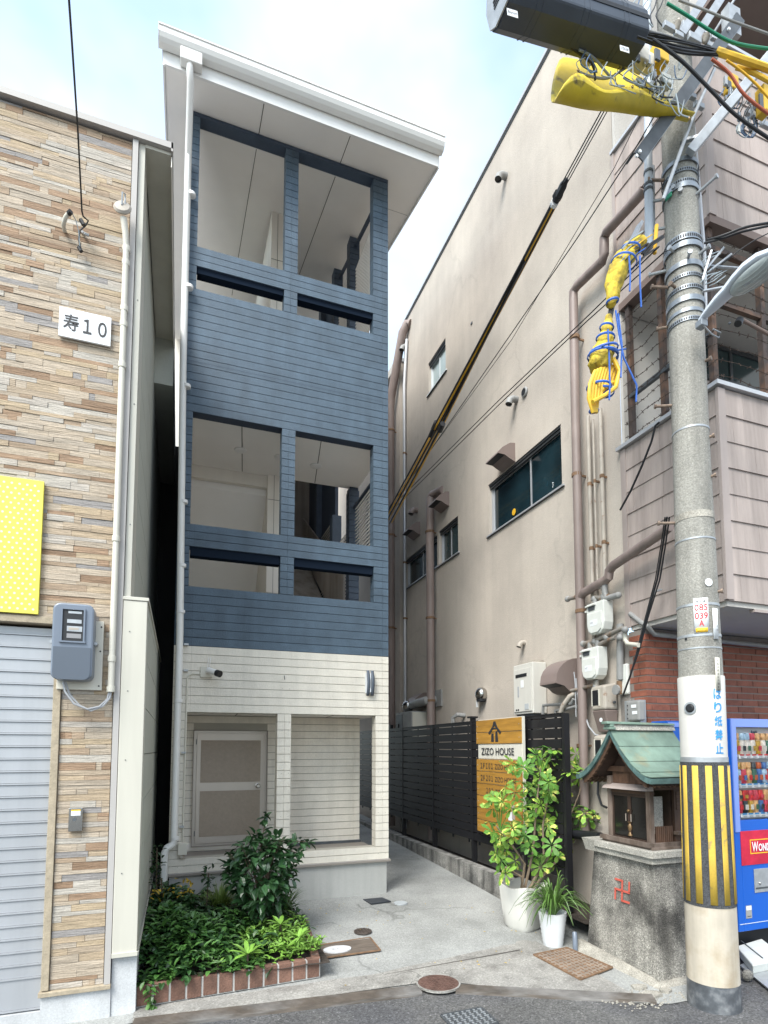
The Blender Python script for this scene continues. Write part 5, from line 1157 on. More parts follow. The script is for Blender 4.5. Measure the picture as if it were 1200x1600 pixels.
# side walls
B('side_wall', M['old_wood'], hs, X0+.25, X1, Y0-.004, Y0+.02, Z0+.02, 1.52)
B('side_panel_pale', M['granite_top'], hs, X0+.06, X0+.20, Y0+.07, Y0+.08, Z0+.10, 1.40)
for k in range(9): piece('fence_slat', M['old_wood'], hs, X0+.045+k*.02, X0+.057+k*.02, Y0-.01, Y0+.0, Z0+.02, Z0+.17)
for z in (1.30, 1.33, 1.36, 1.39, 1.42): B('louvre', M['old_wood'], hs, X0+.27, X1-.02, Y0-.012, Y0-.005, z, z+.022)
B('side_rail', M['old_wood'], hs, X0+.03, X1, Y0-.02, Y0+.015, 1.46, 1.50); B('side_sill', M['grey_wood'], hs, X0+.23, X1, Y0-.05, Y0-.005, Z0+.10, Z0+.125)
# roof: two concave slopes of copper sheets, thick eaves
XR0, XR1 = 3.385, 4.05
NR = 12
for sgn in (-1, 1):
    b = MB(); ups = []; 
    for i in range(NR+1):
        t = i/NR; dy, z = prof(t); ups.append((ym+sgn*dy-.0, z))
    for j in range(4):      # courses
        i0, i1 = j*3, j*3+3; rows = []
        for i in range(i0, i1+1):
            y, z = ups[i]; lift = .008*(i-i0)/3
            rows.append([V((XR0-.01, y, z+.004+lift)), V((XR1, y, z+.004+lift))])
        rows2 = [[p+V((0, 0, .006)) for p in r_] for r_ in rows]
        bb = MB().grid(rows).grid(rows2); n = len(rows)
        for i in range(n-1): bb.add([rows[i][0], rows[i+1][0], rows2[i+1][0], rows2[i][0]], [(0, 1, 2, 3)]); bb.add([rows[i][1], rows[i+1][1], rows2[i+1][1], rows2[i][1]], [(0, 1, 2, 3)])
        bb.add([rows[-1][0], rows[-1][1], rows2[-1][1], rows2[-1][0]], [(0, 1, 2, 3)]); bb.build('copper_sheet', M['copper'], hs)
    # barge edge pieces along the gable
    for i in range(NR-1):
        (ya_, za_), (yb_, zb_) = ups[i], ups[i+1]
        if i % 1 == 0: MB().hexa([(XR0-.012, ya_, za_-.040), (XR0+.02, ya_, za_-.040), (XR0+.02, yb_, zb_-.040), (XR0-.012, yb_, zb_-.040), (XR0-.012, ya_, za_+.003), (XR0+.02, ya_, za_+.003), (XR0+.02, yb_+(ya_-yb_)*.06, zb_+.003), (XR0-.012, yb_+(ya_-yb_)*.06, zb_+.003)]).build('barge_tile', M['copper_dark'], hs)
    (ya_, za_), (yb_, zb_) = ups[NR-1], ups[NR]
    MB().hexa([(XR0-.012, ya_, za_-.040), (XR1, ya_, za_-.040), (XR1, yb_, zb_-.038), (XR0-.012, yb_, zb_-.038), (XR0-.012, ya_, za_+.003), (XR1, ya_, za_+.003), (XR1, yb_, zb_+.003), (XR0-.012, yb_, zb_+.003)]).build('eave_edge', M['copper_dark'], hs)
    rw = [[V((x, y, z-.042-d)) for (y, z) in ups[:NR]] for x, d in ((XR0+.0, 0), (XR0+.03, 0))]
    for i in range(NR-1):
        (ya_, za_), (yb_, zb_) = ups[i], ups[i+1]
        MB().hexa([(XR0+.012, ya_, za_-.095), (XR0+.035, ya_, za_-.095), (XR0+.035, yb_, zb_-.085), (XR0+.012, yb_, zb_-.085), (XR0+.012, ya_, za_-.0415), (XR0+.035, ya_, za_-.0415), (XR0+.035, yb_, zb_-.0415), (XR0+.012, yb_, zb_-.0415)]).build('bargeboard', M['old_wood'], hs) if i < 10 else None
        b.hexa([(XR0+.036, ya_, za_-.06), (XR1-.01, ya_, za_-.06), (XR1-.01, yb_, zb_-.06), (XR0+.036, yb_, zb_-.06), (XR0+.036, ya_, za_-.004), (XR1-.01, ya_, za_-.004), (XR1-.01, yb_, zb_-.004), (XR0+.036, yb_, zb_-.004)])
    b.build('roof_deck', M['dark_wood'], hs)
    for k in range(13):
        x = XR0+.06+k*.05; y, z = ups[8]; y2, z2 = ups[11]; MB().bar((x, y, z-.075), (x, y2, z2-.07), .014, .018).build('rafter', M['old_wood'], hs)
MB().prism([(XR0-.02, ym-.035, 1.95), (XR0-.02, ym+.035, 1.95), (XR0-.02, ym+.022, 1.992), (XR0-.02, ym-.022, 1.992)], (.69, 0, 0)).build('ridge', M['granite_top'], hs)
MB().hexa([(XR0-.06, ym-.04, 2.0), (XR1, ym-.04, 1.994), (XR1, ym+.04, 1.994), (XR0-.06, ym+.04, 2.0), (XR0-.06, ym-.035, 2.022), (XR1, ym-.035, 2.012), (XR1, ym+.035, 2.012), (XR0-.06, ym+.035, 2.022)]).build('ridge_cap', M['copper'], hs, bevel=.004)
MB().box(XR0-.035, XR0+.02, ym-.045, ym+.045, 1.955, 1.975).box(XR0-.03, XR0+.01, ym-.04, ym+.04, 1.977, 1.997).build('ridge_end', M['copper'], hs, bevel=.003)
# ================================================================ utility pole
PX, PY = 3.585, 3.2
po = thing('utility_pole', 'grey concrete utility pole with steel bands, a white wrap and a yellow and black guard', 'utility pole', (PX, PY, 0))
pc0 = V((PX, PY, 0))
def pr_(z): return .147-(z-2.3)*.0118 if z < 4 else .127-(z-4)*.0025
MB().lathe(pc0, [(.158, 0), (.150, 1), (pr_(2.3), 2.3), (pr_(3.1), 3.1), (pr_(4), 4), (pr_(6), 6), (.115, 9)], 40).build('shaft', M['pole_concrete'], po, smooth=True)
MB().lathe(pc0, [(.174, 0), (.172, .02), (.168, .17), (.166, .18)], 40).build('foot_collar', M['pole_foot'], po, smooth=True)
MB().lathe(pc0, [(.169, .175), (.168, .21), (.165, .74)], 40).build('lower_wrap', M['pole_wrap_low'], po, smooth=True)
MB().lathe(pc0, [(.1525, 1.72), (.1555, 2.31), (.154, 2.315)], 40).build('white_wrap', M['pole_wrap'], po, smooth=True)
MB().lathe(pc0, [(.156, 1.70), (.156, 1.735)], 40).build('wrap_joint', M['galv'], po, smooth=True)
MB().lathe(pc0, [(.168, .70), (.167, .72), (.158, 1.69), (.157, 1.70)], 40).build('guard', M['guard_black'], po, smooth=True)
a0 = math.atan2(-PY, -PX)      # bearing from the pole to the camera
def cyl(r, ang, z): return V((PX+r*math.cos(ang), PY+r*math.sin(ang), z))
for k in range(-3, 5):
    an = a0+R(9)+k*R(31); rows = []
    for z in (.722, 1.05, 1.38, 1.675):
        r = .168-(z-.72)/.97*.0096+.0018; rows.append([cyl(r, an-R(7.6)+R(15.2)*j/5, z) for j in range(6)])
    MB().grid(rows).build('yellow_stripe', M['guard_yellow'], po, smooth=True, solid=.002)
def band(z, r_add=.004, h=.05, m='band_steel', holes=False, name='band', tilt=0):
    n = 40; r = pr_(z)+r_add
    o = MB().lathe(pc0, [(r-.006, z-h/2), (r, z-h/2), (r, z+h/2), (r-.006, z+h/2)], n, cap=False).build(name, M[m], po, smooth=True)
    if holes:
        b = MB()
        for k in range(26):
            an = a0+R(-88+k*7); c = cyl(r+.001, an, z); t_ = V((-math.sin(an), math.cos(an), 0)); b.obox(c, t_*r*.036, V((math.cos(an), math.sin(an), 0))*.0012, V((0, 0, h*.24)))
        b.build('slots', M['ink'], o)['kind'] = 'stuff'
    return o
def zp(py, px=None): return F(px or (PX*0+1055), py, 1, PY-.0).z
def pz(px, py):
    """height on the near face of the pole"""
    d = rt*((px-CX)/FL) - upv*((py-CY)/FL) + fw; k = (math.hypot(PX, PY)-.12)/math.hypot(d.x, d.y); return 1.8+d.z*k
for py, h, ho_, ra in ((278, .03, True, .010), (262, .035, False, .014), (302, .02, True, .006), (383, .05, True, .012), (395, .045, False, .016), (425, .045, False, .012), (443, .03, True, .008), (462, .035, True, .008), (480, .045, False, .012), (498, .03, False, .008), (512, .032, True, .008)):
    band(pz(1055, py-8), ra, h*.9, 'band_steel', ho_)
band(pz(1060, 285), .008, .03, holes=True); band(pz(1060, 292)+.0, .012, .035)
for px, py, h in ((1055, 475, .012), (1070, 668, .014), (1075, 805, .05), (1078, 842, .012), (1085, 945, .018), (1085, 993, .02), (1085, 1013, .01), (1090, 1058, .008)): band(pz(px, py), .003, h, 'galv' if h < .04 else 'granite_pale')
# green tape, studs, step bolts
def bolt(px, py, ang, l=.13, m='bolt_rust', name='step_bolt'):
    z = pz(px, py); d = V((math.cos(a0+R(ang)), math.sin(a0+R(ang)), .05)); r = pr_(z)
    o = T(name, M[m], po, [cyl(r-.01, a0+R(ang), z), cyl(r-.01, a0+R(ang), z)+d*l], .011, 8); T('bolt_head', M[m], po, [cyl(r-.01, a0+R(ang), z)+d*l, cyl(r-.01, a0+R(ang), z)+d*(l+.014)], .018, 8); return o
for px, py, an, l in ((1045, 268, -62, .13), (1045, 440, -62, .13), (1052, 448, -30, .06), (1040, 627, -72, .12), (1045, 813, -72, .12), (1030, 500, -85, .08), (1100, 555, 70, .04), (1120, 735, 75, .03), (1125, 920, 75, .03), (1120, 670, 80, .03)): bolt(px, py, an, l)
for px, py, an, l in ((1095, 290, 60, .16), (1030, 345, -75, .10), (1028, 300, -75, .10), (1055, 390, -30, .06), (1085, 400, 15, .06), (1100, 385, 60, .08), (1030, 410, -85, .12), (1062, 290, -20, .02), (1072, 296, 0, .02)): bolt(px, py, an, l, 'galv')
z = pz(1042, 307); MB().grid([[cyl(pr_(z)+.020, a0+R(a), z+dz) for a in (-48, -40, -32, -24)] for dz in (-.02, .022)]).build('green_tape', M['cable_green'], po, smooth=True, solid=.001)
MB().lathe(cyl(.158, a0-R(28), pz(1068, 1107)), [(.045, 0), (.045, .002)], 20, (math.cos(a0-R(28)), math.sin(a0-R(28)), 0)).build('hole_ring', M['galv'], po)
MB().lathe(cyl(.160, a0-R(28), pz(1068, 1107)), [(.032, 0), (.030, .006), (.02, .010)], 18, (math.cos(a0-R(28)), math.sin(a0-R(28)), 0)).build('hole_plug', M['black'], po)
MB().lathe(cyl(.142, a0+R(32), pz(1113, 909)), [(.028, 0), (.028, .003)], 16, (math.cos(a0+R(32)), math.sin(a0+R(32)), 0)).build('round_tag', M['sign_white'], po)
MB().lathe(cyl(.146, a0-R(35), pz(1065, 999)), [(.009, 0), (.009, .003)], 10, (math.cos(a0-R(35)), math.sin(a0-R(35)), 0)).build('drill_hole', M['black'], po)
def wrap_txt(s, ang, z, h, m, r, width=None, bold=0, name='lettering', vertical=False, parent=None):
    zz = z; out_ = None
    for ch in (s if vertical else [s]):
        w_ = width or h
        f = lambda a, c, zz=zz, w_=w_: cyl(r, a0+R(ang)-0+((a-w_/2)/r), zz+c)
        text(ch, M[m], parent or po, (0, 0, 0), (1, 0, 0), (0, 0, 1), h*(.45 if ch == '一' else 1), w_, name=name, warp=f, bold=bold); zz -= h*1.3
# facing the camera, +angle goes to the right in the picture
wrap_txt('はり紙禁止', 40, pz(1125, 1092), .074, 'blue_ink', .1575, .062, .018, vertical=True)
# plates on the pole
pn = thing('pole_sign', 'small white plate with red number 085 039 A banded to the pole', 'sign', (3.5, 3.1, 2.7))
zt, zb = pz(1092, 936), pz(1094, 990); an = 8; wa = 18.5
def plate(par, m, a1, a2, z1, z2, r, name='plate'): return MB().grid([[cyl(r, a0+R(a), z) for a in [a1+(a2-a1)*k/6 for k in range(7)]] for z in (z1, z2)]).build(name, M[m], par, smooth=True, solid=.003)
r = pr_(2.75)+.008
plate(pn, 'sign_white', an-wa, an+wa, zb, zt, r); plate(pn, 'yellow_ink', an-wa*.8, an+wa*.8, zb+.004, zb+.035, r+.002, 'yellow_strip')
hh = (zt-zb)
def ptxt(s, z, h, m, w_, ang=an, rr=r, par=pn, bold=.0): text(s, M[m], par, (0, 0, 0), (1, 0, 0), (0, 0, 1), h, w_, warp=lambda a, c: cyl(rr+.0042, a0+R(ang)+((a-w_/2)/rr), z+c), bold=bold)
ptxt('085', zb+hh*.64, hh*.185, 'red_ink', .082, bold=.01); ptxt('039', zb+hh*.40, hh*.185, 'red_ink', .082, bold=.01); ptxt('A', zb+hh*.19, hh*.17, 'red_ink', .03, bold=.01)
ptxt('岐 文 嶋', zb+hh*.87, hh*.07, 'ink', .06, bold=.01); ptxt('地下線 電力支店', zb+.022, .008, 'ink', .07); ptxt('☎0120-6400', zb+.009, .009, 'ink', .06)
pn2 = thing('pole_plate', 'narrow white vertical plate with small dark characters right of the red numbered plate', 'sign', (3.6, 3.05, 2.6))
zt, zb = pz(1118, 950), pz(1118, 998); plate(pn2, 'sign_white', 37, 53, zb, zt, pr_(2.7)+.012)
for i, ch in enumerate('クラシモ'): ptxt(ch, zt-.04-i*.026, .014, 'ink_grey', .012, 41, pr_(2.7)+.012, pn2)
for i, ch in enumerate('テンジョ1'): ptxt(ch, zt-.05-i*.028, .014, 'ink_grey', .012, 48, pr_(2.7)+.012, pn2)
pn3 = thing('pole_plate', 'cream vertical address strip above the blue no posters lettering', 'sign', (3.6, 3.05, 2.3))
zt, zb = pz(1124, 1027), pz(1125, 1078); plate(pn3, 'plastic_cream', 36, 50, zb, zt, .160)
for i, ch in enumerate('大阪市西成区花園(番)'): ptxt(ch, zt-.03-i*.0235, .015, 'ink', .015, 43, .160, pn3)
# grey riser pipe and thin conduit on the pole
rp = thing('riser_pipe', 'pale grey riser pipe strapped to the left side of the pole', 'pipe', (3.4, 3.3, 5.5))
T('pipe', M['lamp_body'], rp, [F(1010, -30, 1, 3.3), F(1012, 60, 1, 3.3), F(1013, 250, 1, 3.3), F(1014, 385, 1, 3.3)], .031, 12); T('pipe', M['galv'], rp, [F(1020, 260, 1, 3.35), F(1021, 372, 1, 3.35)], .014, 8)
for py in (270, 290, 298): MB().lathe(F(1013, py, 1, 3.3), [(.036, -.01), (.036, .01)], 12).build('strap', M['steel_dark'], rp)
wp_ = thing('white_pipe', 'thin white conduit standing just right of the pole in front of the bay', 'pipe', (3.9, 3.25, 5)); T('pipe', M['window_frame'], wp_, [F(1084, 200, 1, 3.3), F(1093, 300, 1, 3.3), F(1101, 400, 1, 3.3), F(1103, 500, 1, 3.3)], .013, 8)
# crossarms and braces
ca = thing('crossarm', 'long galvanised steel crossarm crossing behind the pole with bolt holes at its lower end', 'crossarm', F(1050, 160, 1, 3.05), 'galvanised crossarms on the pole')
def angle_bar(t, p, q, s=.075, nm='arm'):
    p, q = V(p), V(q); d = (q-p).normalized(); u = V((0, 0, 1)); u = (u-d*u.dot(d)).normalized(); n_ = d.cross(u)
    MB().obox((p+q)/2, (q-p)/2, n_*s*.5, u*.005).obox((p+q)/2+n_*s*.5-u*s*.5, (q-p)/2, n_*.004, u*s*.5).build(nm, M['steel_dark'] if nm == 'arm' else M['galv'], t)
    MB().obox((p+q)/2-u*s*1.0+n_*.0, (q-p)/2, n_*s*.5, u*.003).build('flange', M['galv'], t)
angle_bar(ca, F(985, 248, 1, 3.02), F(1144, 30, 1, 2.95), .085)
for f_ in (.03, .06, .93): MB().lathe(F(985, 248, 1, 2.99).lerp(F(1144, 30, 1, 2.92), f_)+V((0, -.02, -.04)), [(.012, 0), (.012, .012)], 8, (0, -1, 0)).build('bolt', M['sign_white'], ca)
B('end_bracket', M['galv'], ca, *[c for pair in zip(F(1140, 48, 1, 2.93)-V((.02, .02, .02)), F(1150, 20, 1, 2.93)+V((.02, .05, .02))) for c in pair])
T('brace', M['galv'], ca, [F(1036, 312, 1, 3.02), F(1080, 190, 1, 2.98), F(1116, 108, 1, 2.95)], .013, 8)
cb = thing('crossarm', 'second pale steel arm reaching to the upper right edge from the front of the pole', 'crossarm', F(1130, 170, 1, 3.0), 'galvanised crossarms on the pole')
MB().bar(F(1078, 238, 1, 3.04), F(1230, 55, 1, 2.75), .05, .07).build('arm', M['galv'], cb, bevel=.004); MB().bar(F(1062, 222, 1, 3.1), F(1096, 213, 1, 3.0), .03, .02).build('bracket', M['galv'], cb)
for i, (p, q_) in enumerate((((1064, 55), (1112, -22)), ((1085, 62), (1135, -15)), ((1100, 45), (1130, -12)), ((1105, 68), (1150, -5)))):
    cc = thing('crossarm', ['steel rail left of the upper brackets at the top edge', 'second steel rail at the top edge right of the pole', 'thin round brace between the rails at the top edge', 'rightmost thin brace at the top edge'][i], 'crossarm', F(*p, 1, 3.1), 'steel rails at the top edge')
    if i < 2: MB().bar(F(*p, 1, 3.05), F(*q_, 1, 3.0), .045, .06).build('rail', M['galv'], cc)
    else: T('rail', M['galv'], cc, [F(*p, 1, 3.05), F(*q_, 1, 3.0)], .009, 8)
# black cable closure
cl = thing('cable_closure', 'large black splice closure box hanging on a wire at the top of the picture', 'closure box', F(885, 40, 1, 2.85), )
p0, p1 = F(781, -2, 1, 2.85), F(992, 66, 1, 2.85); d = (p1-p0).normalized(); nrm = V((0, 0, 1)); nrm = (nrm-d*nrm.dot(d)).normalized(); sd_ = d.cross(nrm)
sec = [(-.10, .14), (.10, .14), (.138, .055), (.128, -.065), (.07, -.105), (-.07, -.105), (-.128, -.065), (-.138, .055)]
MB().prism([p0+sd_*a+nrm*b_ for a, b_ in sec], p1-p0).build('case', M['closure'], cl, bevel=.012)
MB().prism([p0-d*.012+sd_*a*.97+nrm*b_*.97 for a, b_ in sec], d*.010).build('end_cap', M['galv'], cl)
for k in range(3): MB().obox(p0-d*.014+nrm*(.02+.02*k-.03)+sd_*(.0), d*.002, sd_*.05, nrm*.005).build('end_slot', M['black'], cl)
for t_ in (.18, .22, .50, .54, .80, .835):
    c_ = p0.lerp(p1, t_); MB().prism([c_+sd_*a*1.012+nrm*b_*1.012 for a, b_ in sec], d*.008).build('rib', M['closure'], cl)
MB().prism([p0+sd_*a+nrm*b_ for a, b_ in ((.137, .03), (.139, .025), (.137, .0), (.135, .0))], p1-p0).build('seam', M['black'], cl)
def ctag(px, py, s, w_, h):
    sg_ = -1 if sd_.y > 0 else 1
    Pa, Pb = p0+sd_*sg_*sec[2][0]+nrm*sec[2][1], p0+sd_*sg_*sec[3][0]+nrm*sec[3][1]
    up2 = (Pa-Pb).normalized(); n2 = d.cross(up2).normalized(); n2 = n2 if n2.y < 0 else -n2
    r_ = rt*((px-CX)/FL)-upv*((py-CY)/FL)+fw; c = EYE+r_*((Pa-EYE).dot(n2)/r_.dot(n2))+n2*.005
    xd_ = d if d.x > 0 else -d
    MB().obox(c, xd_*w_/2, up2*h/2, n2*.001).build('label_plate', M['sign_white'], cl)
    text(s, M['ink'], cl, c-xd_*w_*.42-up2*h*.25+n2*.0016, xd_, up2, h*.5, w_*.84, ext=.0, name='lettering')
ctag(800, 22, 'Baycom', .075, .04); ctag(975, 78, '21-7078-5-K009', .075, .034)
# folded yellow insulating sheet
ys_ = thing('insulating_sheet', 'folded yellow insulating sheet slung under the wires left of the pole top', 'sheet', F(960, 150, 1, 2.9))
frt = [(862, 166, 2.85), (880, 130, 2.82), (902, 108, 2.80), (920, 124, 2.80), (942, 145, 2.81), (966, 140, 2.83), (990, 133, 2.84), (1010, 145, 2.86), (1040, 164, 2.9), (1079, 184, 2.95)]
bot = [(861, 164, 2.95), (868, 168, 2.93), (885, 173, 2.92), (905, 178, 2.92), (930, 180, 2.92), (955, 181, 2.92), (980, 185, 2.94), (1005, 188, 2.96), (1040, 188, 2.98), (1079, 185, 2.97)]
bck = [(873, 89, 3.1), (885, 90, 3.1), (900, 93, 3.1), (920, 96, 3.12), (942, 99, 3.14), (965, 104, 3.14), (985, 110, 3.12), (1005, 122, 3.08), (1040, 150, 3.05), (1080, 182, 3.0)]
rows = []
for a, b_, c in zip(frt, bot, bck):
    A0, B0, C0 = F(a[0], a[1], 1, a[2]), F(b_[0], b_[1], 1, b_[2]), F(c[0], c[1], 1, c[2])
    rows.append([A0.lerp(B0, t)+V((0, -.05*math.sin(math.pi*t), 0)) for t in (0, .33, .66, 1)]+[B0.lerp(C0, t)+V((0, .04*math.sin(math.pi*t), 0)) for t in (.33, .66, 1)])
o = MB().grid(rows).build('sheet', M['insul_sheet'], ys_, smooth=True, solid=.006); mm = o.modifiers.new('sub', 'SUBSURF'); mm.levels = 1; mm.render_levels = 1; o.modifiers.move(1, 0)
for px, py in ((903, 110), (988, 136), (1078, 185)): MB().lathe(F(px, py, 1, 2.78), [(.012, 0), (.008, .006)], 10, (0, -1, 0), cap=False).build('eyelet', M['brass'], ys_)
# main cables along the alley, from the pole to far behind the townhouse
def al(px, py, y): return F(px, py, 1, y)
CA, CB = F(946, 170, 1, 2.97), F(600, 815, 1, 9.4)
def cy_(px, py):
    # depth at which the picture point lies on the straight cable CA-CB
    best = min(range(401), key=lambda k: abs(PR(CA.lerp(CB, k/400))[0]-px)); return CA.lerp(CB, best/400).y
def PR(p):
    d = p-EYE; k = d.dot(fw); return (CX+FL*d.dot(rt)/k, CY-FL*d.dot(upv)/k)
ac = thing('alley_cables', 'heavy black and yellow sheathed cables running from the pole down the alley', 'cable', al(870, 310, 4.2))
TC = lambda px, py: al(px, py, cy_(px, py))
tt = [(946, 170, 2.97), (880, 290, 3.9), (820, 405, 5.0), (740, 556, 7.2), (680, 668, 10), (640, 742, 13.5), (600, 815, 20)]
def offs(pts, dx, dy=0): return [al(px+dx*(1 if i < 99 else 1), py+dy, y) for i, (px, py, y) in enumerate(pts)]
for dx, m, r in ((-4, 'black_cable', .013), (0, 'black_cable', .012), (4, 'black_cable', .011)):
    T('strand', M[m], ac, [al(946+dx*1.2, 170, 2.97), al(880+dx, 290, cy_(880, 290))], r*.35, 6)
T('splice', M['black_cable'], ac, [TC(886, 279), TC(880, 290), TC(868, 314)], [.014, .032, .030], 8); T('splice_cap', M['black'], ac, [TC(873, 303), TC(870, 308)], .040, 8); T('splice_sleeve', M['sign_white'], ac, [TC(867.5, 315), TC(865, 320)], .033, 8)
tt2 = [(866, 317), (820, 405), (740, 556), (680, 668), (640, 742), (600, 815)]
for dx, m, r in ((-2.6, 'black_cable', .012), (.4, 'cable_yellow', .010), (3.4, 'black_cable', .012), (5.4, 'cable_yellow', .006)):
    T('sheathed_cable', M[m], ac, [al(px+dx, py, cy_(px, py)) for px, py in tt2], r, 8)
for dx, m, r in ((9, 'black_cable', .014), (12, 'cable_yellow', .010)):
    T('sheathed_cable', M[m], ac, [al(px+dx*k, py+2, cy_(px, py)) for k, (px, py) in zip((.0, .4, .8, .9, 1), tt2[1:])], r, 6)
for px, py in ((680, 666), (676, 676), (690, 668)): T('cable_joint', M['black'], ac, [TC(px+2, py-6), TC(px-3, py+5)], .036, 8)
for i, (pts, r) in enumerate(((((1015, 150), (960, 262), (800, 530), (606, 795)), .003), (((1035, 160), (988, 240), (900, 375), (606, 800)), .005), (((1030, 385), (912, 500), (780, 625), (604, 800)), .005), (((1040, 392), (918, 501), (782, 630), (604, 806)), .005))):
    wt = thing('overhead_wire', ['thinnest black wire running from the pole down the alley', 'thin black wire just right of the heavy alley cables', 'upper wire of the low pair crossing the stucco wall', 'lower wire of the low pair crossing the stucco wall'][i], 'wire', al(*pts[0], 3.0))
    P0_, P3_ = al(*pts[0], 3.0), al(*pts[3], 9.6)
    def yon(px):
        k = min(range(301), key=lambda k: abs(PR(P0_.lerp(P3_, k/300))[0]-px)); return P0_.lerp(P3_, k/300).y
    T('wire', M['black_cable'], wt, [al(px, py, yon(px)) for px, py in pts], r, 5)
# cables at the upper right
def cab(name, label, pts, y0, y1, r, m, group=None, n=8):
    t = thing(name, label, 'cable', al(*pts[0], y0), group); k = len(pts)-1
    # smooth the polyline
    P3 = [al(px, py, y0+(y1-y0)*i/k) for i, (px, py) in enumerate(pts)]; out_ = []
    for i in range(k):
        a = P3[max(i-1, 0)]; b_ = P3[i]; c = P3[i+1]; d_ = P3[min(i+2, k)]
        for s in range(4):
            u = s/4; out_.append(.5*((2*b_)+(c-a)*u+(2*a-5*b_+4*c-d_)*u*u+(3*b_-a-3*c+d_)*u**3))
    out_.append(P3[-1]); T('sheath', M[m], t, out_, r, n); return t
cab('cable', 'bright green cable curving across the top right corner', [(1042, 5), (1075, 25), (1110, 48), (1150, 68), (1215, 78)], 2.7, 2.6, .010, 'cable_green')
cab('cable', 'grey messenger wire over the black closure running to the right edge', [(740, -40), (880, 18), (1000, 45), (1060, 62), (1120, 92)], 2.75, 2.8, .007, 'pipe_grey')
cab('cable', 'thin grey wire from the top edge to the bracket at the right', [(1060, 0), (1100, 15), (1142, 32), (1215, 58)], 2.8, 2.7, .008, 'pipe_grey')
cab('cable', 'thick yellow sheathed cable at the upper right edge', [(1120, 80), (1150, 90), (1215, 112)], 2.7, 2.6, .024, 'insul_yellow')
cab('cable', 'second yellow sheathed cable below the thick one at the right edge', [(1150, 105), (1180, 115), (1215, 135)], 2.7, 2.6, .016, 'insul_yellow')
cab('cable', 'orange yellow cable bending down to the right edge', [(1135, 94), (1160, 112), (1185, 135), (1212, 165)], 2.65, 2.6, .008, 'cable_yellow')
cab('cable', 'brick red cable bending down to the right edge', [(1112, 92), (1140, 115), (1165, 150), (1215, 188)], 2.65, 2.6, .010, 'cable_red')
cab('cable', 'black twin cable sagging from the pole top to the right edge', [(1020, 62), (1065, 95), (1110, 140), (1150, 180), (1210, 222)], 2.65, 2.55, .011, 'black_cable')
cab('cable', 'black cable leaving the pole below the upper bands towards the right edge', [(1105, 375), (1130, 368), (1165, 355), (1210, 347)], 3.0, 2.7, .009, 'black_cable')
cab('cable', 'second black cable next to the bands rising to the right edge', [(1100, 380), (1130, 372), (1160, 362), (1210, 351)], 3.0, 2.75, .008, 'black_cable')
cab('cable', 'thin black drop wire crossing behind the street lamp', [(1120, 420), (1150, 395), (1180, 375), (1210, 360)], 3.0, 2.8, .004, 'black_cable')
ORD = ['topmost', 'second', 'third', 'fourth', 'fifth', 'sixth', 'seventh', 'eighth', 'ninth', 'tenth', 'lowest']
for i in range(9):
    dy = -9+18*i/8
    cab('cable', '%s of the thin black cables bunched between the closure and the yellow sheath' % (ORD[i] if i < 8 else 'lowest'), [(996, 55+dy*.6), (1030, 64+dy+rnd.uniform(-2, 2)), (1070, 72+dy*1.1+rnd.uniform(-3, 3)), (1122, 82+dy*.5)], 2.8+rnd.uniform(-.1, .1), 2.7, rnd.uniform(.004, .008), 'black_cable', 'black cables bunched at the pole top', 6)
def wire(t, pts, y, r, m):
    k = len(pts)-1; P3 = [al(px, py, y) for px, py in pts]; out_ = []
    for i in range(k):
        a = P3[max(i-1, 0)]; b_ = P3[i]; c = P3[i+1]; d_ = P3[min(i+2, k)]
        for q_ in range(4):
            u = q_/4; out_.append(.5*((2*b_)+(c-a)*u+(2*a-5*b_+4*c-d_)*u*u+(3*b_-a-3*c+d_)*u**3))
    T('wire', M[m], t, out_+[P3[-1]], r, 5)
LC = thing('terminal_cluster', 'tangle of loose service wires and connectors on the pole above the yellow sheet', 'connectors', al(1015, 110, 2.85))
for i in range(34):
    x, y = rnd.choice(((1000, 95), (1025, 105), (1045, 95), (1010, 120), (1030, 130), (1045, 140), (985, 100), (960, 105), (915, 85))); x += rnd.uniform(-12, 12); y += rnd.uniform(-10, 10)
    wire(LC, [(x, y), (x+rnd.uniform(-18, 8), y+rnd.uniform(8, 22)), (x+rnd.uniform(-5, 22), y+rnd.uniform(20, 34)), (x+rnd.uniform(5, 30), y+rnd.uniform(5, 40))], 2.85+rnd.uniform(-.08, .1), rnd.uniform(.0025, .0055), rnd.choice(('pale_cable', 'blue_cable', 'black_cable', 'pale_cable')))
for i in range(8): cab('cable', '%s of the wires hanging at the top edge left of the pole' % (['leftmost']+ORD[1:7]+['rightmost'])[i], [(970+i*9+rnd.uniform(0, 20), -15), (970+i*9, 8), (962+i*9, 25), (966+i*9+rnd.uniform(-8, 10), 42)], 3.15, 3.1, .005, rnd.choice(('pale_cable', 'blue_cable', 'black_cable')), 'wires at the top edge left of the pole', 5)
for i, pts in enumerate((((905, 78), (925, 88), (945, 110), (955, 122)), ((880, 66), (900, 80), (925, 100), (930, 125)))): cab('cable', ['grey drop cable with tape dipping into the yellow sheet', 'dark cable entering the yellow sheet from under the closure'][i], pts, 2.9, 2.95, .008, ('pale_cable', 'black_cable')[i])
cab('cable', 'pale cable running inside the yellow sheet rim', [(903, 112), (925, 120), (950, 122), (975, 108), (1000, 92)], 2.95, 2.95, .008, 'pipe_grey')
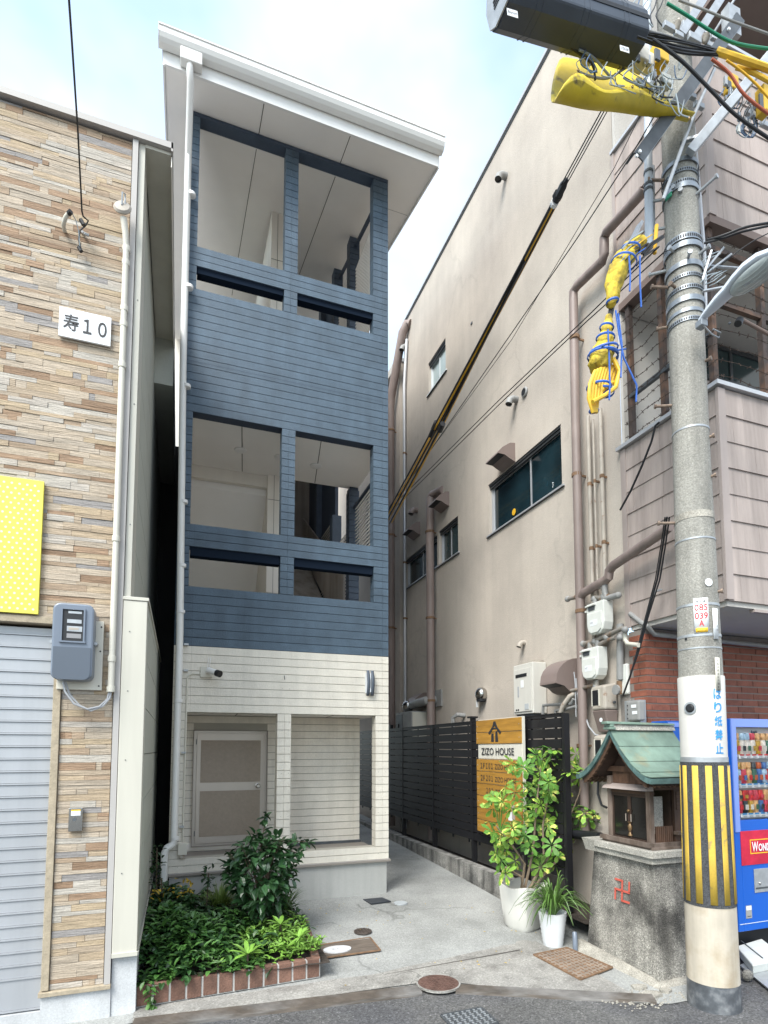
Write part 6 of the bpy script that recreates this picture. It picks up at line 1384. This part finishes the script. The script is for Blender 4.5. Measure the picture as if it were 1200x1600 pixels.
# insulators and clamps
IL = ['cream insulator block left of the pole beside the closure end', 'orange yellow insulator right of the closure end', 'cream insulator block in front of the pole top', 'yellow insulator hanging at the far right arm', 'cream connector cluster above the right arm', 'brown pin insulator on the upper bracket', 'second brown pin insulator nearer the crossarm', 'round white spool insulator under the closure', 'white clamp body in the middle of the wire tangle']
def boxat(t, px, py, y, sx_, sy_, sz_, m, nm='body', bev=.008):
    c = al(px, py, y); return B(nm, M[m], t, c.x-sx_, c.x+sx_, c.y-sy_, c.y+sy_, c.z-sz_, c.z+sz_, bev)
for i, (px, py, y, a, b_, c, m) in enumerate(((998, 92, 2.95, .05, .05, .055, 'plastic_cream'), (1030, 88, 2.98, .045, .05, .085, 'insul_yellow'), (1012, 100, 3.0, .03, .04, .05, 'plastic_cream'), (1192, 160, 2.9, .035, .04, .11, 'insul_yellow'), (1142, 135, 3.0, .04, .04, .06, 'insul_yellow'), (1058, 38, 3.05, .016, .016, .05, 'pipe_tan'), (1103, 58, 3.0, .016, .016, .05, 'pipe_tan'), (918, 87, 2.95, .03, .03, .03, 'plastic_cream'), (1038, 128, 2.9, .04, .03, .035, 'gas_white'))):
    t = thing('insulator', IL[i], 'insulator', al(px, py, y))
    if i in (5, 6, 7): MB().lathe(al(px, py, y), [(a*.6, -c), (a*1.8, -c*.5), (a, -c*.2), (a*1.8, c*.1), (a, c*.4), (a*.5, c)], 12, (.3, -.1, 1)).build('body', M[m], t, smooth=True)
    else:
        boxat(t, px, py, y, a, b_, c, m); boxat(t, px-3, py-2, y-b_-.004, a*.5, .008, c*.5, 'steel_dark', 'socket', .002)
    boxat(t, px+7, py+4, y+.02, .015, .03, .02, 'galv', 'clamp', .003)
PL = thing('bracket_plate', 'galvanised bracket plates bolted to the pole behind the wires', 'bracket', al(1040, 45, 3.1))
for px, py, s in ((1045, 42, .05), (1085, 60, .06), (1110, 72, .05), (1000, 130, .04), (1092, 165, .045), (1080, 150, .04), (1060, 55, .04), (1172, 178, .05), (1195, 195, .05)): boxat(PL, px, py, 3.02, s, .015, s*.45, 'galv', 'plate', .004)
PL2 = thing('terminal_cluster', 'bunch of small metal connectors and wire loops hanging on the right hand crossarm', 'connectors', al(1150, 140, 2.95))
for i in range(14):
    x, y = rnd.choice(((1140, 150), (1160, 170), (1180, 175), (1165, 195))); x += rnd.uniform(-10, 10)
    wire(PL2, [(x, y-12), (x-10, y+8), (x+4, y+20), (x+12, y+4), (x+8, y-12)], 2.95, .004, rnd.choice(('pale_cable', 'blue_cable', 'black_cable')))
for k in range(34):
    cx_, cy_ = rnd.choice(((1145, 140), (1183, 165), (1030, 125), (1010, 105), (1165, 190))); px, py = cx_+rnd.uniform(-14, 12), cy_+rnd.uniform(-14, 14); boxat(PL2, px, py, 2.95+rnd.uniform(-.03, .03), rnd.uniform(.005, .012), .01, rnd.uniform(.012, .035), rnd.choice(('galv', 'gas_white', 'steel', 'galv', 'steel_dark')), 'connector', .001)
# yellow wrapped cable end and coil with blue ties
yc_ = thing('wrapped_cable_coil', 'yellow sleeved cable tied with blue cord above a coiled yellow hose, beside the pole', 'cable coil', al(950, 500, 3.1))
def lump(pts, rs, m='cloth_yellow', nm='sleeve'):
    P3 = [al(*p) for p in pts]; o = MB().tube(P3, rs, 14).build(nm, M[m], yc_, smooth=True); t_ = bpy.data.textures.new('cl', 'CLOUDS'); t_.noise_scale = .07; q = o.modifiers.new('s', 'SUBSURF'); q.render_levels = q.levels = 2; d_ = o.modifiers.new('d', 'DISPLACE'); d_.texture = t_; d_.strength = .05; return o
lump([(1010, 372, 3.1), (990, 385, 3.1), (975, 402, 3.1), (962, 430, 3.1), (957, 460, 3.1), (955, 482, 3.1)], [.035, .05, .075, .065, .05, .025])
lump([(952, 490, 3.1), (948, 520, 3.1), (945, 545, 3.1), (938, 565, 3.1), (930, 580, 3.1)], [.025, .035, .075, .085, .06])
T('core_cable', M['black_cable'], yc_, [al(1012, 384, 3.12), al(985, 395, 3.12), (al(958, 470, 3.12)), al(950, 510, 3.12)], .02, 8)
MB().bar(al(972, 408, 3.2), al(1000, 350, 3.2), .06, .02).build('sleeve_tube', M['galv'], yc_)
for k in range(9):
    x0 = 922+k*4.6; T('hose', M['insul_yellow'], yc_, [al(x0+8, 570+abs(k-5)*2, 3.06), al(x0, 600, 3.04+.004*k), al(x0-2+(2 if k > 5 else 0), 622-(k*3 if k > 4 else 0), 3.05), al(927+k*1.4, 645-(k*5 if k > 3 else 0), 3.06)], .014, 8)
T('hose', M['insul_yellow'], yc_, [al(958, 560, 3.03), al(968, 580, 3.02), al(962, 605, 3.02), al(945, 618, 3.02), al(926, 628, 3.02)], .015, 8)
for c_, r_, tl in (((985, 390), .065, 0), ((975, 410), .085, 0), ((957, 471), .04, 0), ((948, 512), .045, 0), ((946, 528), .06, 0), ((943, 548), .095, 0), ((942, 556), .1, 0), ((936, 605), .08, 0), ((945, 612), .06, 0), ((928, 642), .03, 0), ((952, 556), .06, 0)):
    MB().lathe(al(*c_, 3.08), [(r_, -.008), (r_+.004, 0), (r_, .008)], 16, (rnd.uniform(-.3, .3), -.1, 1), cap=False).build('blue_tie', M['tie_blue'], yc_, solid=.004)
for pts in (((962, 485), (967, 520), (975, 560), (995, 602), (994, 628)), ((1000, 400), (1000, 440), (1002, 480)), ((983, 400), (985, 430), (984, 455)), ((950, 515), (952, 560), (953, 600), (952, 625)), ((966, 490), (972, 540), (970, 590)), ((940, 540), (960, 548), (978, 545))):
    T('tie_tail', M['tie_blue'], yc_, [al(px, py, 3.0) for px, py in pts], .006, 5)
T('orange_sleeve', M['cable_yellow'], yc_, [al(1026, 352, 3.08), al(1024, 378, 3.08), al(1023, 396, 3.08)], .014, 8)
for k in range(12):
    x, y = 1000+rnd.uniform(-22, 22), 385+rnd.uniform(-14, 14); T('bundled_wire', M[rnd.choice(('black_cable', 'tie_blue', 'pale_cable', 'insul_yellow', 'pale_cable'))], yc_, [al(x-14, y+16, 3.05), al(x, y, 3.03), al(x+18, y-12, 3.05)], rnd.uniform(.004, .009), 5)
# wire dressings right of the pole at lamp height
dw = thing('strain_clamps', 'steel strain clamps and guy grips fixed between the pole bands and the bay', 'clamps', al(1110, 420, 3.0))
for p, q_, r in (((1098, 438), (1112, 392), .012), ((1100, 425), (1130, 388), .014), ((1108, 424), (1142, 398), .012), ((1100, 415), (1180, 421), .009), ((1098, 455), (1135, 448), .010)): MB().bar(al(*p, 3.0), al(*q_, 2.95), r*2, r).build('clamp', M['galv'], dw)
for k in range(8):
    x, y = 1112+rnd.uniform(-6, 12), 425+rnd.uniform(-25, 25); T('guy_wire', M['pale_cable'], dw, [al(x-12, y+8, 3.0), al(x, y+rnd.uniform(-6, 6), 2.97), al(x+14, y-8, 3.0)], .004, 5)
T('guy_wire', M['galv'], dw, [al(1098, 507, 2.95), al(1112, 522, 2.95), al(1123, 528, 2.95), al(1126, 520, 2.95), al(1114, 514, 2.95)], .005, 6)
# ---- street lamp
lp = thing('street_lamp', 'pale grey cobra head street lamp with a ribbed glass lens fixed to the pole', 'street lamp', al(1100, 500, 2.95))
a, e = al(1093, 503, 2.98), al(1225, 398, 2.45); ax_ = (e-a).normalized(); sw_ = ax_.cross(V((0, 0, 1))).normalized(); up2 = sw_.cross(ax_); Ln = (e-a).length
prof_ = [(0, .016, .022), (.1, .034, .036), (.25, .052, .048), (.38, .058, .055), (.5, .085, .065), (.65, .112, .075), (.8, .115, .075), (.92, .09, .06), (1, .04, .03)]
rows = []
for t_, w_, h_ in prof_:
    c = a+ax_*Ln*t_+up2*.05*math.sin(math.pi*t_*.9); rows.append([c+sw_*w_*math.cos(k*math.pi/10)+up2*h_*(math.sin(k*math.pi/10) if k <= 10 else .38*math.sin(k*math.pi/10)) for k in range(21)])
MB().grid(rows).build('housing', M['lamp_body'], lp, smooth=True)
c = a+ax_*Ln*.71+up2*(.05*math.sin(math.pi*.64)-.012); rows = []
for i in range(7):
    ph = math.pi/2*i/6; rows.append([c+ax_*.175*math.cos(ph)*math.cos(k*math.pi/14)+sw_*.098*math.cos(ph)*math.sin(k*math.pi/14)-up2*(.015+.055*math.sin(ph)) for k in range(29)])
MB().grid(rows).build('lens', M['lens'], lp, smooth=True)
for i in range(7):
    o_ = -.075+.025*i; k_ = math.sqrt(max(.05, 1-(o_/.098)**2)); T('lens_rib', M['lens'], lp, [c+sw_*o_+ax_*.165*k_*s-up2*(.017+.056*math.sqrt(max(0, (1-s*s)*(k_*k_)))) for s in (-.98, -.7, -.35, 0, .35, .7, .98)], 0.0016, 5)
MB().grid([[r_[0]+V((0, 0, 0)) for r_ in rows[:1]], [r_[0] for r_ in rows[:1]]]) if False else None
T('photocell', M['black'], lp, [al(1156, 500, 2.8), al(1153, 506, 2.8)], .026, 10); MB().ball(al(1140, 505, 2.85), .01, 8, 5).build('grommet', M['steel_dark'], lp)
boxat(lp, 1096, 507, 2.97, .03, .03, .025, 'band_steel', 'bracket', .006)
T('arm_stub', M['brown_trim'], lp, [al(1160, 500, 3.15), al(1215, 530, 3.15)], .014, 8)
# ================================================================ vending machines
VX, VY = 4.58, 3.8
vm = thing('vending_machine', 'bright blue drink vending machine right of the pole with rows of cans', 'vending machine', (5.0, VY, .2))
x0, x1 = VX, VX+1.0; zb, zt = .213, 2.06
MB().box(x0, x1, VY+.06, VY+.42, zb+.02, zt).build('cabinet', M['vend_blue'], vm)
fr = MB(); wz0, wz1 = 1.165, 1.985; wx0, wx1 = x0+.065, x1-.06
fr.box(x0, wx0, VY, VY+.059, zb, zt).box(wx1, x1, VY, VY+.059, zb, zt).box(wx0, wx1, VY, VY+.059, zb, wz0)
fr.build('door', M['vend_blue'], vm, bevel=.006); B('header', M['vend_blue_pale'], vm, wx0, wx1, VY-.002, VY+.059, wz1, zt, .004)
MB().hexa([(x0+.002, VY-.012, wz0-.1), (wx0, VY-.003, wz0-.1), (wx0, VY, wz0-.1), (x0+.002, VY, wz0-.1), (x0+.002, VY-.012, zt), (wx0, VY-.003, zt), (wx0, VY, zt), (x0+.002, VY, zt)]).build('edge_trim', M['vend_blue_pale'], vm)
B('display_back', M['vend_back_lit'], vm, wx0, wx1, VY+.052, VY+.058, wz0, wz1)
t0 = text('Asahi', M['navy_print'], vm, (wx0+.24, VY+.050, wz1-.06), (1, 0, 0), (0, 0, 1), .036, .085, ext=.001, bold=.03)
for i, zc in enumerate((1.735, 1.475, 1.215)):
    B('shelf', M['price_white'], vm, wx0+.0, wx1-.0, VY+.02, VY+.051, zc-.012, zc+.0)
    B('price_strip', M['price_white'], vm, wx0+.03, wx1, VY+.004, VY+.02, zc-.032, zc+.006, .003)
    for k in range(11):
        x = wx0+.05+k*.075
        B('select_button', M['blue_lid'], vm, x, x+.042, VY+.001, VY+.005, zc-.028, zc-.012)
        B('price_tag', M['red_ink' if i == 0 else 'blue_ink'], vm, x-.008, x+.04, VY+.0, VY+.004, zc-.004, zc+.008)
    for row_ in range(2 if i == 2 else 1):
        for k in range(13):
            hgt = .125 if row_ == 0 else .10; x = wx0+.035+k*.065; zz = zc+.008+row_*.1
            o = MB().lathe((x, VY+.032, zz), [(.024, 0), (.028, .008), (.028, hgt-.015), (.022, hgt)], 12).build('can', M['can'], vm, smooth=True)
            B('can_label', M['can'], o, x-.018, x+.018, VY+.0015, VY+.0035, zz+.03, zz+hgt*.6)
            if row_ == 0 and i < 2: MB().lathe((x, VY+.034, zz+hgt+.004), [(.026, 0), (.027, .01), (.026, .05), (.02, .06)], 12).build('can', M['can'], vm, smooth=True)
B('glass_pane', M['vend_glass'], vm, wx0, wx1, VY-.003, VY-.0015, wz0, wz1)
B('advert_panel', M['vend_red'], vm, x0+.06, x0+.62, VY-.006, VY-.001, .775, 1.07)
for k, (a, b_) in enumerate(((x0+.17, .84), (x0+.46, .84))): pass
MB().box(x0+.165, x0+.47, VY-.0085, VY-.0065, .868, .876).box(x0+.165, x0+.47, VY-.0085, VY-.0065, .985, .993).box(x0+.165, x0+.172, VY-.0085, VY-.0065, .877, .984).box(x0+.463, x0+.47, VY-.0085, VY-.0065, .877, .984).build('advert_frame', M['yellow_ink'], vm)
text('W', M['sign_white'], vm, (x0+.183, VY-.010, .888), (1, 0, 0), (0, 0, 1), .085, .075, bold=.02); text('ONDA', M['sign_white'], vm, (x0+.262, VY-.010, .888), (1, 0, 0), (0, 0, 1), .066, .185, bold=.03)
B('coin_panel', M['galv'], vm, x0+.20, x0+.62, VY-.006, VY-.001, .53, .735, .002); B('coin_slot', M['steel_dark'], vm, x0+.21, x0+.6, VY-.008, VY-.0065, .56, .575); MB().ball((x0+.26, VY-.008, .61), .012, 8, 5).build('coin_knob', M['chrome'], vm, smooth=True)
B('sticker', M['pipe_grey'], vm, x0+.085, x0+.155, VY-.003, VY-.001, .32, .43); B('sticker', M['sign_white'], vm, x0+.09, x0+.15, VY-.0045, VY-.0035, .39, .425); B('sticker_line', M['ink'], vm, x0+.10, x0+.145, VY-.0045, VY-.0035, .335, .34)
B('kick_gap', M['window_white'], vm, x0+.01, x1, VY-.003, VY, .275, .279); B('plinth', M['black'], vm, x0+.06, x1-.06, VY+.1, VY+.4, 0, .23)
for x in (x0+.04, x1-.08): B('foot', M['steel_dark'], vm, x, x+.04, VY+.08, VY+.12, 0, .22)
v2 = thing('vending_machine', 'blue machine mostly hidden behind the pole and the copper shrine roof', 'vending machine', (4.25, 4.1, 0))
B('cabinet', M['vend_blue'], v2, 4.12, 4.55, 4.08, 4.245, .05, 2.045, .006); B('door', M['vend_blue'], v2, 4.12, 4.55, 4.055, 4.079, .1, 2.045); B('side_strip', M['vend_blue_pale'], v2, 4.13, 4.54, 4.05, 4.054, 1.99, 2.03)
st_ = thing('plastic_step', 'scuffed white plastic kerb step lying under the vending machine', 'step', (4.75, 3.6, .1))
def gq(px, py, z): return F(px, py, 2, z)
MB().hexa([gq(1150, 1478, .10)+V((0, 0, -.07)), gq(1176, 1508, .10)+V((0, 0, -.07)), gq(1230, 1497, .10)+V((0, 0, -.07)), gq(1190, 1466, .10)+V((0, 0, -.07)), gq(1150, 1478, .12), gq(1176, 1508, .12), gq(1230, 1497, .12), gq(1190, 1466, .12)]).build('body', M['gas_white'], st_, bevel=.012)
MB().bar(gq(1158, 1470, .125), gq(1192, 1497, .125), .008, .006).build('groove', M['steel_dark'], st_); MB().ball(gq(1185, 1496, .08)+V((-.06, -.02, 0)), .012, 8, 5).build('hole', M['black'], st_)
mp_ = thing('metal_plate', 'galvanised chequer plate lying on the asphalt in front of the white step', 'plate', (4.7, 3.3, .03))
MB().hexa([gq(1156, 1508, .03)-V((0, 0, .012)), gq(1215, 1556, .03)-V((0, 0, .012)), gq(1260, 1520, .03)-V((0, 0, .012)), gq(1190, 1490, .03)-V((0, 0, .012)), gq(1156, 1508, .035), gq(1215, 1556, .035), gq(1260, 1520, .035), gq(1190, 1490, .035)]).build('plate', M['galv'], mp_)
rc = thing('rock', 'broken stone at the right foot of the pole', 'rock', (3.9, 3.35, 0)); c = gq(1168, 1524, .05); MB().ball(c, .05, 8, 5, (1, .7, .9)).build('stone', M['granite'], rc)
for i, (px, py, s) in enumerate(((1000, 1546, .09), (1018, 1558, .10), (1040, 1551, .06))):
    rc = thing('concrete_fragment', ['cracked cement flake at the foot of the stone plinth', 'larger cracked cement flake near the drain strip end', 'small cement flake between the plinth and the pole'][i], 'rubble', gq(px, py, .01)); c = gq(px, py, .0)
    MB().prism([c+V((s*math.cos(k*1.047+.3)*rnd.uniform(.6, 1), s*math.sin(k*1.047+.3)*rnd.uniform(.4, .8), .0)) for k in range(6)], (0, 0, .025)).build('flake', M['granite_pale'], rc)
# ================================================================ potted plants
p1 = thing('square_pot', 'large white square tapered plant pot with rounded corners beside the kerb', 'plant pot', (3.27, 5.15, 0))
c = V((3.27, 5.12, .01)); 
def sq(s, z, c=c): 
    out_ = []
    for k in range(24):
        a = 2*math.pi*k/24+R(38); n_ = 4.5; ca_, sa_ = math.cos(a-R(38)), math.sin(a-R(38)); r_ = s/(abs(ca_)**n_+abs(sa_)**n_)**(1/n_); x, y = r_*ca_, r_*sa_
        cr_, sr_ = math.cos(R(20)), math.sin(R(20)); out_.append(c+V((x*cr_-y*sr_, x*sr_+y*cr_, z+(.03*(abs(ca_*sa_)*2)**2 if z > .4 else 0))))
    return out_+[out_[0]]
MB().grid([sq(.12, 0), sq(.155, .05), sq(.175, .2), sq(.20, .42), sq(.188, .42), sq(.17, .33), sq(.01, .33)]).build('pot', M['pot_white'], p1, smooth=True)
B('soil', M['soil'], p1, c.x-.12, c.x+.12, c.y-.12, c.y+.12, .34, .352)
p2 = thing('round_pot', 'small white ribbed round pot with long strappy leaves beside the stone plinth', 'plant pot', (3.27, 4.66, 0))
c2 = V((3.27, 4.64, .0)); prf = [(.088, 0)]+[(.09+.035*(k/14)+(.003 if k % 2 else 0), .02+.27*k/14) for k in range(15)]+[(.128, .30), (.118, .30), (.11, .27), (.01, .27)]
MB().lathe(c2, prf, 28, cap=False).build('pot', M['pot_white_round'], p2, smooth=True)
# spider-like lily leaves
lily = thing('strap_leaf_plant', 'clump of long arching strap leaves growing from the small round pot', 'potted plant', c2+V((0, 0, .27))); b = MB()
for k in range(120):
    a = rnd.uniform(0, 6.28); hh = rnd.uniform(.18, .46); s = rnd.uniform(.08, .40); dx, dy = math.cos(a), math.sin(a); w0 = V((-dy, dx, 0))*rnd.uniform(.006, .010); pts = []
    for i in range(8):
        u = i/7; pts.append(c2+V((dx*(.03+s*u**1.15), dy*(.03+s*u**1.15), .27+hh*(1.9*u-1.35*u*u*(.6+s*2.2)))))
    b.grid([[p-w0*(1-(i/7)**3*.9)+V((0, 0, .004)), p, p+w0*(1-(i/7)**3*.9)+V((0, 0, .004))] for i, p in enumerate(pts)])
b.build('leaves', M['blade'], lily)
bb_ = thing('standpipe', 'short blue grey plastic pipe stub in the ground beside the small round pot', 'pipe', gq(900, 1488, 0)); T('pipe', M['meter_blue'], bb_, [gq(899, 1486, 0), gq(899, 1486, 0)+V((0, 0, .10)), gq(899, 1486, 0)+V((.02, .03, .15))], .022, 10)
dk = thing('dark_pot', 'dark pot half hidden behind the small round pot', 'plant pot', (3.42, 4.75, 0)); MB().lathe((3.42, 4.80, 0), [(.07, 0), (.1, .22), (.105, .23)], 16).build('pot', M['pipe_grey'], dk, smooth=True)
# schefflera: whorls of leaflets on forked stems
sf = thing('schefflera', 'tall umbrella plant with whorls of yellow and green variegated leaves in the square pot', 'potted plant', (3.23, 5.12, .35))
YS = 5.05
wh = [(838, 1180, 8), (860, 1188, 8), (820, 1200, 7), (870, 1208, 8), (846, 1215, 8), (832, 1232, 8), (800, 1192, 4), (885, 1190, 5), (893, 1205, 6), (905, 1215, 7), (912, 1200, 5), (900, 1190, 5), (858, 1235, 8), (790, 1228, 7), (772, 1243, 7), (805, 1238, 6), (815, 1222, 5), (770, 1262, 6), (785, 1252, 7), (800, 1262, 7), (822, 1255, 8), (845, 1258, 8), (862, 1245, 6), (866, 1262, 8), (885, 1262, 7), (905, 1275, 5), (918, 1272, 6), (912, 1297, 8), (878, 1282, 8), (838, 1285, 9), (855, 1292, 8), (818, 1285, 7), (800, 1290, 7), (770, 1300, 7), (782, 1308, 7), (800, 1306, 8), (810, 1300, 6), (790, 1320, 6), (845, 1335, 8), (862, 1320, 7), (870, 1335, 8), (880, 1318, 6), (850, 1350, 8), (868, 1350, 7), (782, 1345, 7), (795, 1352, 7), (790, 1365, 7), (805, 1345, 6), (775, 1335, 6), (843, 1205, 6), (858, 1222, 7), (880, 1230, 6), (835, 1268, 7), (820, 1305, 6), (828, 1320, 5)]
st_m = MB(); base = V((3.27, 5.12, .34))
trunks = [[base, al(833, 1330, YS+.05), al(838, 1260, YS+.02), al(845, 1200, YS)], [base+V((.03, -.02, 0)), al(850, 1340, YS), al(848, 1290, YS), al(862, 1215, YS)], [base+V((-.03, 0, 0)), al(820, 1350, YS+.05), al(800, 1320, YS), al(775, 1290, YS)], [base+V((.03, 0, 0)), al(862, 1330, YS), al(885, 1290, YS), al(905, 1240, YS), al(912, 1205, YS)], [base+V((.04, 0, 0)), al(870, 1345, YS), al(890, 1320, YS), al(912, 1297, YS)], [base, al(815, 1370, YS), al(790, 1355, YS)]]
for t_ in trunks: MB().tube(t_, [.016, .012, .010, .006, .005][:len(t_)], 8).build('stem', M['bark_pale'], sf, smooth=True)
pts_all = [p.lerp(q_, u) for t_ in trunks for p, q_ in zip(t_, t_[1:]) for u in (0, .25, .5, .75)]
wh += [(925, 1280, 6), (918, 1262, 6), (900, 1178, 6), (868, 1172, 6), (848, 1168, 6), (922, 1212, 5), (765, 1285, 5)]
wh += [(px+rnd.uniform(-9, 9), py+rnd.uniform(-9, 9), n-1) for px, py, n in wh[::2]]
for i, (px, py, n) in enumerate(wh):
    c = al(px, py, YS+rnd.uniform(-.16, .22)); near = min(pts_all, key=lambda p: (p-c).length+(0 if p.z < c.z else .3)); st_m.tube([near, near.lerp(c, .6)+V((0, 0, .02)), c], [.005, .004, .003], 5)
    tocam = (EYE-c).normalized(); ax1 = (tocam*.45+V((0, 0, .5))+rdir(-1)*.55).normalized(); e1 = ax1.orthogonal().normalized(); e2 = ax1.cross(e1); b = MB(); n = max(6, n)
    for k in range(n):
        a = 2*math.pi*k/n+rnd.uniform(-.15, .15); dd = (e1*math.cos(a)+e2*math.sin(a)-ax1*rnd.uniform(.0, .35)); l = rnd.uniform(.085, .125)
        d_ = dd.normalized(); s_ = d_.cross(ax1).normalized(); u_ = ax1; p = c+d_*.012; w_ = l*.215
        q0_, q1_, q2_, q3_ = p, p+d_*l*.45+u_*l*.03, p+d_*l*.8-u_*l*.02, p+d_*l-u_*l*.08
        b.add([q0_, q1_, q2_, q3_, q1_+s_*w_*.8+u_*.003, q2_+s_*w_+u_*.003, q1_-s_*w_*.8+u_*.003, q2_-s_*w_+u_*.003], [(0, 4, 5, 3, 2, 1), (0, 1, 2, 3, 7, 6)])
    b.build('leaf', M['leaf_scheff' if rnd.random() < .55 else 'leaf_scheff_green'], sf)
st_m.build('leaf_stalks', M['leaf_scheff_green'], sf)['kind'] = 'stuff'

lf = MB()
for k in range(60):
    x, y = rnd.uniform(.9, 3.3), rnd.uniform(4.3, 6.3); g = gz(y)+.022; leaf(lf, (x, y, g), rdir(-.05, .12), rnd.uniform(.012, .03), rnd.uniform(.008, .014))
lf.build('fallen_leaves', M['leaf_yellow'])['kind'] = 'stuff'
gr = MB()
for k in range(420):
    if k < 260:
        t_ = rnd.random(); x = -.2+t_*3.4; y = yl(x)-abs(rnd.gauss(0, .03)); z_ = .004
    else: x, y, z_ = rnd.uniform(2.9, 3.5), rnd.uniform(3.3, 3.6), .006
    s_ = rnd.uniform(.003, .009); gr.hexa([(x-s_, y-s_, z_), (x+s_, y-s_*.8, z_), (x+s_*.8, y+s_, z_), (x-s_*.7, y+s_, z_), (x-s_*.6, y-s_*.6, z_+s_), (x+s_*.6, y-s_*.5, z_+s_*1.2), (x+s_*.5, y+s_*.6, z_+s_), (x-s_*.4, y+s_*.5, z_+s_*.8)])
gr.build('grit', M['granite_pale'])['kind'] = 'stuff'
